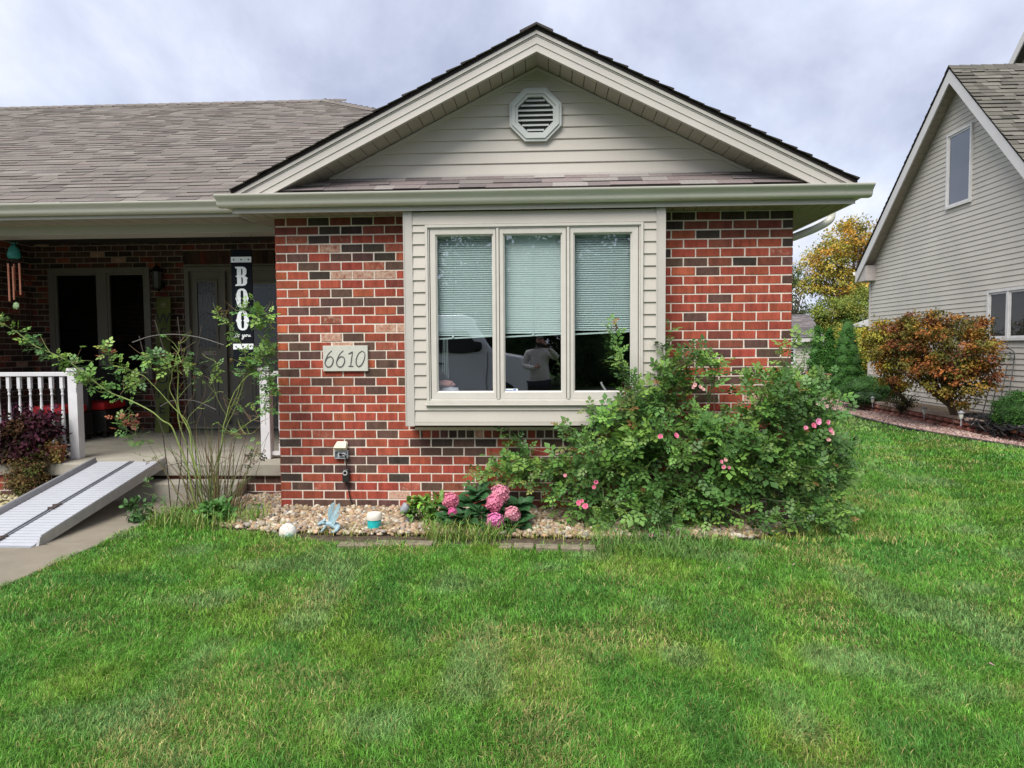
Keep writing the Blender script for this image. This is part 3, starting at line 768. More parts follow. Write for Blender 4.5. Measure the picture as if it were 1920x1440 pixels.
# ------------------------------------------------------------------ bay window
BY = 6.04
bay = empty('bay_window', (0,BY-8,0)); bay.parent = house
bx0, bx1 = xat(759, BY), xat(1247, BY); bz0 = zat(798, BY); bz1 = ZT+.0
cw = xat(776,BY)-bx0
for x0, x1 in ((bx0,bx0+cw),(bx1-cw,bx1)):
    mb = MB(); mb.box((x0,BY-.012,bz0-.005),(x1,D-.004,bz1-.004)); mb.box((x0+.006,BY-.016,bz0+.002),(x0+.012,BY-.013,bz1-.01)); mb.build('corner_board', M_trim, bay, bevel=.003)
fx0, fx1 = xat(800,BY), xat(1205,BY); fz0, fz1 = zat(757,BY), zat(420,BY)
mb = MB(); y = BY+.008
U0, U1 = bx0+cw, bx1-cw
siding(mb, (0,y,0),(1,0,0),(0,-1,0), bz0+.03, bz0+.03+2*SE-.0, SE, lambda z:(U0,U1))
zz = bz0+.03+2*SE
# side strips beside the window and the boards above it
zt = fz1+.004
k = 0
mb2z = zz
while mb2z < zt-.02:
    z1_ = min(mb2z+SE, zt)
    siding(mb, (0,y,0),(1,0,0),(0,-1,0), mb2z, z1_, SE, lambda z:(U0,fx0-.004)); siding(mb, (0,y,0),(1,0,0),(0,-1,0), mb2z, z1_, SE, lambda z:(fx1+.004,U1)); mb2z = z1_
siding(mb, (0,y,0),(1,0,0),(0,-1,0), zt, bz1-.01, SE, lambda z:(U0,U1))
mb.box((U0,BY-.008,bz0+.002),(U1,BY+.007,bz0+.03))
mb.box((U0,y+.001,bz0+.01),(fx0,D-.01,bz0+.03)); mb.box((bx0+.01,BY+.02,bz0+.002),(bx1-.01,D-.002,bz0+.02))
mb.box((U0,y+.002,bz0+.03),(U1,y+.02,fz0)); mb.box((U0,y+.002,fz0),(fx0,y+.02,bz1-.01)); mb.box((fx1,y+.002,fz0),(U1,y+.02,bz1-.01)); mb.box((fx0,y+.002,fz1),(fx1,y+.02,bz1-.01))
mb.build('bay_siding', M_siding, bay)
def frame_box(mb, x0, x1, z0, z1, w, ya, yb, wb=None):
    wb = wb or w
    mb.box((x0,ya,z0),(x0+w,yb,z1)); mb.box((x1-w,ya,z0),(x1,yb,z1)); mb.box((x0+w,ya,z1-w),(x1-w,yb,z1)); mb.box((x0+w,ya,z0),(x1-w,yb,z0+wb))
mb = MB(); frame_box(mb, fx0, fx1, fz0, fz1, .022, BY-.025, BY+.09, .03); frame_box(mb, fx0+.0225, fx1-.0225, fz0+.0305, fz1-.0225, .012, BY-.012, BY+.09)
mb.box((fx0-.012,BY-.034,fz0-.012),(fx1+.012,BY-.004,fz0-.001))
S = [(808,931.5),(937,1062.5),(1068.5,1197)]; G = [(821,923.5),(947,1052),(1078,1182)]
for a, b in ((931.5,937),(1062.5,1068.5)):
    mb.box((xat(a,BY)+.002,BY-.018,fz0+.0425),(xat(b,BY)-.002,BY+.09,fz1-.0345))
mb.build('window_frame', M_sash, bay, bevel=.002)
sz0, sz1 = zat(748.5,BY), zat(427.5,BY); hz0, hz1 = zat(733,BY), zat(440,BY)
for (a,b),(c,d) in zip(S,G):
    x0, x1 = xat(a,BY)+.003, xat(b,BY)-.003; g0, g1 = xat(c,BY), xat(d,BY)
    mb = MB()
    # sloped sash members mitred at the corners
    def mitre(o0,o1,p0,p1, i0,i1,q0,q1, yo, yi):
        O_ = [(o0,p0),(o1,p0),(o1,p1),(o0,p1)]; I_ = [(i0,q0),(i1,q0),(i1,q1),(i0,q1)]
        for k in range(4):
            k2 = (k+1)%4
            mb.add([(O_[k][0],yo,O_[k][1]),(O_[k2][0],yo,O_[k2][1]),(I_[k2][0],yi,I_[k2][1]),(I_[k][0],yi,I_[k][1])],[(0,1,2,3)])
    w = .007
    mitre(x0,x1,sz0,sz1, x0,x1,sz0,sz1, BY+.05, BY-.004)
    mitre(x0,x1,sz0,sz1, x0+w,x1-w,sz0+w,sz1-w, BY-.004, BY-.008)
    mitre(x0+w,x1-w,sz0+w,sz1-w, g0-.012,g1+.012,hz0-.012,hz1+.012, BY-.008, BY-.006)
    mitre(g0-.012,g1+.012,hz0-.012,hz1+.012, g0-.010,g1+.010,hz0-.010,hz1+.010, BY-.006, BY+.004)
    mitre(g0-.010,g1+.010,hz0-.010,hz1+.010, g0,g1,hz0,hz1, BY+.004, BY+.012)
    mitre(g0,g1,hz0,hz1, g0,g1,hz0,hz1, BY+.012, BY+.05)
    mb.build('sash', M_sash, bay)
    mb = MB(); mb.face([(g0-.002,BY+.02,hz0-.002),(g1+.002,BY+.02,hz0-.002),(g1+.002,BY+.02,hz1+.002),(g0-.002,BY+.02,hz1+.002)]); mb.build('pane', M_glass, bay)
# bay floor, room behind
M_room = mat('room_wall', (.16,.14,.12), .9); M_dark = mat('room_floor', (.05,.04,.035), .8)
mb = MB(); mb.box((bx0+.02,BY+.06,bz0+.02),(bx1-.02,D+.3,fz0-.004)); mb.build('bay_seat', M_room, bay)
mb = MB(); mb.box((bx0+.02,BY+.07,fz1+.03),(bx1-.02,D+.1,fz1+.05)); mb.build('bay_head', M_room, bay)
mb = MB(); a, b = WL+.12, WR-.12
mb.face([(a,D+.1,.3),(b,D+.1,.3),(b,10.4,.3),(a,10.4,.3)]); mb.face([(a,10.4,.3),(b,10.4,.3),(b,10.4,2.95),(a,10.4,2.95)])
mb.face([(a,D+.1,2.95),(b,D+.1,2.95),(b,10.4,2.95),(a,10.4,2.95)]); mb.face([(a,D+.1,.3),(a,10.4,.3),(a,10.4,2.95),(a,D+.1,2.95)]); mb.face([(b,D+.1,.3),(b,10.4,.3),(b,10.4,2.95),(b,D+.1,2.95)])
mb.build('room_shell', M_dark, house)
# blinds
M_blind = mat('blind_slat', (.66,.78,.77), .5, var=.03, trans=.1)
for i, ((c,d), tilt, zb, lab) in enumerate(zip(G, (50,68,46), (633,630,626), ('grey looking mini blind half open in the left casement of the bay window','bright closed mini blind in the middle casement of the bay window','grey looking mini blind in the right casement behind the rose shoot'))):
    x0, x1 = xat(c,BY)-.02, xat(d,BY)+.02; yb = BY+.085
    t = empty('window_blind', ((x0+x1)/2,yb,hz1), lab, 'window blind', 'blinds hanging inside the bay window')
    zlo = zat(zb, yb, 1000); mb = MB(); z = hz1-.01; w = .0125
    while z > zlo+.02:
        cy, sy = w*math.cos(R(tilt)), w*math.sin(R(tilt))
        mb.hexa([(x0,yb-cy,z-sy),(x1,yb-cy,z-sy),(x1,yb+cy,z+sy),(x0,yb+cy,z+sy),(x0,yb-cy,z-sy+.001),(x1,yb-cy,z-sy+.001),(x1,yb+cy,z+sy+.001),(x0,yb+cy,z+sy+.001)])
        z -= .0192
    mb.build('slats', M_blind, t)
    dz = .016
    mb = MB(); mb.hexa([(x0,yb-.014,zlo-.006-dz*.5),(x1,yb-.014,zlo-.006+dz),(x1,yb+.014,zlo-.006+dz),(x0,yb+.014,zlo-.006-dz*.5),(x0,yb-.014,zlo+.008-dz*.5),(x1,yb-.014,zlo+.008+dz),(x1,yb+.014,zlo+.008+dz),(x0,yb+.014,zlo+.008-dz*.5)])
    mb.build('bottom_rail', mat('blind_rail',(.62,.74,.72),.4), t)
    mb = MB(); mb.box((x0,yb-.02,hz1),(x1,yb+.02,hz1+.035)); mb.build('head_rail', mat('blind_rail'), t)
    mb = MB(); xm = x0+(x1-x0)*(.28,.5,.68)[i]; mb.tube([(xm,yb-.016,hz1),(xm,yb-.016,zlo)], .0012, 5); mb.lathe([(.006,0),(.011,.006),(.009,.018),(.004,.024)], (xm,yb-.018,zlo-.004), 10); mb.build('cord', mat('blind_rail'), t)
    if i == 0:
        mb = MB()
        for q in range(4): mb.tube([(x0+.06+q*.012,yb-.02,zlo),(x0+.05+q*.016,yb-.02,zlo-.30-.02*q)], .0013, 5)
        mb.build('pull_cord', mat('blind_rail'), t)
# things on the window seat
def blob(mb, c, r, n=0, c4=(1,1,1,1), seed=0, amp=.2, sq=(1,1,1)):
    bm = bmesh.new(); bmesh.ops.create_icosphere(bm, subdivisions=3, radius=1)
    vs = []
    for v in bm.verts:
        q = v.co.copy(); k = 1+amp*noise.noise(q*2.2+Vector((seed,0,0)))+amp*.4*noise.noise(q*6+Vector((0,seed,0)))
        vs.append((c[0]+q.x*r*k*sq[0], c[1]+q.y*r*k*sq[1], c[2]+q.z*r*k*sq[2]))
    mb.add(vs, [tuple(v.index for v in f.verts) for f in bm.faces], 0, c4); bm.free()
M_cloth1 = mat('pale_cloth', (.62,.63,.72), .8, var=.15, vscale=30, bump=.6, bscale=40); M_cloth2 = mat('pink_cloth', (.62,.30,.27), .8, var=.12, vscale=20, bump=.4)
yb = BY+.20
mb = MB(); a = P(842,722,Y=yb); blob(mb, (a.x,yb,fz0+.07), .085, seed=3, amp=.35, sq=(1.25,.7,.85)); blob(mb, (a.x+.04,yb-.03,fz0+.045), .06, seed=9, amp=.4, sq=(1.2,.7,.75))
tag(mb.build('towel_pile', M_cloth1, smooth=True, origin=(a.x,yb,fz0)), 'crumpled pale lilac towels heaped at the bottom of the left pane', 'towels')
mb = MB(); blob(mb, (a.x-.035,yb,fz0+.165), .07, seed=5, amp=.2, sq=(1.25,.7,.5)); tag(mb.build('pink_pillow', M_cloth2, smooth=True, origin=(a.x,yb,fz0+.13)), 'small pink pillow lying on the pale towels in the left pane', 'pillow')
def stripe_mat():
    m = bpy.data.materials.new('striped_cloth'); m.use_nodes = True; nt = m.node_tree; L = nt.links; b = nt.nodes['Principled BSDF']
    tc = nd(nt,'ShaderNodeTexCoord'); w = nd(nt,'ShaderNodeTexNoise'); w.noise_dimensions = '1D'; sp = nd(nt,'ShaderNodeSeparateXYZ'); L.new(tc.outputs['Object'], sp.inputs[0]); L.new(sp.outputs[0], w.inputs['W']); w.inputs['Scale'].default_value = 40
    r = nd(nt,'ShaderNodeValToRGB'); r.color_ramp.interpolation = 'CONSTANT'; L.new(w.outputs['Fac'], r.inputs[0])
    r.color_ramp.elements[0].color = (.04,.08,.35,1); r.color_ramp.elements[1].position = .45; r.color_ramp.elements[1].color = (.6,.65,.6,1)
    e = r.color_ramp.elements.new(.53); e.color = (.5,.5,.12,1); e = r.color_ramp.elements.new(.58); e.color = (.1,.15,.5,1)
    L.new(r.outputs[0], b.inputs['Base Color']); return m
a0, a1 = xat(972,yb), xat(1036,yb)
mb = MB(); mb.box((a0,yb-.04,fz0),(a1,yb+.06,fz0+.055)); tag(mb.build('striped_cushion', stripe_mat(), origin=((a0+a1)/2,yb,fz0), bevel=.012), 'blue white and olive striped cushion along the sill of the middle pane', 'cushion')
mb = MB(); q = [P(1127,716,Y=yb+.1),P(1129,722,Y=yb+.1),P(1134,730,Y=yb+.1),P(1141,742,Y=yb+.1)]
mb.tube(catmull(q,5), .010, 8); tag(mb.build('white_lamp_arm', M_white, origin=q[-1], smooth=True), 'thin white bent lamp arm inside the right pane', 'lamp arm')
# security sticker on the middle pane
st = empty('window_sticker', P(958,733,Y=BY+.017), 'small white and blue security sticker in the corner of the middle pane', 'sticker')
c = P(958,733.5,Y=BY+.017); hw, hh = (xat(971,BY)-xat(945,BY))/2, .022
mb = MB(); mb.box((c.x-hw,BY+.016,c.z-hh),(c.x+hw,BY+.018,c.z+hh)); mb.build('sticker_sheet', mat('sticker_white',(.75,.8,.85),.4), st)
M_blue = mat('sticker_blue', (.02,.10,.38), .4)
mb = MB(); cx = c.x+hw*.55; r = hh*.85
mb.prism([(cx+r*math.cos(PI/8+k*PI/4), c.z+r*math.sin(PI/8+k*PI/4)) for k in range(8)], lambda a,b,e:(a,e,b), BY+.0145, BY+.0158)
for k in range(2): mb.box((c.x-hw*.92,BY+.0145,c.z+.004-.014*k),(c.x+hw*.22,BY+.0158,c.z+.009-.014*k))
mb.build('emblem', M_blue, st)
link('lettering', stand(text_mesh('ADT', .019, .0004), Vector((cx,BY+.0142,c.z)), mat('sticker_white')), st)
# ------------------------------------------------------------------ porch: window, door, lantern
M_pframe = mat('porch_frame', (.21,.20,.175), .5, var=.05)
M_door = mat('door_paint', (.21,.20,.17), .45, var=.05, vscale=4)
pw = empty('porch_window', ((WX0+WX1)/2,YB-8,WZ0)); pw.parent = house
mb = MB(); wz0 = WZ0-.02; frame_box(mb, WX0, WX1, wz0, WZ1, .075, YB-.03, YB+.09)
xm = (xat(188,YB)+xat(206,YB))/2; mb.box((xm-.065,YB-.028,wz0+.075),(xm+.065,YB+.09,WZ1-.075)); mb.box((WX0-.03,YB-.07,wz0-.03),(WX1+.03,YB-.031,wz0+.01))
for a, b in ((WX0+.0755,xm-.0655),(xm+.0655,WX1-.0755)): frame_box(mb, a, b, wz0+.0755, WZ1-.0755, .03, YB-.01, YB+.05)
mb.build('window_frame', M_pframe, pw, bevel=.003)
for a, b in ((WX0+.1,xm-.09),(xm+.09,WX1-.1)):
    mb = MB(); mb.face([(a,YB+.02,wz0+.1),(b,YB+.02,wz0+.1),(b,YB+.02,WZ1-.1),(a,YB+.02,WZ1-.1)]); mb.build('pane', M_glassp, pw)
    mb = MB(); mb.box((WX0+.01 if a < xm else xm,YB+.092,wz0+.01),(xm-.002 if a < xm else WX1-.01,YB+.10,WZ1-.01)); mb.build('curtain', mat('dark_curtain',(.03,.03,.032),.9), pw)
dr = empty('front_door', ((DX0+DX1)/2,YB-8,FLOOR)); dr.parent = house
mb = MB(); frame_box(mb, DX0, DX1, FLOOR+.06, DZ1, .06, YB-.03, YB+.09, .03); xs = xat(422,YB)
mb.box((xs-.035,YB-.025,FLOOR+.09),(xs+.035,YB+.09,DZ1-.06)); mb.build('door_frame', M_door, dr, bevel=.003)
mb = MB(); mb.box((DX0,YB-.06,FLOOR+.03),(DX1,YB+.09,FLOOR+.06)); mb.build('threshold', M_conc, dr)
SX0, SX1 = DX0+.06, xs-.035
def panel(mb, x0,x1,z0,z1,y,d=.012,w=.03):
    frame_box(mb, x0,x1,z0,z1,w,y-d,y-.0005); mb.box((x0+w+.02,y-d*.8,z0+w+.02),(x1-w-.02,y-.0005,z1-w-.02))
mb = MB(); y = YB+.03; mb.box((SX0,y,FLOOR+.09),(SX1,YB+.085,DZ1-.06)); panel(mb, SX0+.09, SX1-.09, FLOOR+.2, FLOOR+.95, y); frame_box(mb, SX0+.07, SX1-.06, zat(655,YB,390), zat(524,YB,390), .03, y-.02, y-.0005)
mb.build('side_light', M_door, dr)
mb = MB(); x0, x1 = SX0+.102, SX1-.092; za, zb_ = zat(651,YB,390), zat(528,YB,390); mb.box((x0,y-.006,za),(x1,y-.001,zb_)); mb.build('side_light_glass', mat('leaded_glass',(.05,.055,.05),.08,bump=.8,bscale=40), dr)
mb = MB()
for t in (.25,.5,.75): mb.box((x0+(x1-x0)*t-.002,y-.009,za),(x0+(x1-x0)*t+.002,y-.0065,zb_))
for t in (.2,.45,.8): mb.tube([(x0,y-.009,za+(zb_-za)*t),(x0+(x1-x0)*.5,y-.009,za+(zb_-za)*(t+.08)),(x1,y-.009,za+(zb_-za)*t)], .0025, 5)
mb.build('leading', mat('lead',(.25,.25,.25),.4,metal=.6), dr)
EX0, EX1 = xs+.035, DX1-.06
mb = MB(); mb.box((EX0,y,FLOOR+.09),(EX1,YB+.085,DZ1-.06)); g0, g1 = xat(443,YB), xat(519,YB); ga, gb = zat(650,YB,500), zat(531,YB,500)
frame_box(mb, g0-.03, g1+.03, ga-.03, gb+.03, .03, y-.02, y-.0005); panel(mb, EX0+.12, (EX0+EX1)/2-.04, FLOOR+.2, FLOOR+.85, y); panel(mb, (EX0+EX1)/2+.04, EX1-.12, FLOOR+.2, FLOOR+.85, y)
mb.build('door_slab', M_door, dr)
mb = MB(); mb.box((g0,y-.006,ga),(g1,y-.001,gb)); mb.build('door_glass', mat('door_glass',(.05,.075,.07),.05,bump=.2,bscale=8), dr)
mb = MB()
for zz in (gb-.0, ): mb.box((g0,y-.014,gb-.012),(g1,y-.0065,gb-.004))
mb.box((g1-.09,y-.012,ga),(g1-.085,y-.0065,gb)); mb.box((g0,y-.012,gb-.06),(g1,y-.0065,gb-.056)); mb.box((g0,y-.012,(ga+gb)/2),(g1,y-.0065,(ga+gb)/2+.004)); mb.box((g0,y-.012,ga+.01),(g1,y-.0065,ga+.014))
mb.lathe([(.01,0),(.018,.006),(.006,.012)], (g1-.08,y-.02,(ga+gb)/2-.01), 8); mb.lathe([(.01,0),(.018,.006),(.006,.012)], (g1-.08,y-.02,(ga+gb)/2+.03), 8)
mb.build('glass_bars', mat('bright_bar',(.5,.52,.5),.3), dr)
mb = MB(); mb.lathe([(.03,0),(.03,.01),(.012,.02),(.012,.05),(.03,.06),(.028,.085),(.01,.09)], (EX0+.07,y,FLOOR+1.0), 12, M=Matrix.Rotation(R(90),3,'X')); mb.build('door_handle', mat('brass',(.4,.3,.12),.3,metal=1), dr, smooth=True)
# sticker and dragonfly on the side light
c = P(393,662,Y=y); sg = empty('door_sticker', (c.x,y-.01,c.z), 'small white no soliciting sticker on the dark door side light', 'sticker')
mb = MB(); mb.box((c.x-.095,y-.004,c.z-.024),(c.x+.095,y-.0005,c.z+.024)); mb.build('sticker_sheet', mat('sticker_pink_white',(.60,.53,.5),.5), sg)
link('lettering', stand(text_mesh('No Soliciting', .030, .0003), Vector((c.x-.018,y-.0055,c.z)), M_black), sg)
mb = MB(); mb.lathe([(.013,0),(.013,.001)], (c.x+.076,y-.0045,c.z), 12, M=Matrix.Rotation(R(90),3,'X')); mb.build('paw_print', mat('sticker_dark',(.12,.02,.02),.5), sg)
c = P(382,697,Y=y); mb = MB()
def DP(px,py): q = P(px,py,Y=y-.012); return (q.x,y-.012,q.z)
for ln in ([(378,708),(383,694),(376,678),(374,674),(378,675),(386,692)],[(384,692),(373,682),(368,680),(372,688),(383,696)],[(386,694),(394,703),(399,711),(395,712),(384,698)],[(383,699),(389,712),(386,713),(380,700)]):
    mb.tube(catmull([DP(*p) for p in ln],6), .005, 6)
mb.tube([DP(368,704),DP(378,697),DP(386,690),DP(389,688)], [.004,.006,.009,.011], 8)
tag(mb.build('dragonfly_ornament', mat('ornament_metal',(.16,.15,.13),.5,metal=.4), origin=(c.x,y-.012,c.z), smooth=True), 'grey metal dragonfly ornament on the door side light below the sticker', 'ornament')
# lantern
lx, lz = xat(308,YB), zat(528,YB,308)
ln = empty('wall_lantern', (lx,YB-8,lz)); ln.parent = house
mb = MB(); mb.lathe([(.05,-.02),(.05,0)], (lx,YB-.02,lz-.05), 12, M=Matrix.Rotation(R(90),3,'X')); mb.tube([(lx,YB-.02,lz-.05),(lx,YB-.08,lz-.14),(lx,YB-.13,lz-.13)], .010, 8)
mb.lathe([(.02,-.14),(.06,-.13),(.065,-.12)], (lx,YB-.13,lz+.02), 8); mb.lathe([(.095,0.12),(.08,.15),(.03,.19),(.012,.22),(.016,.235),(.004,.25)], (lx,YB-.13,lz), 8)
for k in range(4):
    a = PI/4+k*PI/2; mb.tube([(lx+.055*math.cos(a),YB-.13+.055*math.sin(a),lz-.10),(lx+.08*math.cos(a),YB-.13+.08*math.sin(a),lz+.12)], .006, 5)
mb.build('lantern_frame', M_black, ln)
mb = MB(); mb.lathe([(.045,-.10),(.07,.12)], (lx,YB-.13,lz), 8); mb.build('lantern_glass', mat('smoked_glass',(.10,.10,.09),.15), ln)
# WELCOME board leaning on the wall
wy = YB-.22; w0, w1 = xat(293,wy), xat(319,wy); t0 = zat(557,wy,305)
wb = empty('welcome_sign', ((w0+w1)/2,wy,FLOOR), 'tall green wooden welcome board leaning on the brick between window and door', 'sign')
M_green = mat('green_board', (.115,.145,.035), .75, var=.25, vscale=5, bump=.4)
mb = MB(); mb.hexa([(w0,wy-.10,FLOOR),(w1,wy-.10,FLOOR),(w1,wy-.08,FLOOR),(w0,wy-.08,FLOOR),(w0,wy+.05,t0),(w1,wy+.05,t0),(w1,wy+.07,t0),(w0,wy+.07,t0)]); mb.build('board', M_green, wb)
hh = t0-FLOOR
for k, ch in enumerate('WELCOME'):
    z = t0-.30-k*(hh-.42)/7; yy = wy+.05-(t0-z)/hh*.15-.004
    link('letter', stand(text_mesh(ch, .20, .001), Vector(((w0+w1)/2,yy,z)), M_black, lean=-R(4)), wb)
mb = MB(); z = t0-.10; yy = wy+.05-(t0-z)/hh*.15-.004
for k in range(8):
    a = k*PI/4; mb.tube([((w0+w1)/2,yy,z),((w0+w1)/2+.05*math.cos(a),yy,z+.05*math.sin(a))], .006, 5)
mb.build('painted_flower', mat('painted_cream',(.35,.33,.2),.6), wb)

# chairs with red cushions
def porch_chair(x0,x1,y0,y1,lab,rot=0):
    zf = FLOOR+.45; cxx, cyy = (x0+x1)/2,(y0+y1)/2
    t = empty('porch_chair', (cxx,cyy,FLOOR), lab, 'chair', 'dark wicker chairs with red cushions on the porch')
    M_w = mat('dark_wicker', (.013,.011,.010), .6, bump=1, bscale=70)
    mb = MB(); mb.box((x0,y0,FLOOR+.08),(x1,y1,zf-.09)); mb.build('seat_base', M_w, t, bevel=.01)
    mb = MB(); mb.box((x0,y1-.08,zf-.089),(x1,y1,zf+.48)); mb.build('backrest', M_w, t, bevel=.02)
    mb = MB(); mb.box((x0+.005,y0-.02,zf-.085),(x1-.005,y1-.085,zf+.015)); mb.build('cushion', mat('red_cushion',(.42,.010,.012),.8,var=.1), t, bevel=.03)
    for sx in (x0,x1-.06): 
        mb = MB(); mb.box((sx,y0,zf-.088),(sx+.06,y1-.081,zf+.2) if sx != x0 else (sx+.06,y1-.081,zf-.087)); 
    for sx in (x0+.02,x1-.06):
        for sy in (y0+.02,y1-.06): 
            mb = MB(); mb.box((sx,sy,FLOOR),(sx+.04,sy+.04,FLOOR+.079)); mb.build('leg', M_w, t)
porch_chair(xat(140,8.9)-.05,xat(207,8.9),8.75,9.3,'dark wicker porch chair with red cushion just right of the left railing post')
porch_chair(xat(60,8.2),xat(124,8.2),8.1,8.65,'dark wicker porch chair with red cushion behind the white balusters')

# ------------------------------------------------------------------ railings
RY = 7.05
def post(mb, x, w=.10):
    mb.box((x-w/2,RY,FLOOR),(x+w/2,RY+w,zr)); mb.box((x-w/2-.014,RY-.014,zr),(x+w/2+.014,RY+w+.014,zr+.02)); mb.box((x-w/2-.006,RY-.006,zr+.02),(x+w/2+.006,RY+w+.006,zr+.032))
zr = zat(696, RY, 135)-.0
def baluster(x, parent, z0, z1):
    mb = MB(); h = z1-z0; w = .017; y = RY+.05
    mb.box((x-w,y-w,z0),(x+w,y+w,z0+h*.10)); mb.box((x-w,y-w,z1-h*.17),(x+w,y+w,z1))
    pr = [(.012,.10),(.017,.13),(.011,.155),(.016,.17),(.011,.19),(.014,.24),(.020,.31),(.0175,.45),(.014,.60),(.010,.70),(.010,.735),(.016,.75),(.011,.77),(.011,.79),(.016,.81),(.013,.83)]
    mb.lathe([(r,h*z) for r,z in pr], (x,y,z0), 10); mb.build('baluster', M_white, parent, smooth=True)
rl = empty('porch_railing', (-6.2,RY,FLOOR), 'white wooden railing with turned balusters and end post left of the ramp', 'railing')
lp = (xat(123,RY)+xat(141,RY))/2; rp_ = (xat(484.5,RY)+xat(502.5,RY))/2
mb = MB(); post(mb, lp); mb.build('post', M_white, rl, bevel=.004)
zt_ = zat(698,RY,60); 
mb = MB(); mb.box((-9,RY+.02,zt_-.045),(lp-.051,RY+.08,zt_)); mb.build('top_rail', M_white, rl, bevel=.006)
mb = MB(); mb.box((-9,RY+.03,FLOOR+.07),(lp-.051,RY+.07,FLOOR+.11)); mb.build('bottom_rail', M_white, rl)
x = xat(107.5,RY)
while x > -6.2: baluster(x, rl, FLOOR+.111, zt_-.046); x -= 21.4/F*7.15
rr = empty('porch_railing', (rp_,RY,FLOOR), 'short white railing stub with a post against the brick pier', 'railing')
mb = MB(); post(mb, rp_); mb.build('post', M_white, rr, bevel=.004)
mb = MB(); mb.box((rp_+.051,RY+.02,zt_-.045),(WL-.008,RY+.08,zt_)); mb.build('top_rail', M_white, rr)
mb = MB(); mb.box((rp_+.051,RY+.03,FLOOR+.04),(WL-.008,RY+.07,FLOOR+.08)); mb.build('bottom_rail', M_white, rr)
baluster(xat(519,RY), rr, FLOOR+.081, zt_-.046)

# ------------------------------------------------------------------ BOO sign
by_ = 6.98; s0, s1 = xat(437.5,by_), xat(475.5,by_); sa, sb = zat(690,by_,455), zat(467.5,by_,455); sc0 = (s0+s1)/2
boo = empty('halloween_sign', (sc0,by_,sa), 'tall black hanging board reading BOO to you in white between the door and brick pier', 'sign')
mb = MB(); mb.box((s0,by_,sa),(s1,by_+.018,sb)); mb.build('board', mat('sign_black',(.006,.008,.013),.8,var=.1,spec=.15), boo)
M_sw = mat('sign_white', (.88,.92,.94), .6, var=.05)
for za, zb_, lab in ((zat(492,by_,455),zat(481.5,by_,455),0),(zat(655,by_,455),zat(644.5,by_,455),0)):
    mb = MB(); mb.box((s0,by_-.003,za),(s1,by_-.0005,zb_)); b_ = mb.build('white_band', M_sw, boo)
    mb = MB()
    for t in (.14,.5,.86): mb = MB(); mb.lathe([(.008,0),(.008,.001)], (s0+(s1-s0)*t,by_-.0032,(za+zb_)/2), 10, M=Matrix.Rotation(R(90),3,'X')); mb.build('dot', M_black, b_)
def oshape(h, w):
    o = []; N = 36
    for k in range(N):
        a = 2*PI*k/N; x = w/2*abs(math.cos(a))**.75*(1 if math.cos(a)>=0 else -1); yv = h/2*abs(math.sin(a))**.85*(1 if math.sin(a)>=0 else -1)
        if min(abs(a), abs(a-PI), abs(a-2*PI)) < .01: x *= 1.16
        o.append((x,yv))
    i = [(-.11*w,h*.36),(0,h*.42),(.11*w,h*.36),(.13*w,h*.06),(.07*w,0),(.13*w,-.06*h),(.11*w,-.36*h),(0,-.42*h),(-.11*w,-.36*h),(-.13*w,-.06*h),(-.07*w,0),(-.13*w,.06*h)]
    return [o, i]
def bshape(h, w):
    o = [(-.5,.5),(.12,.5),(.32,.46),(.44,.36),(.44,.18),(.36,.06),(.26,.02),(.40,-.03),(.48,-.07),(.56,-.10),(.46,-.16),(.46,-.36),(.34,-.46),(.14,-.5),(-.52,-.5),(-.46,-.42),(-.34,-.40),(-.34,-.06),(-.46,0),(-.34,.06),(-.34,.40),(-.46,.42)]
    c1_ = [(.0,.40),(.09,.38),(.12,.30),(.12,.14),(.08,.07),(0,.05)]; c2_ = [(.0,-.04),(.09,-.06),(.13,-.14),(.13,-.32),(.09,-.40),(0,-.42)]
    return [[(x*w,y*h) for x,y in l] for l in (o,c1_,c2_)]
Lh = (zat(500,by_,455)-zat(536,by_,455)); Lw = (s1-s0)*.60
link('letter', stand(poly_mesh(bshape(Lh,Lw), .0012), Vector((sc0-.003,by_-.002,zat(518,by_,455))), M_sw), boo)
for pyc in (559.5, 601): link('letter', stand(poly_mesh(oshape(Lh*1.03,Lw*.95), .0012), Vector((sc0,by_-.002,zat(pyc,by_,455))), M_sw), boo)
u_ = (s1-s0)/10; zz = zat(631,by_,455)
script = [[(0,1.2),(-.25,.2),(-.1,-.1),(.3,.1)],[(-.5,.8),(.45,.95)],[(.9,.6),(.55,.5),(.5,0),(.85,-.1),(1.05,.3),(.9,.6),(1.4,.5)],[(2.3,.7),(2.2,.1),(2.6,.1),(2.95,.7),(2.7,-.5),(2.3,-1.0),(2.1,-.7),(2.6,-.2),(3.3,.2)],[(3.7,.6),(3.35,.4),(3.4,0),(3.75,.05),(3.9,.4),(3.7,.6),(4.2,.5)],[(4.5,.6),(4.4,.1),(4.7,0),(5.0,.6),(4.95,.1),(5.3,0)],[(-.9,-.35),(.6,-.1)]]
stroke_mb([[(x*1.35-3.3, y*1.35) for x,y in l] for l in script], .0042, lambda x,y: (sc0+x*u_, by_-.003, zz+y*u_)).build('script_lettering', M_sw, boo)
for x in (s0+.004, s1-.004): mb = MB(); mb.tube([(x,by_+.009,sb),(x,by_+.009,BZ+.02)], .0014, 5); mb.build('hanging_wire', M_rust, boo)

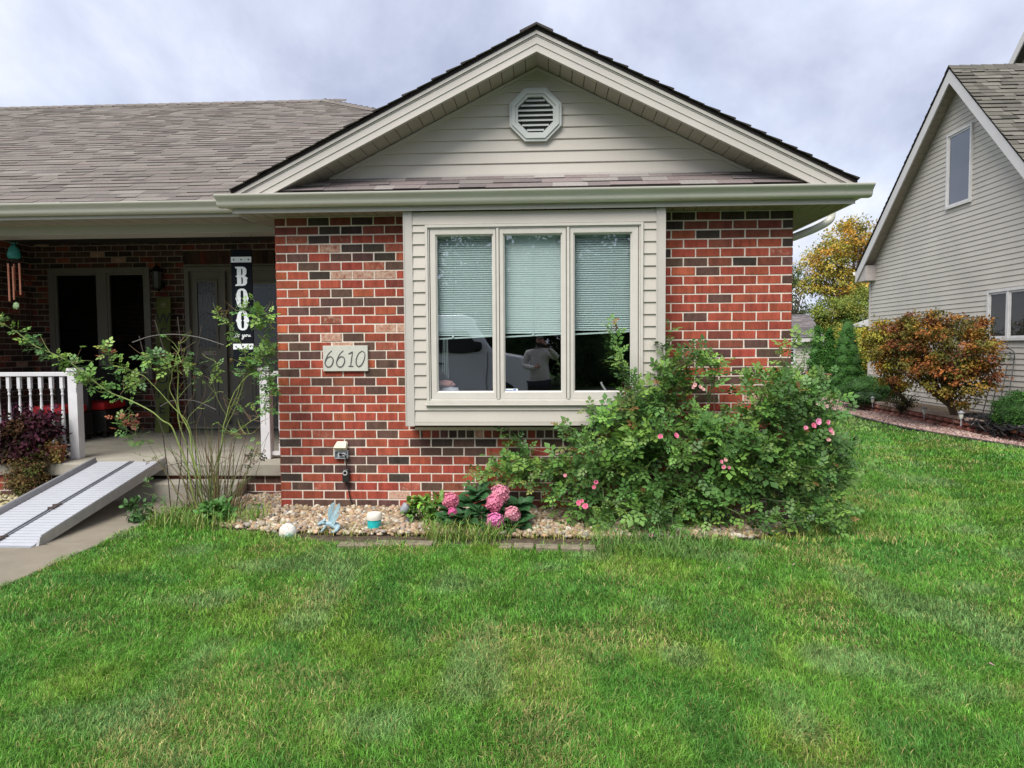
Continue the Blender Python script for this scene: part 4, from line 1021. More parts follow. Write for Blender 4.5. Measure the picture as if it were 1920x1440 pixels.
# ------------------------------------------------------------------ wind chime
cy_ = 7.02; wx = xat(33.5,cy_)
Zc = lambda py: zat(py,cy_,33)
wc = empty('wind_chime', (wx,cy_,Zc(583)), 'copper tube wind chime with turquoise pineapple top hanging from the porch beam', 'wind chime')
M_turq = mat('turquoise_glaze', (.02,.22,.19), .35, var=.4, vscale=60, bump=1, bscale=120)
mb = MB(); mb.lathe([(.050,Zc(485)-Zc(483)),(.058,0),(.061,.025),(.055,.06),(.040,.10),(.018,.125)], (wx,cy_,Zc(483)), 16)
for k in range(40):
    a = k*2.4; z = .006+k*.0026; r = .052-.00045*k*k*.03; blob(mb, (wx+r*math.cos(a),cy_+r*math.sin(a),Zc(483)+z), .008)
mb.build('pineapple', M_turq, wc, smooth=True)
mb = MB()
for k in range(7):
    a = k*PI*2/7; mb.add([(wx,cy_,Zc(463)),(wx+.012*math.cos(a+1.4),cy_+.012*math.sin(a+1.4),Zc(459)),(wx+.06*math.cos(a),cy_+.06*math.sin(a),Zc(453)),(wx+.012*math.cos(a-1.4),cy_+.012*math.sin(a-1.4),Zc(459))],[(0,1,2,3)])
mb.build('pineapple_crown', M_turq, wc)
mb = MB(); mb.tube([(wx,cy_,Zc(462)),(wx,cy_,BZ)], .0012, 5); mb.tube([(wx,cy_,Zc(485)),(wx,cy_,Zc(570))], .001, 5)
for dx_ in (-.055,-.03,.03,.055): mb.tube([(wx+dx_*.7,cy_,Zc(486)),(wx+dx_,cy_,Zc(494))], .001, 4)
mb.build('cord', M_black, wc)
M_cop = mat('copper', (.62,.26,.16), .35, metal=.75, var=.15, vscale=20)
for dx_, t, b in ((23.5,494,565),(29,494,545),(39,494,548),(44.5,494,553),(32,500,562)):
    mb = MB(); x = xat(dx_,cy_); mb.tube([(x,cy_+(.03 if dx_ in (29,39) else -.01),Zc(t)),(x,cy_+(.03 if dx_ in (29,39) else -.01),Zc(b))], .0105, 10); mb.build('chime_tube', M_cop, wc, smooth=True)
mb = MB(); blob(mb, (wx,cy_,Zc(573)), .034, seed=2, amp=.3, sq=(1,.5,1)); mb.build('striker', mat('pale_green_glass',(.35,.5,.25),.2), wc, smooth=True)

# ------------------------------------------------------------------ house number
ny = D-.030; q0, q1 = xat(605,ny), xat(689,ny); r0_, r1_ = zat(696,ny,650), zat(648,ny,650)
hn = empty('house_number_stone', ((q0+q1)/2,ny,r0_), 'pale stone plaque engraved 6610 set in the brick left of the bay window', 'number plaque')
mb = MB(); mb.box((q0,ny,r0_),(q1,D+.02,r1_)); mb.build('stone_tablet', mat('limestone',(.52,.52,.46),.85,var=.08,vscale=20,bump=.5,bscale=200), hn, bevel=.003)
six = [(.52,1.0),(.25,.78),(.04,.42),(.0,.16),(.16,-.02),(.42,.02),(.58,.26),(.58,.50),(.40,.62),(.18,.54),(.04,.34)]
one = [[(.10,.78),(.30,.86),(.44,.93)],[(.42,.92),(.34,.5),(.26,.03)],[(.08,.0),(.26,.02),(.46,.0)]]
zero = [(.50,.97),(.24,.80),(.06,.46),(.06,.14),(.22,-.01),(.46,.12),(.66,.48),(.70,.80),(.52,.97)]
H = (r1_-r0_)*.62; W = (q1-q0); bx_, bz_ = q0+W*.05, r0_+(r1_-r0_)*.19
fn = lambda ox: (lambda x,y: (bx_+(ox+x*.33)*W*.90, ny-.001, bz_+y*H))
mb = MB()
for ox, g in ((0,[six]),(.285,[six]),(.545,one),(.755,[zero])):
    f = fn(ox)
    for ln_ in g:
        q = catmull([(x,y,0) for x,y in ln_],6); nq = len(q)
        mb.tube([f(p.x,p.y) for p in q], [.0035+.0022*math.sin(PI*k/nq) for k in range(nq)], 6)
mb.build('engraved_digits', mat('engraved_grey',(.10,.10,.10),.8), hn)

# ------------------------------------------------------------------ outlet, cord, timer
oy = D-.02; ob_ = empty('outlet_box', (xat(638,oy)-0,oy,zat(860,oy,638)), 'grey weatherproof outlet box with its white cover flipped open on the brick', 'outlet box')
o0, o1 = xat(624.5,oy), xat(649.5,oy); z0, z1 = zat(859.5,oy,638), zat(844.5,oy,638)
mb = MB(); frame_box(mb, o0,o1,z0,z1,.007,D-.045,D-.002); mb.box((o0+.007,D-.02,z0+.007),(o1-.007,D-.004,z1-.007)); mb.build('box', mat('outlet_grey',(.30,.34,.36),.5), ob_, bevel=.002)
mb = MB(); mb.box((o0+.028,D-.030,z0+.018),(o1-.022,D-.0205,z1-.018)); mb.build('receptacle', M_white, ob_, bevel=.002)
c0, c1, cz = xat(620,oy-.09), xat(646,oy-.09), z1
mb = MB(); t = .004
mb.hexa([(o0+.01,D-.045,z1+.003),(o1-.005,D-.045,z1+.003),(o1-.005,D-.012,z1+.075),(o0+.02,D-.012,z1+.075),(o0-.002,D-.075,z1+.030),(o1-.010,D-.075,z1+.030),(o1-.016,D-.018,z1+.085),(o0+.02,D-.018,z1+.085)])
mb.build('cover', mat('yellowed_plastic',(.62,.57,.45),.5), ob_, bevel=.002)
mb = MB(); 
tm = P(650,890,Y=D-.03)
cr = empty('timer_cord', (tm.x,D-.03,.05), 'black outdoor timer and cable plugged into the outlet box and running into the stones', 'timer')
mb.tube(catmull([P(639,852,Y=D-.05),P(646,853,Y=D-.07),P(649.5,860,Y=D-.05),P(650,872,Y=D-.03),P(650,878,Y=D-.03)],6), .006, 8)
mb.tube(catmull([P(653,903,Y=D-.03),P(653.5,915,Y=D-.02),P(657,935,Y=D-.02),P(667,962,Y=D-.03),P(668,966,Y=D-.05)],6), .006, 8); mb.build('cable', M_black, cr, smooth=True)
mb = MB(); mb.lathe([(.012,0),(.013,.02),(.008,.035)], P(639,852,Y=D-.031), 10, M=Matrix.Rotation(R(90),3,'X')); mb.build('plug', M_black, cr, smooth=True)
mb = MB(); a = P(644.5,878,Y=D); b = P(657.5,903,Y=D); mb.box((a.x,D-.055,b.z),(b.x,D-.010,a.z)); mb.build('timer_body', mat('black_plastic',(.015,.015,.016),.4), cr, bevel=.008)
mb = MB(); c = P(647,887,Y=D-.057); mb.tube([(c.x+.019*math.cos(k*PI/8),D-.058,c.z+.019*math.sin(k*PI/8)) for k in range(17)], .0045, 6, cap=False); mb.build('dial_ring', mat('dial_grey',(.45,.45,.43),.4), cr)

# ------------------------------------------------------------------ ramp
ra = empty('wheelchair_ramp', (-4.06,5.9,0), 'folding aluminium wheelchair ramp from the walk up to the porch edge', 'ramp')
RX1, RX0 = xat(307,6.74,868), xat(172,6.74,868)
RXb1 = P(97,1024,Z=.03).x
top = Vector((0,6.80,FLOOR+.012)); bot = Vector((0,P(97,1026,Z=.02).y,.024)); dv = (bot-top); RL = dv.length; dv.normalize(); rn = Vector((0,dv.z,-dv.y)); rn = rn if rn.z > 0 else -rn
xm_ = (RX0+RX1)/2+.01
def rp(x, s, n_): return Vector((x,0,0))+top+dv*s+rn*n_
for x0, x1 in ((RX0+.03,xm_-.022),(xm_+.022,RX1-.03)):
    mb = MB(); s = 0; w = RL/36
    while s < RL-.001:
        s1_ = min(s+w*.84, RL)
        mb.hexa([rp(x0,s,-.012),rp(x1,s,-.012),rp(x1,s1_,-.012),rp(x0,s1_,-.012),rp(x0,s,.002),rp(x1,s,.002),rp(x1,s1_,.002),rp(x0,s1_,.002)])
        s2 = min(s+w, RL)
        mb.hexa([rp(x0,s1_,-.012),rp(x1,s1_,-.012),rp(x1,s2,-.012),rp(x0,s2,-.012),rp(x0,s1_,-.002),rp(x1,s1_,-.002),rp(x1,s2,-.002),rp(x0,s2,-.002)],1)
        s += w
    mb.build('tread_panel', [M_alu, mat('groove_grey',(.22,.23,.26),.6)], ra)
def rail(x, sg):
    mb = MB(); mb.hexa([rp(x,0,-.045),rp(x+sg*.03,0,-.045),rp(x+sg*.03,RL-.02,-.028),rp(x,RL-.02,-.028),rp(x,0,.045),rp(x+sg*.006,0,.045),rp(x+sg*.006,RL-.06,.045),rp(x,RL-.06,.045)])
    mb.hexa([rp(x-.004,0,.040),rp(x+sg*.012,0,.040),rp(x+sg*.012,RL-.08,.040),rp(x-.004,RL-.08,.040),rp(x-.004,0,.052),rp(x+sg*.012,0,.052),rp(x+sg*.012,RL-.08,.052),rp(x-.004,RL-.08,.052)])
    mb.build('side_rail', M_alu2, ra)
rail(RX0, 1); rail(RX1, -1)
mb = MB()
for dx_ in (-.02,.009): mb.hexa([rp(xm_+dx_,0,-.03),rp(xm_+dx_+.010,0,-.03),rp(xm_+dx_+.010,RL,-.03),rp(xm_+dx_,RL,-.03),rp(xm_+dx_,0,.012),rp(xm_+dx_+.010,0,.012),rp(xm_+dx_+.010,RL,.012),rp(xm_+dx_,RL,.012)])
mb.hexa([rp(xm_-.024,0,-.03),rp(xm_+.024,0,-.03),rp(xm_+.024,RL,-.03),rp(xm_-.024,RL,-.03),rp(xm_-.024,0,-.004),rp(xm_+.024,0,-.004),rp(xm_+.024,RL,-.004),rp(xm_-.024,RL,-.004)])
mb.build('centre_hinge_rail', M_alu3, ra)
for s in (RL*.60, RL*.93):
    mb = MB()
    for k in range(4): mb.tube([rp(xm_-.035+.02*(k%2),s+.03*k,.012),rp(xm_+.03,s+.03*k-.02,.014)], .008, 6)
    mb.build('hinge', mat('rusty_hinge',(.05,.035,.03),.8,var=.4), ra)
mb = MB(); mb.hexa([rp(RX0+.03,RL,-.012),rp(RX1-.03,RL,-.012),rp(RX1-.03,RL+.07,-.020),rp(RX0+.03,RL+.07,-.020),rp(RX0+.03,RL,.000),rp(RX1-.03,RL,.000),rp(RX1-.03,RL+.07,-.016),rp(RX0+.03,RL+.07,-.016)]); mb.build('lip', mat('groove_grey'), ra)

# ------------------------------------------------------------------ planters at the left
def planter_box(x0,x1,y0,y1,z0,h,par):
    mb = MB(); mb.hexa([(x0+.015,y0+.015,z0),(x1-.015,y0+.015,z0),(x1-.015,y1-.015,z0),(x0+.015,y1-.015,z0),(x0,y0,z0+h),(x1,y0,z0+h),(x1,y1,z0+h),(x0,y1,z0+h)])
    mb.box((x0-.008,y0-.008,z0+h-.02),(x1+.008,y1+.008,z0+h+.005)); mb.build('planter_box', mat('terracotta_plastic',(.27,.075,.04),.7,var=.15), par, bevel=.005)
cl = empty('coleus_planter', (-5.35,6.9,FLOOR), 'terracotta trough of purple coleus spilling over the porch edge', 'planter')
a, b = xat(-20,6.85), xat(72,6.85)
planter_box(a,b,6.79,6.96,FLOOR,.17,cl)
zc = lambda py,Y=6.8: zat(py,Y,50)
PURP = [(.055,.014,.024),(.035,.014,.018),(.10,.025,.05),(.04,.028,.015),(.07,.035,.018),(.045,.05,.02),(.028,.012,.014)]
foliage('coleus_foliage', [(xat(10,6.85),6.85,zc(835),.26,.16,.20),(xat(55,6.85),6.84,zc(805),.25,.15,.22,1.2),(xat(45,6.8),6.8,zc(850),.30,.15,.14)], 5200, .055, PURP, M_leafm, cl, clumps=120, spread=.05, shell=.1)
def spikes(name, pts, parent, cols, base, r=.012, mat_=None):
    Vs, Fs, Cs = [], [], []; T, TF = LEAFS, LEAFS_F
    for (q, h) in pts:
        n_ = int(h/.006); z = np.linspace(0,h,n_); th = rng.random(n_)*2*PI
        pos = np.stack([q.x+z*.06*np.sin(q.x*9), np.full(n_,q.y), q.z+z],1)
        d_ = np.stack([np.cos(th), np.sin(th), np.full(n_,.7)],1); V, Fc, c_ = scatter(T,TF,pos,basis(d_),np.full(n_,r*2.0)*(1.2-.8*z/h),np.array(cols)[rng.integers(0,len(cols),n_)])
        Fs.append(Fc+sum(len(v) for v in Vs)); Vs.append(V); Cs.append(c_)
    return np_mesh(name, np.concatenate(Vs), np.concatenate(Fs), np.concatenate(Cs), mat_ or M_leafm, parent)
for px,py,h in ((25,790,.17),(30,768,.08),(55,775,.14),(70,785,.12),(48,800,.1),(8,790,.12),(66,800,.1),(40,795,.12)): spikes('flower_spike', [(P(px,py,Y=6.84),h)], cl, [(.16,.03,.10),(.10,.02,.06),(.24,.07,.14)], 0)
hang = empty('trailing_plant', (xat(35,6.66),6.66,0), 'drying brownish green trailing plant hanging down in front of the porch slab', 'plant')
OLV = [(.10,.12,.03),(.16,.11,.04),(.07,.09,.03),(.20,.13,.05),(.12,.06,.03)]
foliage('trailing_foliage', [(xat(38,6.66),6.66,zat(890,6.66,40),.20,.10,.20),(xat(45,6.66),6.66,zat(915,6.66,40),.15,.08,.10),(xat(60,6.72),6.72,zat(868,6.72,60),.12,.08,.07)], 5200, .026, OLV, M_leafm, hang, clumps=110, spread=.035, shell=.1)
mb = MB()
for k in range(26):
    x = xat(random.uniform(10,72),6.68); mb.tube(catmull([(x,6.74,FLOOR+.02),(x+random.uniform(-.03,.03),6.62,.26),(x+random.uniform(-.05,.05),6.63,random.uniform(.02,.1))],4), .0022, 4)
mb.build('stems', mat('dry_stem',(.16,.12,.06),.9), hang)
pt_ = empty('terracotta_pot', (xat(95,6.85),6.85,FLOOR), 'terracotta pot with withered yellow creeper beside the coleus trough', 'plant pot')
xx = xat(96,6.87); mb = MB(); mb.lathe([(.07,0),(.095,.14),(.102,.14),(.102,.17),(.085,.17),(.08,.13)], (xx,6.87,FLOOR), 18); mb.build('pot', mat('terracotta',(.30,.09,.05),.8,var=.2,vscale=20), pt_, smooth=True)
foliage('withered_foliage', [(xx,6.83,FLOOR+.16,.10,.09,.05),(xx-.08,6.78,FLOOR+.08,.04,.03,.10),(xx+.06,6.78,FLOOR+.08,.03,.03,.10)], 900, .032, [(.30,.20,.06),(.22,.17,.05),(.18,.10,.05)], M_leafm, pt_, clumps=40, spread=.025, shell=.1)
gn = empty('gnome_figure', P(102,838,Y=6.86), 'tiny white and red gnome figure standing in the terracotta pot', 'figurine')
g = P(102,840,Y=6.86); mb = MB(); mb.lathe([(.018,0),(.024,.02),(.022,.04),(.016,.045)], g, 12); mb.build('red_body', mat('gnome_red',(.35,.02,.05),.5), gn, smooth=True)
mb = MB(); mb.lathe([(.017,.046),(.020,.055),(.017,.072),(.006,.085)], g, 12); mb.lathe([(.004,0),(.019,.004),(.023,.03)], g+Vector((0,-.004,-.001)), 10); mb.build('white_cap', M_white, gn, smooth=True)
p2 = empty('small_orange_pot', P(114,842,Y=7.0), 'small orange pot tucked between the terracotta pot and railing post', 'plant pot')
g = P(115,842,Y=7.0); mb = MB(); mb.lathe([(.035,-.06),(.045,.01),(.055,.02),(.05,.035),(.04,.03)], g, 14); mb.build('pot', mat('orange_glaze',(.40,.09,.03),.5), p2, smooth=True)

# ------------------------------------------------------------------ garden ornaments
fa = P(622,992,Z=.05); fy = fa.y
M_fairy = mat('pale_blue_paint', (.30,.43,.48), .6, var=.2, vscale=30, bump=.4)
fr = empty('fairy_statue', (fa.x,fy,0), 'pale blue crouching fairy statue with raised wings on the stones', 'statue')
sk_ = lambda px,py,dy=0: P(px,py,Y=fy+dy)
def wing(pts, dy0, dy1, name='wing'):
    mb = MB(); q = [sk_(*p) for p in pts]; n_ = len(q)
    f_ = [(p.x, fy+dy0+(dy1-dy0)*k/n_, p.z) for k,p in enumerate(q)]; b_ = [(x,y_+.008,z) for x,y_,z in f_]
    mb.add(f_+b_, [tuple(range(n_)), tuple(range(2*n_-1,n_-1,-1))]+[(k,(k+1)%n_,n_+(k+1)%n_,n_+k) for k in range(n_)])
    for k in (1,2,3): mb.tube([f_[0], Vector(f_[k+1 if k+1<n_ else n_-1])*.92+Vector(f_[0])*.08], .0022, 5)
    mb.build(name, M_fairy, fr)
wing([(617,978),(614,965),(616,952),(622,944),(627,941),(627,948),(624,962),(621,978)], .0, .0)
wing([(621,980),(624,966),(630,951),(637,942),(639,948),(637,956),(630,966),(625,980)], -.01, -.02)
wing([(623,982),(628,970),(638,958),(638,964),(632,974),(628,984)], -.02, -.03)
# body as one skinned figure: kneeling, leaning forward over its arms
def skin_figure(name, joints, edges, material, parent=None, origin=None, sub=2):
    me = bpy.data.meshes.new(name); me.from_pydata([tuple(j[0]) for j in joints], edges, []); me.update(); me.materials.append(material)
    o = link(name, me, parent, origin)
    o.modifiers.new('skin', 'SKIN'); sv = me.skin_vertices[0].data if me.skin_vertices else None
    if sv is None:
        bm = bmesh.new(); bm.from_mesh(me); bm.verts.layers.skin.verify(); bm.to_mesh(me); bm.free(); sv = me.skin_vertices[0].data
    for k, j in enumerate(joints):
        r = j[1]; sv[k].radius = (r, r) if not hasattr(r,'__len__') else r
    sv[0].use_root = True
    md = o.modifiers.new('sub', 'SUBSURF'); md.levels = sub; md.render_levels = sub
    return o
J = [(sk_(628,988),.030),(sk_(620,982),.022),(sk_(613,979),.018),(sk_(608,980),.012),(sk_(603,981,-.01),.024),(sk_(600,979,-.01),.016),
     (sk_(610,988,-.02),.010),(sk_(603,996,-.03),.008),(sk_(599,998,-.03),.006),(sk_(634,992,-.02),.020),(sk_(628,997,-.04),.014),(sk_(634,984,.02),.018),(sk_(636,993,.03),.013),(sk_(620,998,-.05),.010)]
skin_figure('fairy_body', J, [(0,1),(1,2),(2,3),(3,4),(4,5),(2,6),(6,7),(7,8),(0,9),(9,10),(10,13),(0,11),(11,12)], M_fairy, fr)
mb = MB(); c = sk_(603,981,-.012)
for k in range(14): blob(mb, (c.x+random.uniform(-.022,.025),c.y+random.uniform(-.02,.02),c.z+random.uniform(-.012,.028)), random.uniform(.010,.016), seed=k)
mb.build('hair', M_fairy, fr, smooth=True)
# solar jar light, white cap over turquoise glass
g = P(702,988,Z=.045); jr = empty('solar_jar_light', (g.x,g.y,0), 'short solar light with white cap and turquoise glass on the stones', 'solar light')
rj = (xat(716,g.y)-xat(688,g.y))/2; h1 = zat(973,g.y,700); h2 = zat(961,g.y,700)
mb = MB(); mb.lathe([(rj*.92,.02),(rj*.95,h1-.002)], (g.x,g.y,0), 20); mb.build('glass_jar', mat('turquoise_glass',(.02,.42,.42),.15,var=.25,vscale=25), jr, smooth=True)
mb = MB(); mb.lathe([(rj,h1-.001),(rj*1.02,h1+.012),(rj*1.0,h2-.012),(rj*.85,h2),(rj*.3,h2+.002)], (g.x,g.y,0), 20); mb.build('cap', mat('weathered_white',(.66,.62,.54),.6,var=.12,vscale=20), jr, smooth=True)
# iridescent ball
g = P(540,1006,Z=.02); r_ = (xat(557,g.y)-xat(524,g.y))/2; mb = MB(); bm = bmesh.new(); bmesh.ops.create_uvsphere(bm, u_segments=28, v_segments=18, radius=r_)
mb.add([tuple(Vector((g.x,g.y,r_*.82))+v.co) for v in bm.verts],[tuple(v.index for v in f.verts) for f in bm.faces])
bl = bpy.data.materials.new('ball_glass'); bl.use_nodes = True; t_ = bl.node_tree; b_ = t_.nodes['Principled BSDF']; tc_ = nd(t_,'ShaderNodeTexCoord'); v_ = nd(t_,'ShaderNodeTexVoronoi'); v_.inputs['Scale'].default_value = 28; v_.feature = 'DISTANCE_TO_EDGE'
n_ = nd(t_,'ShaderNodeTexNoise'); n_.inputs['Scale'].default_value = 9; r2 = nd(t_,'ShaderNodeValToRGB'); t_.links.new(tc_.outputs['Object'],v_.inputs['Vector']); t_.links.new(tc_.outputs['Object'],n_.inputs['Vector']); t_.links.new(n_.outputs['Fac'],r2.inputs[0])
r2.color_ramp.elements[0].position=.35; r2.color_ramp.elements[0].color=(.62,.52,.42,1); r2.color_ramp.elements[1].position=.65; r2.color_ramp.elements[1].color=(.45,.68,.55,1); e=r2.color_ramp.elements.new(.5); e.color=(.75,.72,.68,1)
m_ = nd(t_,'ShaderNodeMapRange'); m_.inputs['From Max'].default_value=.06; m_.inputs['To Min'].default_value=.55; t_.links.new(v_.outputs['Distance'],m_.inputs['Value']); vm = nd(t_,'ShaderNodeVectorMath',operation='MULTIPLY'); t_.links.new(r2.outputs[0],vm.inputs[0]); t_.links.new(m_.outputs[0],vm.inputs[1]); t_.links.new(vm.outputs[0],b_.inputs['Base Color']); b_.inputs['Roughness'].default_value=.15
tag(mb.build('mosaic_ball', bl, origin=(g.x,g.y,0), smooth=True), 'round crackle glass ball glinting white and green in the grass edge', 'garden ball')
# small grey spotlight
g = P(764,982,Z=.03); sl = empty('garden_spotlight', (g.x,g.y,0), 'small grey garden spotlight on a stake at the foot of the brick', 'spotlight')
M_gp = mat('grey_plastic',(.27,.28,.31),.45); mb = MB(); M3 = Matrix.Rotation(R(-35),3,'X') @ Matrix.Rotation(R(30),3,'Y')
hc = P(760,953,Y=g.y); mb.lathe([(.018,-.045),(.034,-.03),(.040,.02),(.042,.03),(.036,.031),(.03,.02)], hc, 16, M=M3); mb.build('lamp_head', M_gp, sl, smooth=True)
mb = MB(); mb.tube([hc+Vector((.005,0,-.02)),(g.x+.004,g.y,.07),(g.x,g.y,-.03)], [.012,.012,.008], 8); mb.lathe([(.022,.03),(.024,.045),(.014,.06)], (g.x,g.y,0), 10); mb.build('stake', M_gp, sl, smooth=True)

# ------------------------------------------------------------------ pebbles
def ico(sub):
    bm = bmesh.new(); bmesh.ops.create_icosphere(bm, subdivisions=sub, radius=1); V = np.array([v.co[:] for v in bm.verts]); Fc = np.array([[v.index for v in f.verts] for f in bm.faces]); bm.free(); return V, Fc
IV, IF = ico(2)
IV = IV*(1+.16*np.sin(IV[:,[0]]*3+1)*np.cos(IV[:,[1]]*2.5))
def in_poly(x, y, poly):
    c = np.zeros(len(x), bool); n_ = len(poly)
    for i in range(n_):
        x1,y1 = poly[i]; x2,y2 = poly[(i+1)%n_]
        c ^= ((y1 > y) != (y2 > y)) & (x < (x2-x1)*(y-y1)/((y2-y1) if y2 != y1 else 1e-9)+x1)
    return c
def pebbles(name, poly, n, r0, r1, pal, z=.012, zfn=None):
    xs = [p[0] for p in poly]; ys = [p[1] for p in poly]
    x = rng.uniform(min(xs),max(xs),n*3); y = rng.uniform(min(ys),max(ys),n*3); m = in_poly(x,y,poly); x, y = x[m][:n], y[m][:n]; n = len(x)
    s = rng.uniform(r0,r1,n)
    sc = np.stack([s*rng.uniform(.8,1.35,n), s*rng.uniform(.8,1.2,n), s*rng.uniform(.5,.85,n)],1)
    zz = z+s*.3+rng.random(n)*r1*1.0
    if zfn is not None: zz = zz+zfn(x,y)
    d = rdir(n); d[:,2] *= .35
    pal = np.array(pal); c = pal[rng.integers(0,len(pal),n)]*(1+.12*rng.normal(size=(n,1)))
    V, Fc, cc = scatter(IV, IF, np.stack([x,y,zz],1), basis(d), sc, np.clip(c,.01,.85))
    return tag(np_mesh(name, V, Fc, cc, M_stone, smooth=True), None, None, kind='stuff')
PEB = [(.36,.28,.17),(.44,.37,.26),(.28,.20,.12),(.38,.29,.20),(.48,.44,.36),(.25,.18,.13),(.34,.23,.13),(.28,.25,.22),(.38,.26,.18)]
hump = lambda x,y: .008*np.clip((y-5.45)/.8,0,1)
p_ = pebbles('river_pebbles', [(-3.0,6.2),(-2.8,5.62),(-2.25,5.45),(-1.6,5.40),(.7,5.32),(1.5,5.34),(1.85,5.5),(2.05,6.2),(WL,6.24),(WL-.02,6.8),(-3.0,6.7)], 8600, .012, .026, PEB, zfn=hump)
tag(p_, 'tan and cream river pebbles covering the bed at the foot of the wall', 'pebbles')
p_ = pebbles('side_pebbles', [(-7.5,5.2),(-5.0,5.2),(-5.0,6.7),(-7.5,6.7)], 2600, .012, .026, [(.38,.33,.18),(.45,.40,.26),(.32,.28,.14),(.42,.36,.24)], zfn=lambda x,y: 0*x+.01)
tag(p_, 'mossy yellow pebbles in the bed left of the ramp', 'pebbles')
# edging pavers
M_pav = mat('old_paver', (.19,.16,.11), .95, var=.3, vscale=18, bump=.8, bscale=90, dirt=.4)
pavs = [(632,700,1022,1016),(702,756,1018,1018),(758,812,1020,1019),(934,960,1024,1024),(962,1002,1024,1026),(1004,1048,1026,1026),(1050,1090,1026,1027),(1092,1120,1027,1027)]
names = ['mossy leftmost paver of the bed edge below the fairy statue','tan edging paver below the turquoise solar light','tan edging paver left of the long grass tuft','short grey edging paver just right of the grass tuft','light edging paver second from the grass tuft','pale edging paver in the middle of the right row below the pebbles','grey edging paver second from the rose bush','half hidden edging paver at the foot of the rose bush']
for (a,b,py,_), lab in zip(pavs, names):
    q = P(a,py,Z=.03); q2 = P(b,py,Z=.03); mb = MB(); y0 = q.y-.03+random.uniform(-.008,.008)
    mb.box((q.x+.004,y0,-.02),(q2.x-.004,y0+.10,.036+random.uniform(-.005,.005))); o = mb.build('edging_paver', M_pav, origin=(q.x,y0,0), bevel=.008); tag(o, lab, 'paver', 'pavers edging the flower bed'); o.rotation_euler.z = random.uniform(-.02,.02)
# ------------------------------------------------------------------ lawn blades
def vnoise(x, y, s, seed):
    r = np.random.default_rng(seed); G = r.random((64,64)); u, v = (x/s)%64, (y/s)%64
    i, j = u.astype(int), v.astype(int); f, g = u-i, v-j; f = f*f*(3-2*f); g = g*g*(3-2*g); i2, j2 = (i+1)%64, (j+1)%64
    return (G[i,j]*(1-f)*(1-g)+G[i2,j]*f*(1-g)+G[i,j2]*(1-f)*g+G[i2,j2]*f*g)
LAWN_X = [(2.0,6.9),(10.0,6.9),(10.8,6.7),(12.7,6.4),(15.8,6.5),(22,6.9)]
def lawn_edge(y): return np.interp(y, [p[0] for p in LAWN_X], [p[1] for p in LAWN_X])
def grass_batch(n, y0, y1, h0, h1, w, lev=2):
    t = rng.random(n*2); y = (y0**2+(y1**2-y0**2)*t)**.5
    x = (rng.random(n*2)-.5)*2*(.80*y+.6)+.0*y
    bed = in_poly(x, y, bed_poly); m = (x > WALKX-.02+.02*np.sin(y*9)) & ~bed & (x < lawn_edge(y)-.03) & ~((y > 6.2) & (x < WR+.05))
    x, y = x[m][:n], y[m][:n]; n = len(x)
    band = np.sign(np.sin((x-.35*(y-6))*2.6))*np.clip((x-1.6)/1.2,0,1)*np.clip((y-4.2)/1.5,0,1)
    big = vnoise(x,y,.55,1); med = vnoise(x,y,.16,2); sm = vnoise(x,y,.05,3)
    hgt = (h0+(h1-h0)*rng.random(n))*(.65+.45*med+.35*big)
    ang = 2*PI*vnoise(x,y,.5,4)*2.0+ (vnoise(x,y,.12,5)-.5)*5.0
    lean = .15+.65*vnoise(x,y,.25,6)
    dx = np.cos(ang)*lean*.8+.85*rng.normal(size=n)+.1*band; dy = np.sin(ang)*lean*.8+.85*rng.normal(size=n)+.5*band
    # per-blade colours: fresh green, bluish fescue patches, straw
    g1 = np.array([.120,.300,.038]); g2 = np.array([.080,.235,.038]); g3 = np.array([.200,.310,.130]); g4 = np.array([.38,.34,.13]); g5 = np.array([.185,.330,.042])
    wy = vnoise(x,y,.42,7)[:,None]; wb = vnoise(x,y,.33,8)[:,None]
    c = g1*(1-np.clip((wy-.5)*2.2,0,1))+g5*np.clip((wy-.5)*2.2,0,1)
    k = np.clip((wb-.60)*2.4,0,.55); c = c*(1-k)+g3*k
    k = np.clip((.38-wb)*3.5,0,.9); c = c*(1-k)+g2*k
    straw = (rng.random(n) < .07+.30*np.clip((vnoise(x,y,.5,9)-.55)*3,0,1))[:,None]; c = np.where(straw, g4, c)
    c = c*(.48+1.24*rng.random((n,1)))*(.78+.44*sm[:,None])
    side = np.stack([-dy,dx],1); side = side/np.maximum(np.linalg.norm(side,axis=1,keepdims=True),1e-6); rot = rng.random(n)*2*PI
    sx, sy = np.cos(rot), np.sin(rot); ww = w*(.7+.6*rng.random(n))
    P0 = np.stack([x,y,np.full(n,.0)],1); S = np.stack([sx,sy,np.zeros(n)],1)*ww[:,None]*.5
    b1 = np.stack([x+dx*hgt*.18,y+dy*hgt*.18,hgt*.55],1); ln_ = np.sqrt(dx*dx+dy*dy)
    b2 = np.stack([x+dx*hgt*.62,y+dy*hgt*.62,hgt*np.clip(1.0-.20*ln_,.45,1)],1)
    V = np.stack([P0-S,P0+S,b1-S*.85,b1+S*.85,b2],1).reshape(-1,3)
    o = (np.arange(n)*5)[:,None]; Fc = np.concatenate([o+np.array([[0,1,3]]), o+np.array([[0,3,2]]), o+np.array([[2,3,4]])])
    C = np.repeat(c,5,axis=0); C = C.reshape(n,5,3); C = C.reshape(-1,3)
    return V, Fc, C
bat = [grass_batch(250000,1.9,3.4,.016,.040,.0026), grass_batch(170000,3.4,5.2,.020,.044,.0036), grass_batch(95000,5.0,8.2,.03,.065,.006), grass_batch(60000,8.0,12,.03,.06,.010), grass_batch(26000,12,20,.03,.055,.016)]
off = 0; Vs, Fs, Cs = [], [], []
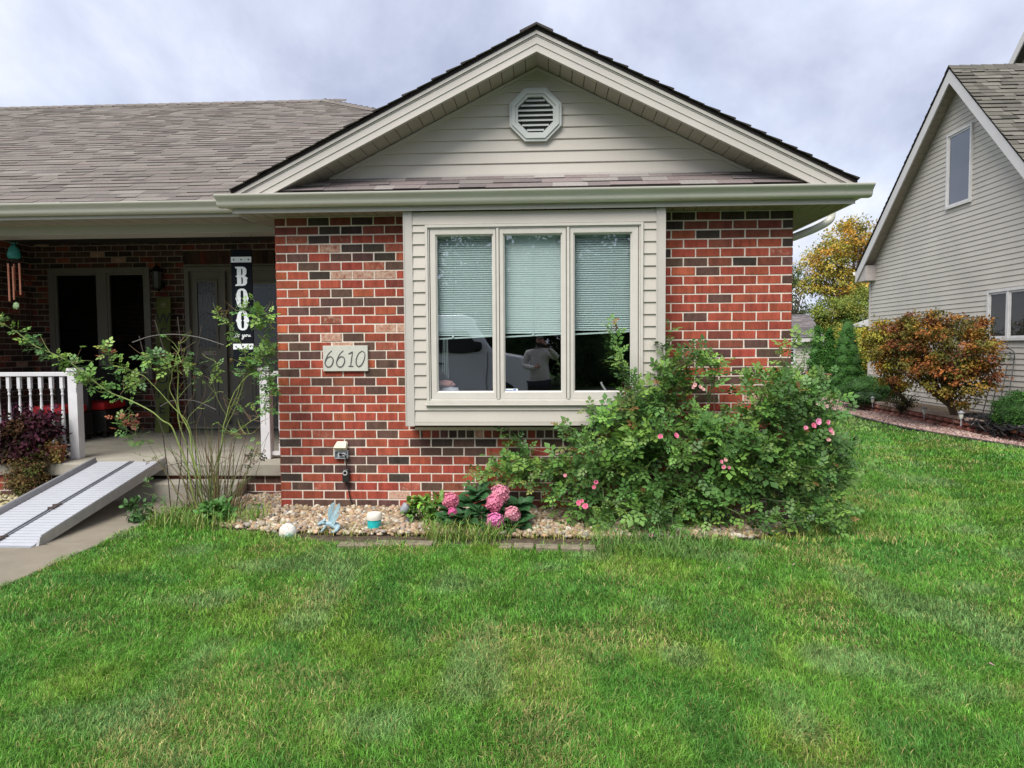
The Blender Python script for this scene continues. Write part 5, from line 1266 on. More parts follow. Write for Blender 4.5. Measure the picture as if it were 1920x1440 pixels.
for V, Fc, C in bat: Vs.append(V); Fs.append(Fc+off); Cs.append(C); off += len(V)
g_ = np_mesh('lawn_grass', np.concatenate(Vs), np.concatenate(Fs), np.concatenate(Cs), M_grass)
tag(g_, 'thick green mown lawn with pale and yellowish patches', 'grass', kind='stuff')

def tuft(name, loc, n, r, h0, h1, w, cols, lab, cat, spread=.6, kind=None, poly=None, parent=None):
    if poly is None: a = rng.random(n)*2*PI; q = rng.random(n)**.5*r; x, y = loc[0]+q*np.cos(a)*1.2, loc[1]+q*np.sin(a)*.7
    else:
        xs=[p[0] for p in poly]; ys=[p[1] for p in poly]; x=rng.uniform(min(xs),max(xs),n*2); y=rng.uniform(min(ys),max(ys),n*2); m=in_poly(x,y,poly); x,y=x[m],y[m]; m = vnoise(x,y,.22,31)>.42; x,y=x[m],y[m]; n=len(x)
    h = rng.uniform(h0,h1,n); th = rng.random(n)*2*PI; out = spread*(.3+.7*rng.random(n)); dx, dy = np.cos(th)*out, np.sin(th)*out
    z0 = loc[2] if poly is None else .02
    rt = th+PI/2; S = np.stack([np.cos(rt),np.sin(rt),0*rt],1)*w*.5
    lv = []
    for t, ww in ((0,1),(.35,.9),(.7,.7),(1,.05)):
        zz = h*(t-.55*out*t*t); lv.append((np.stack([x+dx*h*t*t*.9+dx*h*t*.3,y+dy*h*t*t*.9+dy*h*t*.3,z0+zz],1), ww))
    V = np.stack([q for p,ww in lv for q in (p-S*ww,p+S*ww)],1).reshape(-1,3)
    o = (np.arange(n)*8)[:,None]; Fc = np.concatenate([o+np.array([[2*k,2*k+1,2*k+3,2*k+2]]) for k in range(3)])
    cols = np.array(cols); c = cols[rng.integers(0,len(cols),n)]*(.7+.6*rng.random((n,1)))
    return tag(np_mesh(name, V, Fc, np.repeat(c,8,axis=0), M_grass, parent=parent, origin=None if parent else (loc[0],loc[1],0)), lab, cat, kind=kind)
GR = [(.16,.31,.05),(.24,.35,.08),(.12,.26,.04),(.34,.34,.12)]
g = P(872,1015,Z=0); tuft('grass_tuft', (g.x,g.y+.10,0), 620, .30, .09,.22,.0075, GR, 'long arching grass tuft below the pink hydrangeas', 'grass tuft', .8)
g = P(385,985,Z=0); tuft('grass_tuft', (g.x,g.y+.05,0), 800, .42, .09,.24,.0075, GR, 'long grass tuft around the feet of the lanky rose', 'grass tuft', .7)
g = P(1240,1030,Z=0); tuft('grass_tuft', (g.x,g.y,0), 520, .45, .08,.22,.0075, [(.11,.24,.05),(.08,.18,.035),(.16,.28,.06)], 'long dark grass tuft under the front of the big rose bush', 'grass tuft', .9)
tuft('bed_weeds', (0,5.5,0), 1900, 1, .03,.08,.006, [(.36,.38,.08),(.24,.30,.06),(.45,.38,.15),(.16,.25,.05)], 'yellow green weeds and creeping grass along the bed edge', 'weeds', .8, 'stuff', poly=[(-2.6,5.38),(-1.6,5.30),(.8,5.22),(2.6,5.2),(2.7,5.58),(.8,5.62),(-1.6,5.62),(-2.6,5.7)])
tuft('edge_grass', (0,5.5,0), 2600, 1, .03,.07,.0065, GR[:3], 'taller unmown grass fringe in front of the pavers', 'grass', .6, 'stuff', poly=[(-3.2,5.60),(-2.2,5.20),(-1.75,5.12),(-1.7,5.06),(.5,5.04),(.8,5.10),(2.6,5.05),(3.2,5.5),(3.2,6.3),(2.5,6.3),(2.2,5.5),(1.9,5.35),(.75,5.2),(.5,5.12),(-1.7,5.14),(-1.75,5.2),(-3.0,5.85)])

# ------------------------------------------------------------------ the big rose bush
def rose_palette(): return [(.095,.205,.040),(.065,.155,.034),(.135,.265,.050),(.100,.215,.052),(.075,.175,.042),(.18,.31,.06)]
def sprig(start, d, L_, n, size, pal, tip=None):
    """leaves alternate along a shoot; returns arrays"""
    d = Vector(d).normalized(); t = np.linspace(.08,1,n); s = np.array(start)[None]+np.outer(t*L_, np.array(d)); s[:,2] -= .20*L_*t*t
    side = np.array(d.orthogonal().normalized()); sid2 = np.array(d.cross(Vector(side)))
    a = np.arange(n)*2.4+rng.random()*6; dirs = np.outer(np.cos(a),side)+np.outer(np.sin(a),sid2)+np.array(d)[None]*.6; dirs[:,2] += .12
    up = rdir(n)*.35; up[:,2] += 1.0; up[:,1] -= .45
    sc = size*(1.05-.45*t)*(.8+.4*rng.random(n)); base = np.array(pal[rng.integers(0,len(pal))])*(1+.15*rng.normal())
    c = np.clip(base[None]*(.8+.4*rng.random((n,1))), .004, .6)
    if tip is not None: k = (t**3)[:,None]; c = c*(1-k)+np.array(tip)[None]*k
    return s, basis(dirs, up), sc, c
def build_rose(parent, shoots, canes, size=.105):
    A = [sprig(*s) for s in shoots]
    pos = np.concatenate([a[0] for a in A]); rot = np.concatenate([a[1] for a in A]); sc = np.concatenate([a[2] for a in A]); c = np.concatenate([a[3] for a in A])
    V, Fc, cc = scatter(ROSE, ROSE_F, pos, rot, sc, c); np_mesh('foliage', V, Fc, cc, M_leaf, parent)
    mb = MB()
    for pts, r0, r1, col in canes:
        q = catmull(pts, 5); n_ = len(q); mb.tube(q, [r0+(r1-r0)*k/(n_-1) for k in range(n_)], 6, c=col)
    for s in shoots:
        d = Vector(s[1]).normalized(); a = Vector(s[0]); mb.tube([a, a+d*s[2]*.5-Vector((0,0,.05*s[2])), a+d*s[2]-Vector((0,0,.20*s[2]))], [.0035,.0025,.0012], 4, c=(.07,.11,.03,1), cap=False)
    mb.build('canes', M_cane, parent)
rb = empty('rose_bush', P(1300,1005,Z=0), 'large sprawling shrub rose with pink flowers covering the right corner of the house', 'rose bush')
RB = P(1310,1000,Z=0); RB.y = 5.9
pal = rose_palette(); shoots = []
# (px,py,rx,ry,Y,depth,number)
clus = [(1300,880,170,95,5.75,.38,150),(1420,810,125,85,5.75,.36,105),(1250,800,90,60,5.85,.25,55),(1180,890,85,70,5.8,.28,60),(1160,775,55,25,5.85,.15,18),
        (1040,872,70,26,5.95,.12,26),(960,882,55,20,6.0,.10,18),(1310,705,50,50,5.95,.15,26),(1250,690,20,30,6.0,.1,8),(1500,775,70,55,5.7,.3,52),(1545,860,55,55,5.65,.3,38),(1460,725,70,25,5.75,.25,26),
        (1190,960,75,40,5.6,.25,36),(1280,975,80,40,5.55,.25,30),(1400,880,110,70,5.7,.3,55),(1480,900,60,40,5.8,.25,22),(1500,975,75,22,5.5,.15,12),(1120,850,45,45,5.85,.2,20),(1545,955,30,20,5.5,.1,5),(1240,740,45,30,5.95,.15,16),(1085,930,40,45,5.8,.15,14)]
hol = lambda px,py: (1340 < px < 1470 and 925 < py < 975) or (1345 < px < 1405 and 715 < py < 765) or (px > 1330 and py > 990)
for px, py, rx, ry, Y, dp, n_ in clus:
    for k in range(int(n_*.82)):
        a = random.random()*2*PI; q = random.random()**.5; x, yy = px+rx*q*math.cos(a), py+ry*q*math.sin(a)
        if hol(x,yy) and random.random() < .85: continue
        Yp = Y+random.uniform(-dp,dp)*math.sqrt(max(0,1-q*q*.7))
        w = P(x, yy, Y=Yp)
        if Yp > 6.0 and w.x < WR+.05: w.y = random.uniform(5.8,6.0)
        w.z = max(w.z, .04)
        out = Vector((w.x-RB.x, (w.y-5.9)*1.2-.25, w.z-.45)).normalized(); d = out+Vector((random.gauss(0,.5),random.gauss(0,.45),random.gauss(0,.4)+.15))
        L_ = random.uniform(.10,.24); start = w-d.normalized()*L_*.5
        tip = None
        if random.random() < .16: tip = (.16,.20,.05)
        if random.random() < .05: tip = (.22,.10,.04)
        if start.x < WR+.05 and start.y > 6.15: start.y = 6.1
        shoots.append((start, d, L_, random.randint(4,7), random.uniform(.11,.20), pal, tip))
# upright shoots that break the outline
ups = [([(1200,800),(1190,755),(1178,720),(1165,670),(1152,635),(1143,600)],5.75,(.30,.13,.07)),([(1205,790),(1196,750),(1185,715),(1172,675)],5.72,None),([(1195,780),(1180,735),(1165,690),(1155,655)],5.76,None),([(1215,760),(1240,700),(1243,660),(1240,650)],6.0,None),([(1330,760),(1335,700),(1320,660),(1310,650)],5.95,(.25,.12,.05)),
       ([(1400,800),(1430,740),(1450,710),(1448,690)],5.75,(.25,.16,.05)),([(1470,800),(1500,740),(1520,715),(1560,708)],5.6,(.28,.12,.05)),([(1520,840),(1570,830),(1600,845),(1620,885)],5.6,None),([(1520,880),(1570,880),(1605,870)],5.55,None),
       ([(1150,800),(1120,770),(1095,760)],5.85,None),([(1100,880),(1020,860),(960,868),(920,880),(895,890)],5.98,(.20,.16,.05)),([(1120,860),(1070,830),(1050,822)],5.9,(.25,.14,.05)),([(1260,960),(1260,1000),(1230,1020)],5.4,None),([(1380,960),(1450,985),(1520,975),(1575,990)],5.4,None),
       ([(1470,940),(1530,945),(1580,955)],5.5,None),([(1420,760),(1410,730),(1400,705)],5.8,None),([(1180,960),(1140,990),(1130,1010)],5.5,None),([(1250,880),(1290,850),(1300,830)],5.45,(.14,.22,.06)),([(1130,940),(1110,890),(1115,860)],5.6,(.14,.24,.06))]
canes = []
for px, py, rx, ry, Y, dp, n_ in clus:
    for k in range(3 if n_ > 20 else 2):
        a = math.atan2(py-870, px-1300)+random.gauss(0,.5); x0, y0 = px+rx*.8*math.cos(a), py+ry*.8*math.sin(a)
        if (x0 < 1230 and y0 < 760) or y0 > 980 or hol(x0,y0): continue
        l = random.uniform(35,80); a2 = a+random.gauss(0,.3); x1, y1 = x0+l*math.cos(a2), y0+l*math.sin(a2)-random.uniform(0,25)
        if y1 > 1000 or x1 > 1640 or (1250 < x1 < 1480 and y1 < 640): continue
        ups.append(([(x0,y0),((x0+x1)/2+random.uniform(-8,8),(y0+y1)/2-8),(x1,y1)], Y+(.12 if Y > 5.9 else -.05), random.choice([None,None,(.25,.13,.05),(.20,.24,.05)])))
base = [Vector((RB.x+random.uniform(-.12,.12), 5.85+random.uniform(-.08,.08), 0)) for _ in range(8)]
for pts, Y, tip in ups:
    q = [P(a,b,Y=Y+.03*k*random.uniform(-1,1)) for k,(a,b) in enumerate(pts)]
    b0 = random.choice(base); canes.append(([b0, b0.lerp(q[0],.5)+Vector((0,0,.12))]+q, .005, .002, (.08,.12,.035,1)))
    for k in range(len(q)-1):
        seg = q[k+1]-q[k]; m_ = max(1,int(seg.length/.075))
        for j in range(m_): shoots.append((q[k]+seg*(j/m_), seg.normalized()*.9+Vector(rdir(1)[0])*.7, random.uniform(.06,.12), random.randint(3,4), random.uniform(.11,.16), pal, tip if k >= len(q)-2 else None))
for k in range(46):
    s = random.choice(shoots)[0]; b0 = random.choice(base); mid = b0.lerp(Vector(s),.5)+Vector((random.uniform(-.1,.1),random.uniform(-.05,.1),.1)); canes.append(([b0,mid,Vector(s)], .007,.003,random.choice([(.10,.14,.04,1),(.14,.10,.06,1),(.07,.06,.04,1)])))
build_rose(rb, shoots, canes)
# flowers: five broad cupped petals round a yellow centre
def petal_template():
    V = [[0,0,0]]; 
    for t, w, z in ((.45,.34,.10),(.85,.42,.22),(1.05,.22,.24)):
        V += [[-w,t,z+.06],[0,t,z],[w,t,z+.06]]
    Fc = [[0,2,1],[0,3,2],[1,2,5],[1,5,4],[2,3,6],[2,6,5],[4,5,8],[4,8,7],[5,6,9],[5,9,8]]
    return np.array(V), np.array(Fc)
PT, PTF = petal_template()
def rose_flower(parent, c, r, col, n=6, yellow=True, face=(0,-1,.3)):
    f = Vector(face).normalized(); u = f.orthogonal().normalized(); v = f.cross(u)
    A = []
    for ringk, (cnt, sc, open_) in enumerate(((n,1,.25),(n-1,.68,.75))):
        a = np.arange(cnt)*2*PI/cnt+ringk*.5; d = np.outer(np.cos(a),u)+np.outer(np.sin(a),v)+np.outer(np.full(cnt,open_),f); up = np.tile(np.array(f),(cnt,1)); A.append((np.tile(np.array(c),(cnt,1)), basis(d,up), np.full(cnt,r*sc)*(.85+.3*rng.random(cnt)), np.array(col)[None]*(.85+.3*rng.random((cnt,1)))))
    pos = np.concatenate([a[0] for a in A]); rot = np.concatenate([a[1] for a in A]); sc = np.concatenate([a[2] for a in A]); cc = np.clip(np.concatenate([a[3] for a in A]),0,.95)
    V, Fc, c3 = scatter(PT, PTF, pos, rot, sc, cc); return np_mesh('flower', V, Fc, c3, M_petal, parent)
HOT, PALE, MIDP = (.78,.20,.33), (.75,.45,.42), (.80,.28,.40)
for px, py, r, col, Y in ((1238,819,.020,HOT,5.42),(1267,817,.023,HOT,5.42),(1117,904,.020,(.85,.22,.38),5.5),(1114,913,.018,HOT,5.5),(1085,943,.024,HOT,5.5),(1098,950,.026,HOT,5.48),(1090,940,.02,HOT,5.52),
    (1303,722,.018,PALE,5.75),(1312,725,.018,PALE,5.75),(1318,730,.016,PALE,5.75),(1300,727,.014,PALE,5.76),(1352,866,.017,MIDP,5.35),(1360,862,.018,PALE,5.35),(1357,876,.017,MIDP,5.35),(1366,877,.015,MIDP,5.35),
    (1533,791,.026,(.85,.35,.55),5.4),(1525,798,.022,HOT,5.4),(1552,792,.020,MIDP,5.4),(1556,806,.020,MIDP,5.4),(1510,803,.018,MIDP,5.42),(1560,812,.018,PALE,5.4),(1553,824,.018,PALE,5.4),
    (1044,849,.016,PALE,5.8),(1054,847,.018,PALE,5.8),(1060,892,.017,(.8,.35,.4),5.65),(1220,1003,.018,PALE,5.3)):
    rose_flower(rb, P(px,py,Y=Y), r, col, face=(random.uniform(-.4,.4),-1,random.uniform(.1,.6)))

# ------------------------------------------------------------------ lanky rose on the left
lr = empty('climbing_rose', P(385,978,Z=0), 'lanky half bare rose with long arching green canes in front of the porch', 'rose bush')
G1, G2, BR, DK = (.22,.29,.07,1),(.14,.18,.05,1),(.16,.10,.05,1),(.035,.030,.022,1)
pal2 = [(.15,.29,.055),(.11,.24,.055),(.21,.34,.065),(.09,.20,.06)]
def cane(pts, Y0, Y1, r0, r1, col, leaf=None, dens=.07, tip=None, sz=.115, pal=pal2, fan=.75):
    n_ = len(pts); pts2 = [pts[0]]
    for (a0_,b0_),(a1_,b1_) in zip(pts,pts[1:]): pts2 += [((a0_+a1_)/2+random.gauss(0,3.2),(b0_+b1_)/2+random.gauss(0,3.2)),(a1_,b1_)]
    pts = pts2; n_ = len(pts); q = [P(a,b,Y=Y0+(Y1-Y0)*k/(n_-1)) for k,(a,b) in enumerate(pts)]
    canes2.append((q,r0*.70,r1*.75,col))
    if leaf is not None:
        cq = catmull(q,6); tot = len(cq); i0 = int(leaf*tot); acc = 0
        for k in range(i0,tot-1):
            seg = cq[k+1]-cq[k]; acc += seg.length
            if acc > dens*.72: 
                acc = 0; tt = tip if (k/tot) > .82 else None
                d = seg.normalized()*.7+Vector(rdir(1)[0])*fan; shoots2.append((cq[k], d, random.uniform(.03,.10), random.randint(2,4), sz*random.uniform(.8,1.2), pal, tt))
canes2, shoots2 = [], []
RED = (.30,.10,.05); YG = (.28,.30,.05)
cane([(378,975),(350,870),(322,800),(285,772),(205,735),(150,695),(110,668),(60,645),(0,605),(-40,585)], 6.0,5.6,.011,.003,G1,.42,.045,YG)
cane([(205,735),(170,722),(150,712),(145,705)], 5.85,5.8,.004,.002,G1,.3,.05)
cane([(382,975),(368,900),(330,850),(285,830),(250,812),(225,795)], 6.0,5.8,.007,.002,G2,.55,.05,RED)
cane([(225,795),(235,785),(250,790)],5.8,5.78,.002,.001,BR,.0,.03,RED,.07,[(.30,.09,.06),(.22,.08,.05)])
cane([(380,975),(372,860),(350,790),(300,735),(270,705),(235,690),(205,680),(195,655)], 6.05,5.9,.008,.002,G1,.62,.045,RED)
cane([(270,705),(250,720),(235,725)],5.95,5.9,.003,.0015,BR,.0,.05,YG)
cane([(384,975),(360,860),(335,790),(318,730),(322,690),(300,672),(270,672)], 6.05,5.95,.009,.002,G1,.68,.035)
cane([(318,700),(335,680),(350,680)],5.95,5.92,.003,.0015,G1,.0,.04,YG)
cane([(388,975),(372,890),(355,810),(333,740),(330,670),(335,640)], 6.0,6.0,.012,.003,G1)
cane([(392,975),(395,900),(425,800),(450,740),(468,690),(450,640),(425,600),(403,580)], 6.0,5.85,.009,.002,G2,.55,.06,YG,sz=.085)
cane([(395,975),(405,900),(415,840),(425,780),(440,735)], 6.0,5.95,.012,.006,G1)
cane([(440,735),(475,690),(497,650),(493,610),(482,585)],5.95,5.85,.006,.002,G2,.15,.03,YG,sz=.09)
cane([(440,735),(460,700),(485,672),(508,650)],5.95,5.85,.004,.002,G2,.25,.035,sz=.095)
cane([(487,650),(500,690),(502,720),(500,745),(495,765)],5.88,5.8,.003,.0015,G2,.0,.028)
cane([(425,780),(400,720),(395,700),(400,670)],5.98,5.92,.004,.002,G2,.6,.05)
cane([(430,815),(470,790),(500,755),(510,748)],5.98,5.9,.005,.002,G1)
cane([(420,830),(450,815),(480,810)],5.98,5.9,.004,.002,G1)
cane([(470,700),(445,740),(425,790)],5.9,5.98,.004,.004,G1)
cane([(350,800),(365,770),(400,745),(420,735)],6.0,5.95,.004,.002,G1)
cane([(405,975),(440,890),(455,870),(480,850),(488,845)],5.95,5.85,.005,.002,BR,.4,.05,(.10,.05,.03),.075,[(.06,.08,.04),(.10,.06,.04)])
cane([(378,975),(300,870),(290,855)],5.95,5.85,.004,.002,BR,.6,.05,RED,.07,[(.10,.07,.04)])
cane([(430,585),(445,575),(500,600)],5.86,5.82,.002,.001,G2,.2,.04,YG)
cane([(480,600),(492,585),(497,600)],5.85,5.82,.002,.001,G2,.0,.035,YG)
cane([(345,860),(350,760),(365,700)],6.0,5.95,.004,.0015,BR,.75,.06,RED,.06)
cane([(370,830),(378,770),(385,735),(380,715)],6.0,5.95,.003,.0015,BR,.7,.07,RED,.06)
cane([(385,985),(350,1000),(310,960),(275,900)],5.9,5.75,.003,.001,BR,.3,.07,None,.07)
for k in range(150):   # thin side twigs
    a = random.choice(canes2[:22]); s = catmull(a[0],4); s = s[random.randrange(len(s)//3,len(s))]
    e = s+Vector((random.uniform(-.16,.16),random.uniform(-.08,.08),random.uniform(-.04,.16))); canes2.append(([s,s.lerp(e,.5)+Vector(rdir(1)[0])*.02,e],.0028,.0012,random.choice([BR,G1,G2,BR])))
    if random.random() < .30: shoots2.append((e, Vector(rdir(1)[0])+Vector((0,0,.4)), .03, 1, .07, pal2, random.choice([None,RED,YG])))
for k in range(130):   # dense old wood at the foot
    x = random.gauss(0,.13); b0 = Vector((RBX:=P(388,978,Z=0).x+x*.8, 6.0+random.uniform(-.1,.1), 0)); h = random.uniform(.15,.9)
    canes2.append(([b0, b0+Vector((x*.5,0,h*.5)), b0+Vector((x*1.3+random.gauss(0,.06),random.uniform(-.1,.05),h))], random.choice((.003,.004,.006)),.0012,random.choice([DK,BR,BR,G2,(.13,.10,.04,1),(.08,.09,.04,1)])))
build_rose(lr, shoots2, canes2)
# fan trellis behind it
tr = empty('iron_trellis', P(345,975,Z=0), 'thin rusty fan trellis with arched hoops behind the lanky rose', 'trellis')
mb = MB(); TY = 6.12
for pts in ([(261,630),(285,730),(303,800),(313,870),(322,975)],[(290,600),(318,690),(335,760),(340,870),(328,975)],[(333,594),(343,680),(348,760),(352,860),(350,975)],[(378,610),(366,690),(362,760),(368,870),(366,975)]):
    mb.tube([P(a,b,Y=TY) for a,b in pts], .0045, 6)
mb.build('rod', M_rust, tr)
mb = MB()
for pts in ([(248,642),(285,630),(330,627),(375,633),(420,647)],[(300,762),(320,752),(345,750),(370,753),(405,768)],[(318,872),(340,868),(360,868),(385,876)]):
    mb.tube(catmull([P(a,b,Y=TY-.01) for a,b in pts],5), .004, 6)
mb.build('hoop', mat('grey_iron',(.13,.12,.11),.6), tr)

# ------------------------------------------------------------------ hydrangea
hy = empty('hydrangea', P(905,985,Z=0), 'low hydrangea with big dark leaves and round pink flower heads', 'hydrangea')
Vs, Fs, Cs = [], [], []; off = 0
HL = LEAF*np.array([1.25,1,1.2]); hubs = [(850,960,5.7),(885,945,5.72),(905,962,5.6),(935,955,5.75),(962,965,5.65),(870,975,5.55),(925,985,5.5),(955,990,5.5),(895,928,5.78),(978,950,5.72),(970,985,5.55),(840,975,5.6)]
for px, py, Y in hubs:
    c = np.array(P(px,py,Y=Y)); n_ = 12; a = np.arange(n_)*2.4+random.random()*6; el = np.where(np.arange(n_)<6,.15,.7); d = np.stack([np.cos(a),np.sin(a)*.9-.2,el],1); up = rdir(n_)*.25; up[:,2] += 1; up[:,1] -= .3
    V, Fc, cc = scatter(HL, LEAF_F, np.tile(c,(n_,1))+d*.012, basis(d,up), .135*(.75+.5*rng.random(n_)), np.array([.040,.115,.040])[None]*(.75+.6*rng.random((n_,1))))
    Vs.append(V); Fs.append(Fc+off); Cs.append(cc); off += len(V)
np_mesh('foliage', np.concatenate(Vs), np.concatenate(Fs), np.concatenate(Cs), M_leaf, hy)
mb = MB()
for px, py, Y in hubs: q = P(px,py,Y=Y); b = Vector((q.x*.7+P(905,985,Z=0).x*.3, 5.72, 0)); mb.tube([b,b.lerp(q,.5)+Vector((0,0,.02)),q], .005, 6, c=(.07,.10,.03,1))
mb.build('stems', M_cane, hy)
FL = np.array([[0,0,0],[-.5,.35,.05],[-.42,.9,.0],[0,1.05,.02],[.42,.9,0],[.5,.35,.05]]); FLF = np.array([[0,3,2],[0,2,1],[0,4,3],[0,5,4]])
for px, py, rr, Y, col in ((845,939,15.5,5.62,(.78,.20,.34)),(848,960,8.5,5.52,(.78,.10,.36)),(937,927,18,5.60,(.75,.26,.38)),(926,944,16,5.50,(.78,.20,.36)),(960,965,16,5.52,(.78,.30,.40)),(928,978,17,5.45,(.78,.18,.46))):
    c = P(px,py,Y=Y); r = rr/F*(Y+.0); n_ = 110; k = np.arange(n_); ph = np.arccos(1-2*(k+.5)/n_); th = PI*(1+5**.5)*k; N_ = np.stack([np.cos(th)*np.sin(ph),np.sin(th)*np.sin(ph),np.cos(ph)],1)
    pos, rot, sc, cc = [], [], [], []
    a0 = rng.random(n_)*6
    for j in range(4):
        t1 = np.cross(N_, np.array([[.3,.2,.9]])); t1 /= np.linalg.norm(t1,axis=1,keepdims=True); t2 = np.cross(N_,t1); a = a0+j*PI/2
        d = t1*np.cos(a)[:,None]+t2*np.sin(a)[:,None]+N_*.35+rdir(n_)*.3; pos.append(np.array(c)+N_*r*(.86+.14*np.sin(k*7.1))[:,None]+rdir(n_)*r*.05); rot.append(basis(d,N_)); sc.append(np.full(n_,r*.21)*(.9+.25*rng.random(n_))); cc.append(np.array(col)[None]*(.75+.45*rng.random((n_,1)))+np.array([[.0,.06,.03]]))
    V, Fc, c3 = scatter(FL, FLF, np.concatenate(pos), np.concatenate(rot), np.concatenate(sc), np.clip(np.concatenate(cc),0,.95))
    fo = np_mesh('flower_head', V, Fc, c3, M_petal, hy)
    mb = MB(); blob(mb, c, r*.80, c4=(col[0]*.5,col[1]*.4,col[2]*.5,1), amp=.05); mb.build('flower_core', mat('flower_core', rough=.8, attr='col'), fo)
# bright green perennial left of it
def small_plant(name, px, py, Y, rad, h, n, size, pal_, lab, cat, tmpl='fine'):
    q = P(px,py,Y=Y); o = empty(name, (q.x,Y,0), lab, cat)
    foliage('foliage', [(q.x,Y,h*.55,rad,rad*.7,h*.5)], n, size, pal_, M_leaf, o, clumps=max(8,n//14), spread=rad*.16, template=tmpl, shell=.2, up=.8)
    mb = MB()
    for k in range(9): a = k*.7; mb.tube([(q.x+.02*math.cos(a),Y+.02*math.sin(a),0),(q.x+rad*.5*math.cos(a),Y+rad*.4*math.sin(a),h*.7)], .003, 5, c=(.08,.13,.03,1))
    mb.build('stems', M_cane, o); return o
small_plant('perennial', 800,975,5.75,.17,.24,420,.060,[(.13,.26,.035),(.10,.22,.04),(.16,.29,.05)],'bright green leafy perennial left of the hydrangea','plant')
small_plant('perennial', 402,975,5.72,.15,.20,260,.062,[(.07,.19,.04),(.09,.22,.05)],'leafy green weed at the foot of the lanky rose','plant')
small_plant('perennial', 262,975,5.75,.12,.20,150,.060,[(.09,.19,.06),(.07,.15,.05)],'small leafy weed on the walk edge left of the trellis','plant')
small_plant('perennial', 480,935,6.2,.05,.10,40,.035,[(.08,.20,.04)],'tiny weed among the pebbles beside the porch base','plant')
small_plant('yellow_weed', 1450,1015,5.33,.045,.06,40,.03,[(.45,.50,.03),(.30,.38,.04)],'tiny yellow green weed under the right side of the rose bush','plant')
# petals on the lawn
for px, py, s, lab in ((1363,1066,.018,'pink petal fallen nearest below the rose bush'),(1445,1100,.016,'pink petal on the lawn below and right of the rose bush'),(1577,1073,.020,'pale pink petal on the lawn at right of the rose bush'),(1866,1248,.024,'large pink petal alone at the right edge of the lawn'),(1344,1038,.018,'dried pale petal at the grass edge under the rose bush'),(1486,1059,.014,'tiny pale petal on the lawn under the right of the rose bush')):
    g = P(px,py,Z=.045); V = PT*np.array([1,1,.6])*s; rot = Matrix.Rotation(random.random()*6,3,'Z') @ Matrix.Rotation(R(15),3,'X')
    V = np.array([tuple(g+rot@Vector(v)) for v in V]); o = np_mesh('fallen_petal', V, PTF, np.tile(np.array([[.80,.38,.50]]),(len(V),1)), M_petal, origin=g); tag(o, lab, 'petal', 'petals fallen on the lawn')
# ------------------------------------------------------------------ neighbouring house
NX = 8.55; OV = .30; rx = NX-OV
nh = empty('siding_house', (NX+4,14.7,0), 'tall taupe siding house with a steep gable at the right edge', 'house')
pk_ = P(1780,125,X=rx); NYP = pk_.y; ZR = pk_.z
nr_ = P(1922,302,X=rx); nslF = (ZR-nr_.z)/(NYP-nr_.y)
NY1 = P(1631,600,X=NX).y; ye = NY1+.20; fz_ = P(1602,508,X=rx, ).z; ze = CAMZ+(P(1602,508,Y=ye).z-CAMZ); nslB = (ZR-ze)/(ye-NYP)
zt = lambda y: ZR-(y-NYP)*nslB if y > NYP else ZR-(NYP-y)*nslF
yl = NYP-(ZR-3.6)/nslF; NYN = yl+.3
NZP = ZR-.20; EZN = zt(NY1)-.20
mb = MB(); z = .12
def urn(z):
    if z <= EZN: return (-(NY1), -(9.0))
    h = NZP-z; return (-(NYP+h/nslB), -(max(NYP-h/nslF, 9.0)))
M_sid2 = mat('neighbour_siding', (.46,.43,.385), .6, var=.10, vscale=1.1, bump=.1, bscale=60)
siding(mb, (NX,0,0), (0,-1,0), (-1,0,0), .12, NZP, .1016, urn)
mb.box((NX+.005,9.0,0),(NX+.12,NY1-.01,EZN)); mb.face([(NX+.01,NY1,EZN),(NX+.01,NYN,zt(NYN)-.2),(NX+.01,NYP,NZP)])
mb.build('gable_wall', M_sid2, nh)
mb = MB(); mb.box((NX-.02,9.0,-.02),(NX+.1,NY1,.118)); mb.build('foundation', M_conc, nh)
mb = MB(); mb.box((NX-.022,NY1-.05,.1),(NX+.02,NY1+.03,EZN)); mb.build('corner_post', M_trim, nh)
mb = MB(); mb.box((NX+.1,NY1-.1,0),(NX+9,NY1,EZN)); mb.box((NX+.12,9.0,0),(NX+9,9.1,EZN)); mb.build('rear_wall', M_sid2, nh)
# roof: ridge runs away to the right, steep slopes front and back
mb = MB()
nnf = Vector((0,-nslF,1)).normalized(); nnb = Vector((0,nslB,1)).normalized()
SH2 = [(.125,.118,.10),(.145,.137,.118),(.11,.104,.09),(.155,.146,.125),(.12,.112,.096),(.135,.127,.108)]
lf_ = math.hypot(NYP-yl,ZR-zt(yl)); lb_ = math.hypot(ye-NYP,ZR-zt(ye)); rf_ = int(lf_/EX)+1; rb2 = int(lb_/EX)+1
for sg, y0 in ((1,ye),(-1,yl)):
    a = [(rx,y0,zt(y0)),(rx+10,y0,zt(y0)),(rx+10,NYP,zt(NYP)),(rx,NYP,zt(NYP))]; b = [(x,y,z-.05) for x,y,z in a]
    mb.hexa(b+a if sg<0 else b+a, 0, (.03,.028,.028,1))
shingles(mb, (rx-.02,yl,zt(yl)+.004), (1,0,0), (0,1,nslF), nnf, rf_, lf_/rf_, lambda v: (0, 9.5), SH2, lift=1.4)
shingles(mb, (rx-.02,ye,zt(ye)+.004), (-1,0,0), (0,-1,nslB), nnb, rb2, lb_/rb2, lambda v: (-9.5, 0), SH2, lift=1.4)
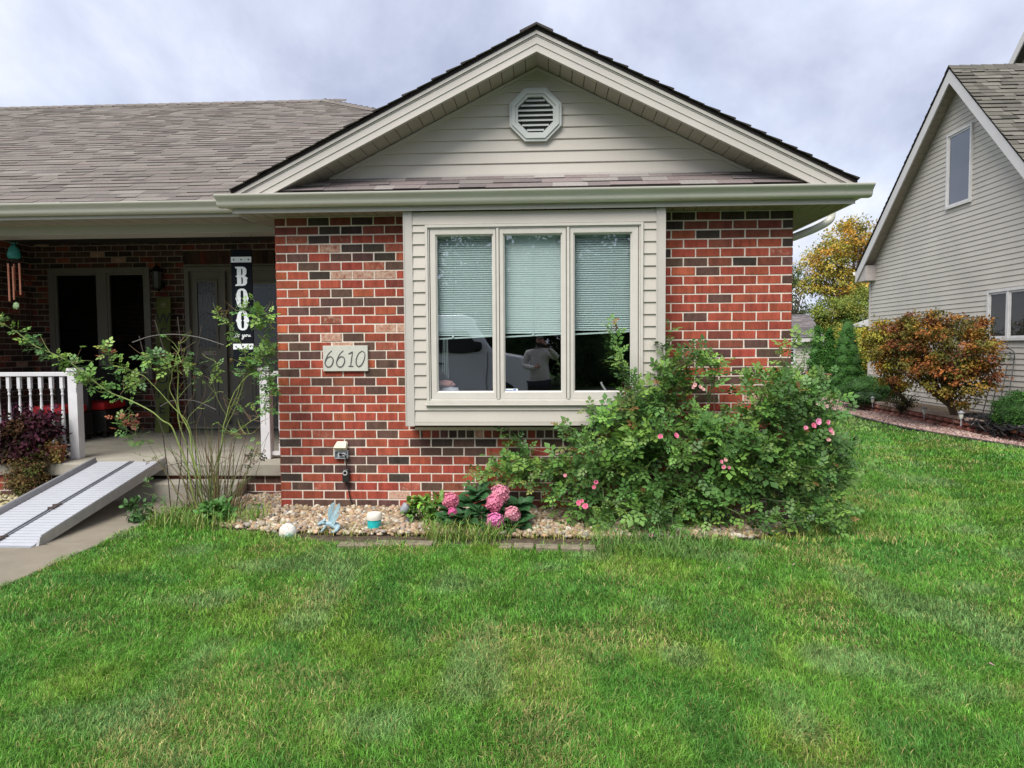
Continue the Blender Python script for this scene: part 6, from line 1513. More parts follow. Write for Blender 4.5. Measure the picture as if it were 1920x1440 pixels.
for k in range(16):
    x = rx-.02+k*.22
    for sg in (1,-1): mb.hexa([(x,NYP,zt(NYP)+.004),(x+.27,NYP,zt(NYP)+.004),(x+.27,NYP+sg*.14,zt(NYP+sg*.14)+.004),(x,NYP+sg*.14,zt(NYP+sg*.14)+.004),(x,NYP,zt(NYP)+.035),(x+.27,NYP,zt(NYP)+.022),(x+.27,NYP+sg*.14,zt(NYP+sg*.14)+.025),(x,NYP+sg*.14,zt(NYP+sg*.14)+.03)],0,random.choice(SH2)+(1,))
mb.build('roof', M_shingle, nh)
M_fas = mat('pale_fascia', (.56,.54,.53), .5, var=.04)
for sg, y0 in ((1,ye),(-1,yl)):
    mb = MB(); d = .27
    mb.hexa([(rx,y0,zt(y0)-.05-d),(rx+.03,y0,zt(y0)-.05-d),(rx+.03,NYP,zt(NYP)-.05-d),(rx,NYP,zt(NYP)-.05-d),(rx,y0,zt(y0)-.052),(rx+.03,y0,zt(y0)-.052),(rx+.03,NYP,zt(NYP)-.052),(rx,NYP,zt(NYP)-.052)])
    mb.build('rake_board', M_fas, nh)
    mb = MB(); nP = 34
    for k in range(nP):
        ya = y0+(NYP-y0)*k/nP; yb_ = y0+(NYP-y0)*(k+1)/nP-.008*(1 if NYP>y0 else -1)
        za, zb_ = zt(ya)-.17, zt(yb_)-.17
        mb.hexa([(rx+.031,ya,za-.01),(NX+.02,ya,za-.01),(NX+.02,yb_,zb_-.01),(rx+.031,yb_,zb_-.01),(rx+.031,ya,za),(NX+.02,ya,za),(NX+.02,yb_,zb_),(rx+.031,yb_,zb_)])
    mb.hexa([(rx+.031,y0,zt(y0)-.167),(NX+.02,y0,zt(y0)-.167),(NX+.02,NYP,zt(NYP)-.167),(rx+.031,NYP,zt(NYP)-.167),(rx+.031,y0,zt(y0)-.16),(NX+.02,y0,zt(y0)-.16),(NX+.02,NYP,zt(NYP)-.16),(rx+.031,NYP,zt(NYP)-.16)],1)
    mb.build('rake_soffit', [mat('neighbour_soffit',(.36,.32,.26),.6), M_joint], nh)
# boxed eave return at the far corner
mb = MB(); q = ye; zb_ = zt(ye)-.30
mb.prism([(ye,zb_),(ye,zt(ye)-.06),(NY1-.30,zt(NY1-.30)-.36),(NY1-.30,zb_)], lambda a,b,e:(e,a,b), rx+.035, NX+.03); mb.build('eave_return', mat('eave_return_taupe',(.40,.36,.34),.5), nh)
mb = MB(); mb.box((rx,ye,zb_),(rx+10,ye+.03,zt(ye)-.03)); mb.build('fascia', M_fas, nh)
mb = MB(); mb.prism([(a,b) for a,b in GP], lambda a,b,e:(e,ye+.03-a,zt(ye)-.12+b), rx-.02, rx+9.9); mb.build('gutter', M_gutter, nh)
# windows
def side_window(name, p0, p1, mull=None, fw=.05):
    """p0 top-left px, p1 bottom-right px on the wall plane"""
    A = P(*p0, X=NX-.0); B = P(*p1, X=NX-.0); y0, y1 = B.y, A.y; z1 = P(p0[0],p0[1],X=NX).z; z0 = P(p1[0],p1[1],X=NX).z
    w = empty(name, (NX+4-(NX+4),0,0)); w.parent = nh; w.location = (-4,(y0+y1)/2-14.7,z0)
    mb = MB()
    def fr(a,b,c,d,wd,xa,xb): mb.box((xa,a,c),(xb,a+wd,d)); mb.box((xa,b-wd,c),(xb,b,d)); mb.box((xa,a+wd,c),(xb,b-wd,c+wd)); mb.box((xa,a+wd,d-wd),(xb,b-wd,d))
    fr(y0,y1,z0,z1,fw,NX-.055,NX+.02)
    cells = [(y0+fw+.002,y1-fw-.002)]
    if mull: m = (y0+y1)/2 if mull is True else mull; mb.box((NX-.05,m-.03,z0+fw),(NX+.02,m+.03,z1-fw)); cells = [(y0+fw+.002,m-.032),(m+.032,y1-fw-.002)]
    for a,b in cells: fr(a,b,z0+fw+.002,z1-fw-.002,.035,NX-.035,NX+.01)
    mb.build('window_frame', M_white2, w)
    for a,b in cells:
        gm = M_glassd if name == 'gable_window' else M_glassl
        mb = MB(); mb.face([(NX-.021,a+.03,z0+fw+.03),(NX-.021,b-.03,z0+fw+.03),(NX-.021,b-.03,z1-fw-.03),(NX-.021,a+.03,z1-fw-.03)]); mb.build('pane', gm, w)
        mb = MB(); mb.box((NX-.019,a+.03,z0+fw+.03),(NX-.017,b-.03,z1-fw-.03)); mb.build('window_backing', mat('dark_interior',(.018,.018,.017),.9), w)
M_white2 = mat('neighbour_window_white', (.58,.57,.56), .5)
side_window('gable_window', (1780,254), (1823,378), fw=.045)
A = P(1856,545,X=NX); 
side_window('side_window', (1856,545), (1990,637), mull=P(1893,600,X=NX).y)
side_window('basement_window', (1761,768), (1812,806), fw=.06)
# the higher wing seen above the roof
mb = MB(); ux = 11.4; c0 = P(1893,118,X=ux); c1 = P(1925,52,X=ux); s_ = (c1.z-c0.z)/abs(c1.y-c0.y); h = 5.5
yy0 = c0.y; yp = yy0-1.5*1; zpk = c0.z+1.5*s_
def uz(y): return zpk-abs(y-yp)*s_
A_ = [(ux,yy0+.1,uz(yy0+.1)),(ux+6,yy0+.1,uz(yy0+.1)),(ux+6,yp,zpk),(ux,yp,zpk)]; mb.hexa([(x,y,z-.05) for x,y,z in A_]+A_,0,SH2[0]+(1,))
A_ = [(ux,yp,zpk),(ux+6,yp,zpk),(ux+6,yp-1.6,uz(yp-1.6)),(ux,yp-1.6,uz(yp-1.6))]; mb.hexa([(x,y,z-.05) for x,y,z in A_]+A_,0,SH2[0]+(1,))
mb.build('upper_roof', M_shingle, nh)
mb = MB(); mb.hexa([(ux-.03,yy0+.1,uz(yy0+.1)-.26),(ux,yy0+.1,uz(yy0+.1)-.26),(ux,yp,zpk-.26),(ux-.03,yp,zpk-.26),(ux-.03,yy0+.1,uz(yy0+.1)-.01),(ux,yy0+.1,uz(yy0+.1)-.01),(ux,yp,zpk-.01),(ux-.03,yp,zpk-.01)]); mb.build('upper_rake_board', M_fas, nh)
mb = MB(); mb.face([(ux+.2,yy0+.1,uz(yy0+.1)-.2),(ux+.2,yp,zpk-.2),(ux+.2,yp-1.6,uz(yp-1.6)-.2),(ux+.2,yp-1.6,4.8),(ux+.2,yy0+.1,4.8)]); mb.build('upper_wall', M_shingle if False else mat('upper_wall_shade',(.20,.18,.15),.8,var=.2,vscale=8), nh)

# ------------------------------------------------------------------ neighbour's border
WALLC = [(10.4-2.2,7.25),(10.5,7.25),(11.4,7.22),(12.2,7.22),(13.5,7.24),(14.8,7.28),(16.0,7.34),(16.9,7.5),(17.5,7.85),(17.6,8.4)]
edge_in = [(x,y) for y,x in LAWN_X[1:]]
sheet('gravel_strip', [(6.95,6.5)]+[(x+.0,y) for y,x in LAWN_X[1:]]+[(7.6,22),(8.5,20),(8.6,6.5)], .006, mat('pink_gravel_base', (.28,.20,.17), .95, var=.3, vscale=60, bump=1, bscale=200))
p_ = pebbles('pink_gravel', [(6.92,8),(6.9,10.0),(6.7,10.8),(6.42,12.7),(6.52,15.8),(6.9,20),(7.9,20),(7.9,17.5),(7.3,16.4),(7.22,14.5),(7.2,12),(7.22,8)], 9000, .010, .022, [(.30,.19,.16),(.37,.26,.22),(.24,.15,.13),(.33,.23,.21),(.42,.32,.28)], z=.008)
tag(p_, 'pink crushed gravel between the lawn edging and the block wall', 'gravel')
# black plastic lawn edging
mb = MB(); q = catmull([(x,y,.025) for y,x in LAWN_X[1:]]+[(7.6,24,.025)],6); mb.tube([(6.9,7,.025)]+q, .022, 6); tag(mb.build('lawn_edging', mat('edging_black',(.035,.028,.025),.7), origin=(6.9,10,0)), 'dark plastic lawn edging curving between grass and pink gravel', 'lawn edging')
# raised bed fill
mb = MB(); top_ = [(x+.12,y) for y,x in WALLC]; mb.prism([(x,y) for x,y in top_]+[(8.52,17.6),(8.52,8.2)], lambda a,b,e:(a,b,e), 0, .175); tag(mb.build('mulch_bed', M_soil), kind='structure')
rw = empty('retaining_wall', (7.3,12,0), 'low curved wall of rough reddish brown blocks with flat caps', 'retaining wall')
mb = MB(); q = catmull([(x,y,0) for y,x in WALLC], 8)
cum = [0]
for a,b in zip(q,q[1:]): cum.append(cum[-1]+(b-a).length)
def along(s):
    for k in range(len(q)-1):
        if cum[k+1] >= s: t = (s-cum[k])/(cum[k+1]-cum[k]); return q[k].lerp(q[k+1],t), (q[k+1]-q[k]).normalized()
    return q[-1], (q[-1]-q[-2]).normalized()
RBK = [(.30,.11,.08),(.24,.09,.065),(.34,.15,.11),(.19,.09,.07),(.27,.13,.10)]
for row in range(2):
    s = -.09*row; z0 = row*.102
    while s < cum[-1]-.05:
        w = .25; p, t = along(max(s+w/2,0.01)); ang = math.atan2(t.y,t.x); nrm = Vector((t.y,-t.x,0)); nrm = -nrm if (nrm.x > 0) == (True) and t.y > 0 else nrm
        nrm = Vector((-t.y,t.x,0)); c = p+Vector((0,0,z0+.051)); c4 = (*random.choice(RBK),1)
        bm = bmesh.new(); bmesh.ops.create_cube(bm, size=1); bmesh.ops.subdivide_edges(bm, edges=bm.edges[:], cuts=3, use_grid_fill=True)
        vs = []
        for v in bm.verts:
            L_ = v.co.copy(); rr = 1-.6*(abs(L_.x*2)**3)-.5*(abs(L_.z*2)**3); f = L_.y*rr
            f += (.22*noise.noise(Vector((L_.x*4+s*9,L_.z*4,row*5)))) if L_.y > .3 else 0
            vs.append(tuple(c+t*L_.x*w*.95+nrm*(f*.20)+Vector((0,0,L_.z*.094))))
        mb.add(vs, [tuple(v.index for v in f_.verts) for f_ in bm.faces], 0, c4); bm.free(); s += w
mb.build('wall_blocks', mat('split_block', rough=.95, var=.35, vscale=25, bump=.8, bscale=70, attr='col'), rw)
mb = MB(); s = 0
while s < cum[-1]-.05:
    a, t = along(s+.003); b, t2 = along(min(s+.297,cum[-1]-.001)); n1 = Vector((-t.y,t.x,0)); n2 = Vector((-t2.y,t2.x,0)); z0, z1 = .206, .258; c4 = (*random.choice([(.42,.30,.25),(.36,.26,.21),(.46,.34,.29)]),1)
    V = [a+n1*.075,b+n2*.075,b-n2*.13,a-n1*.13]; mb.hexa([(v.x,v.y,z0) for v in V]+[(v.x,v.y,z1) for v in V],0,c4); s += .30
mb.build('cap_stone', mat('cap_block', rough=.9, var=.25, vscale=20, bump=.5, bscale=80, attr='col'), rw)

# maples
def tree(name, loc, label, cat, ells, n, size, palette, trunk_h, trunk_r, clumps, spread, limbs=9, mat_=None, group=None, tmpl='leaf', bark=None, shell=.45, up=.5, lean=0, jit=.25, multi=1):
    o = empty(name, loc, label, cat, group); L0 = Vector(loc)
    E = [(e[0],e[1],e[2],e[3],e[4],e[5])+tuple(e[6:]) for e in ells]
    foliage('crown', E, n, size, palette, mat_ or M_leafm, o, clumps=clumps, spread=spread, template=tmpl, shell=shell, up=up, jit=jit)
    mb = MB(); top = Vector((ells[0][0]+lean,ells[0][1],L0.z+trunk_h))
    for m_ in range(multi):
        b0 = L0+Vector((random.uniform(-.1,.1)*(multi>1),random.uniform(-.1,.1)*(multi>1),0)); mb.tube(catmull([b0-Vector((0,0,.05)), b0.lerp(top,.5)+Vector(rdir(1)[0])*trunk_r*1.2, top],4), [trunk_r*(1.25-.6*k/8) for k in range(9)], 9)
    for k in range(limbs):
        e = random.choice(ells); d = rdir(1)[0]; d[2] = abs(d[2])*.8; tip = Vector((e[0]+d[0]*e[3]*.85, e[1]+d[1]*e[4]*.85, e[2]+d[2]*e[5]*.85)); st_ = L0.lerp(top, random.uniform(.55,1)); mid = st_.lerp(tip,.5)+Vector((0,0,.06*e[5]))
        mb.tube(catmull([st_,mid,tip],4), [trunk_r*.5*(1-.85*j/8) for j in range(9)], 6)
        for j in range(3):
            s2 = mid.lerp(tip,random.uniform(0,.8)); t2 = s2+Vector(rdir(1)[0])*min(e[3],e[5])*.45; mb.tube([s2,t2],[trunk_r*.16,trunk_r*.05],5)
    mb.build('trunk', bark or M_bark, o); return o
def ell(px,py,Y,rpx,rpy,dep,w=1):
    c = P(px,py,Y=Y); s = Y/F; return (c.x,Y,c.z,rpx*s,dep,rpy*s,w)
ORG = [(.30,.14,.030),(.33,.12,.040),(.20,.15,.035),(.32,.18,.035),(.21,.075,.035),(.13,.12,.03),(.08,.085,.025),(.16,.15,.03)]
M_maple = M_leafm
b1 = P(1793,790,Y=12.6); tree('japanese_maple', (b1.x,b1.y,.15), 'rounded orange and green maple in front of the house wall, the larger right hand one', 'maple tree',
  [ell(1770,665,12.6,62,58,.75),ell(1815,655,12.6,45,48,.7),ell(1725,650,12.9,45,45,.7),ell(1790,705,12.4,58,40,.6),ell(1740,610,12.9,45,25,.5),ell(1800,612,12.8,35,22,.5),ell(1838,690,12.5,22,42,.5),ell(1800,740,12.4,38,22,.4,.7),ell(1700,690,12.8,35,28,.4),ell(1690,640,13,30,28,.4),ell(1850,640,12.6,14,16,.3),ell(1715,605,12.9,25,16,.3),ell(1765,600,12.9,25,14,.3),ell(1835,610,12.7,22,12,.3,.6),ell(1655,640,13.2,22,30,.3)], 24000, .052, ORG, .45, .045, 420, .062, limbs=30, shell=.5, up=.9, group='maples along the house wall', multi=2, tmpl='leaf')
b2 = P(1715,775,Y=14.4); tree('japanese_maple', (b2.x,b2.y,.15), 'smaller yellow and orange maple nearest the far corner of the siding house', 'maple tree',
  [ell(1672,650,14.4,38,50,.6),ell(1650,625,14.4,26,28,.5),ell(1700,640,14.4,35,40,.6),ell(1690,700,14.3,45,30,.5),ell(1640,660,14.4,18,35,.4)], 11000, .055, [(.38,.25,.03),(.40,.19,.03),(.25,.20,.03),(.14,.15,.03),(.30,.28,.04)], .5, .045, 190, .075, limbs=18, shell=.45, up=.9, group='maples along the house wall', multi=2)
def shrub(name, label, cat, ells, n, size, pal_, clumps, spread, group=None, mat_=None, shell=.8, tmpl='leaf', core=.86):
    L0 = (ells[0][0], ells[0][1], 0); o = empty(name, L0, label, cat, group)
    foliage('foliage', ells, n, size, pal_, mat_ or M_leafm, o, clumps=clumps, spread=spread, shell=shell, template=tmpl)
    mb = MB()
    for e in ells:
        bm = bmesh.new(); bmesh.ops.create_icosphere(bm, subdivisions=3, radius=1)
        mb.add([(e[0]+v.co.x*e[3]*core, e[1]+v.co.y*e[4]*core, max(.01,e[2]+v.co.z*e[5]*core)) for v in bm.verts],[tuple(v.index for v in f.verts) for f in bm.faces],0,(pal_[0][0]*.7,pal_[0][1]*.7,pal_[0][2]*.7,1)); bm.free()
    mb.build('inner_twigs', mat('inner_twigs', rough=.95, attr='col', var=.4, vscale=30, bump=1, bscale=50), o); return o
BOX = [(.045,.12,.025),(.035,.095,.022),(.06,.145,.03)]
shrub('boxwood', 'round clipped boxwood at the right edge beside the wire trellis', 'shrub', [ell(1912,772,11.2,40,38,.4)], 9000, .026, BOX, 420, .03)
shrub('boxwood', 'long low clipped hedge below the arborvitae behind the block wall', 'hedge', [ell(1622,725,16.6,34,19,.5),ell(1660,728,16.2,28,19,.5),ell(1595,733,17.2,22,14,.4)], 9000, .035, BOX, 330, .05)
shrub('cotoneaster', 'dark leafy low shrub in front of the clipped hedge by the wall end', 'shrub', [ell(1625,745,16.0,32,12,.35),ell(1600,748,16.6,20,10,.3)], 3500, .035, [(.03,.07,.02),(.04,.085,.03)], 120, .05)
# twiggy shrub between
q = P(1690,770,Y=14.2); ts = empty('twiggy_shrub', (q.x,14.2,.15), 'sparse dark twiggy shrub between the hedge and the maples', 'shrub'); mb = MB()
for k in range(60):
    a = random.uniform(-.9,.9); l = random.uniform(.25,.55); mb.tube([(q.x,14.2,.14),(q.x+a*l*.5,14.2+random.uniform(-.15,.15),.15+l*.6),(q.x+a*l,14.2+random.uniform(-.2,.2),.15+l*random.uniform(.7,1))],[.006,.004,.002],4)
mb.build('twigs', mat('dark_twig',(.04,.035,.02),.9), ts); foliage('leaves', [(q.x,14.2,.36,.40,.2,.16)], 500, .035, [(.05,.08,.02),(.12,.09,.03)], M_leafm, ts, clumps=60, spread=.04)
# path lights
for px, py, Y, lab in ((1636,755,15.6,'small solar path light in front of the low hedge'),(1733,775,13.2,'small solar path light between the two maple trunks'),(1802,783,12.0,'small bright solar path light right of the basement window')):
    q = P(px,py,Y=Y); zb = .15; z1 = zat(py-8,Y,px); t = empty('path_light', (q.x,Y,zb), lab, 'path light', 'solar path lights along the block wall')
    mb = MB(); mb.tube([(q.x,Y,zb-.02),(q.x,Y,z1-.10)], .010, 8); mb.build('stake', M_gp, t)
    mb = MB(); mb.lathe([(.018,-.10),(.035,-.06),(.035,0)], (q.x,Y,z1), 10); mb.build('lens', mat('frosted_lens',(.60,.62,.55),.3), t, smooth=True)
    mb = MB(); mb.lathe([(.05,.001),(.052,.012),(.030,.03),(.01,.045)], (q.x,Y,z1), 12); mb.build('cap', M_gp, t, smooth=True)
# trellis leaning on the siding
wt = empty('wire_trellis', P(1858,792,X=8.2), 'black wire trellis with scrolled top leaning on the siding', 'trellis'); mb = MB()
def TR(u, v):
    """u 0..3 across, v 0 foot..1 top"""
    b = P(1838+u*15,793,X=8.10); t_ = P(1866+u*11.5,682,X=8.47); return Vector(b).lerp(Vector(t_), v)
for u in range(4): mb.tube([TR(u,0),TR(u,1)], .009, 5)
for v in (.12,.35,.6,.8,.98): mb.tube([TR(0,v),TR(3,v)], .008, 5)
mb.build('wire_grid', M_black, wt); mb = MB()
top0 = [TR(0,1),P(1864,658,X=8.5),P(1884,653,X=8.5),P(1901,660,X=8.5),TR(3,1)]; mb.tube(catmull(top0,5), .009, 5)
for cx_, cy__, sg in ((1871,663,1),(1893,663,-1),(1896,672,1)):
    mb.tube([P(cx_+sg*(5-.35*k)*math.cos(k*.6), cy__+(5-.35*k)*math.sin(k*.6), X=8.49) for k in range(13)], .005, 5)
mb.build('scroll_top', M_black, wt)
# pile of black hose
hs = empty('black_hose', P(1840,815,Z=.1), 'tangled heap of black drip hose draped over the block wall', 'hose'); mb = MB()
for k in range(34):
    a = random.random()*6; cx_ = random.gauss(1845,26) if k < 24 else random.uniform(1790,1850); 
    pts = []
    for j in range(9):
        px = cx_+random.uniform(14,30)*math.cos(a+j*.8)*(1.6 if k%3 else .9); px = min(max(px,1784),1940); Yb = np.interp(px,[1790,1920],[12.0,10.75])
        X_ = random.uniform(7.02,7.6); z_ = (.26 if X_ > 7.15 else random.uniform(.03,.22))+random.uniform(0,.05)
        yy = F*X_/(px-1024+1e-6)*1.0; pts.append(Vector((X_, min(max(yy,10.2),12.4), z_)))
    mb.tube(catmull(pts,4), .012, 6)
mb.build('hose_coil', mat('hose_rubber',(.012,.012,.013),.5), hs, smooth=True)
# ------------------------------------------------------------------ behind the houses
ARB = [(.050,.145,.026),(.070,.185,.030),(.038,.115,.022)]
for px, top, bot, hw, Y, lab in ((1532,620,735,17,23.5,'slim arborvitae nearest the grey shed, leftmost of the three'),(1555,622,735,13,22.5,'middle narrow arborvitae squeezed between its two neighbours'),(1588,611,735,29,21.5,'broadest arborvitae, rightmost of the three beside the gazebo')):
    c = P(px,(top+bot)/2,Y=Y); zt_a = zat(top,Y,px); w_ = hw*Y/F; ells = []
    for k in range(7): t = (k+.5)/7; ells.append((c.x,Y,zt_a*t,w_*(1.0-.1*t if t < .3 else .97*(1-(t-.3)/.74)**.48),w_*.9*(1.0-.1*t if t < .3 else .97*(1-(t-.3)/.74)**.48),zt_a/7*1.1))
    shrub('arborvitae', lab, 'arborvitae', ells, 9000, .05, ARB, 520, .035, group='three clipped arborvitae by the shed', shell=.93, core=.9)
# dense yellow-green shrubs behind the gazebo
shrub('lilac_shrub', 'yellow green shrub under the gazebo roof behind the maples', 'shrub', [ell(1615,660,25,40,40,.9),ell(1600,640,26,30,26,.9)], 9000, .09, [(.30,.32,.05),(.20,.24,.04),(.34,.28,.05)], 260, .13)
# shed
SX1_ = P(1541,640,Y=28).x; sh = empty('garden_shed', (SX1_-2,29,0), 'far grey roofed outbuilding with siding and a small white window', 'shed')
SZ = zat(640,28,1510); mb = MB(); siding(mb, (0,28,0),(1,0,0),(0,-1,0), 0, SZ, .1016, lambda z:(SX1_-6,SX1_-.35)); mb.box((SX1_-6,28.01,0),(SX1_-.36,31.5,SZ)); mb.build('shed_wall', M_sid2, sh)
mb = MB(); mb.box((SX1_-6.3,27.72,SZ-.03),(SX1_-.02,27.76,SZ+.15)); mb.box((SX1_-6.3,27.761,SZ-.03),(SX1_-.02,28.0,SZ-.01)); mb.build('shed_fascia', M_fas, sh)
rz = zat(592,29.8,1500); mb = MB(); v_ = Vector((0,2.1,rz-SZ-.15)); ln_ = v_.length; hipx = P(1519,592,Y=29.8).x
mb.face([(SX1_-6.3,27.7,SZ+.145),(SX1_,27.7,SZ+.145),(hipx,29.8,rz),(SX1_-6.3,29.8,rz)],0,(.10,.09,.09,1)); mb.face([(SX1_,27.7,SZ+.145),(SX1_,31.9,SZ+.145),(hipx,29.8,rz)],0,(.10,.09,.09,1))
shingles(mb, (0,27.7,SZ+.15), (1,0,0), v_, Vector((0,-v_.z,v_.y)), int(ln_/EX)+1, EX, lambda v: (SX1_-6.3, SX1_-(SX1_-hipx)*v/ln_), [(.16,.14,.14),(.13,.12,.125),(.19,.17,.165)]); mb.build('shed_roof', M_shingle, sh)
a_, b_ = P(1478,652,Y=28), P(1490,682,Y=28); mb = MB(); frame_box(mb, a_.x-.5, b_.x, b_.z, a_.z, .07, 27.95, 28.0); mb.box((a_.x-.43,27.96,(a_.z+b_.z)/2-.02),(b_.x-.07,27.99,(a_.z+b_.z)/2+.02)); mb.box((a_.x-.43,27.96,b_.z+.55*(a_.z-b_.z)+.12),(b_.x-.07,27.99,b_.z+.55*(a_.z-b_.z)+.15)); w_ = mb.build('shed_window', M_white, sh)
mb = MB(); mb.box((a_.x-.43,27.98,b_.z+.07),(b_.x-.07,27.985,a_.z-.07)); mb.build('pane', mat('dark_interior'), w_)
q = P(1492,700,Y=20); yk = empty('spiky_plant', (q.x,20,0), 'dark spiky ornamental plant in front of the shed', 'plant'); mb = MB()
for k in range(26): a = random.random()*6.3; l = random.uniform(.5,.8); mb.tube([(q.x,20,.2),(q.x+math.cos(a)*l*.25,20+math.sin(a)*l*.2,.2+l*.7),(q.x+math.cos(a)*l*.6,20+math.sin(a)*l*.4,.25+l*.9)],[.012,.012,.003],4)
mb.build('leaves', mat('purple_leaf',(.05,.03,.035),.7), yk)
# gazebo
gz_ = empty('gazebo', (P(1600,640,Y=24).x+1.3,24,0), 'dark framed gazebo with pale ribbed metal roof behind the house corner', 'gazebo')
ga = P(1577,611,Y=24); gx0 = P(1579,611,Y=26.8).x; gx1 = gx0+3.2; zr0 = ga.z; pk = ((gx0+gx1)/2, 25.4, zat(575,25.4,1655)); mb = MB(); CR = [(gx0,24,zr0),(gx1,24,zr0),(gx1,26.8,zr0),(gx0,26.8,zr0)]
for k in range(4):
    a, b = Vector(CR[k]), Vector(CR[(k+1)%4]); p_k = Vector(pk); mb.face([a,b,p_k])
    for j in range(1,16): s = a.lerp(b,j/16); e = s.lerp(p_k, 1-abs(j/8-1) if False else min(j,16-j)/8*.98); mb.tube([s+Vector((0,0,.012)),a.lerp(p_k,min(j,16-j)/8) if j < 8 else b.lerp(p_k,min(j,16-j)/8)], .012, 4)
mb.build('metal_roof', mat('ribbed_metal',(.42,.42,.42),.45,metal=.2), gz_)
mb = MB(); frame = [(gx0+.1,24.1),(gx1-.1,24.1),(gx1-.1,26.7),(gx0+.1,26.7)]
mb.box((gx0,24,zr0-.14),(gx1,24.06,zr0-.01)); mb.box((gx0,24.06,zr0-.14),(gx0+.06,26.8,zr0-.01)); mb.box((gx0+.06,26.74,zr0-.14),(gx1,26.8,zr0-.01)); mb.build('beam', M_black, gz_)
for x,y in frame: mb = MB(); mb.box((x-.05,y-.05,0),(x+.05,y+.05,zr0-.141)); mb.build('post', M_black, gz_)
# trees at the back
YEL = [(.52,.35,.06),(.44,.35,.06),(.58,.31,.055),(.33,.32,.06),(.50,.38,.07),(.25,.27,.06)]
b = P(1600,690,Y=42); tree('autumn_tree', (b.x,42,0), 'tall airy tree with yellow and orange autumn leaves behind the houses', 'tree',
  [ell(1590,455,42,42,38,1.6),ell(1545,490,42,38,35,1.4),ell(1630,450,42,28,30,1.4),ell(1575,530,42,50,35,1.6),ell(1525,530,42,25,22,1.0),ell(1620,520,42,38,40,1.5),ell(1600,425,42,26,18,1.0)], 15000, .15, YEL, 3.2, .13, 420, .22, limbs=46, shell=.25, up=.6)
b = P(1580,690,Y=34); tree('young_tree', (b.x,34,0), 'bushy light green tree below the autumn tree behind the arborvitae', 'tree',
  [ell(1565,590,34,36,30,1.1),ell(1600,590,34,30,28,1.1),ell(1540,600,34,18,20,.8),ell(1615,560,36,26,22,1.0),ell(1570,620,34,45,22,1.2)], 15000, .11, [(.20,.26,.05),(.27,.30,.055),(.14,.20,.045),(.30,.28,.06)], 1.5, .09, 260, .17, limbs=20, shell=.3)
b = P(1492,690,Y=48); tree('sparse_tree', (b.x,48,0), 'thin half bare grey green tree at the edge of the brick corner', 'tree',
  [ell(1490,520,48,28,24,1.3),ell(1478,560,48,30,40,1.3),ell(1515,590,48,22,18,1.0)], 2600, .17, [(.09,.13,.05),(.12,.15,.06)], 3.5, .09, 130, .25, limbs=30, shell=.3)
# hedge line far off, closes the horizon
for k, (x, y, r) in enumerate(((14,62,5),(22,60,6),(31,58,6),(6,64,5),(-4,70,6),(-16,70,7),(-28,72,7))):
    tree('background_tree', (x,y,0), ('broad green tree far behind the shed, number %d of the back row counted from its east end' % (k+1)) if False else ['far green tree behind the yellow tree','far green tree hidden behind the siding house','far green tree hard right behind the siding house','far green tree behind the grey shed','far green tree behind the brick house roof','far green tree behind the porch roof','far green tree at the left behind the porch roof'][k], 'tree',
      [(x,y,1.2,r*.7,1.5,1.6),(x+r*.3,y,1.0,r*.5,1.5,1.3)], 2500, .30, [(.06,.10,.025),(.10,.13,.03),(.14,.14,.03)], .8, .12, 90, .4, limbs=5, group='trees far behind the houses')

# ------------------------------------------------------------------ what the window glass reflects: street side
DG = [(.025,.050,.014),(.018,.040,.012),(.035,.062,.016)]
for k, (x, y, zc_, r, n_, lab) in enumerate(((-6.5,-15,5.0,3.6,7000,'leafy maple across the street at the left of the driveway'),(-1.5,-17,5.4,3.8,8000,'large dark maple across the street behind the van'),(4.0,-15,5.0,3.8,8000,'dense dark oak across the street facing the bay window'),(9.0,-16,5.2,3.8,6000,'dark broad oak across the street toward the right'),(1.2,-21,4.6,3.4,3500,'tallest dark tree behind the row across the street'))):
    tree('street_tree', (x,y,0), lab, 'tree', [(x,y,zc_,r,r*.8,r*.85),(x-r*.4,y,zc_-1.8,r*.8,r*.7,1.8),(x+r*.4,y,zc_-1.9,r*.8,r*.7,1.9)], n_, .30, DG, 2.6, .25, 160, .42, limbs=14, group='trees lining the far side of the street', shell=.2)
# row of dense shrubs closing the view under those crowns
for k,(x,lab) in enumerate(((-8,'dark hedge across the street at the far left'),(-2.5,'dark hedge across the street behind the van'),(3,'dark hedge across the street facing the window'),(8.5,'dark hedge across the street at the right'))):
    shrub('street_hedge', lab, 'hedge', [(x,-14.2,1.1,2.9,.8,1.3)], 4500, .16, DG, 200, .2, group='hedges across the street')
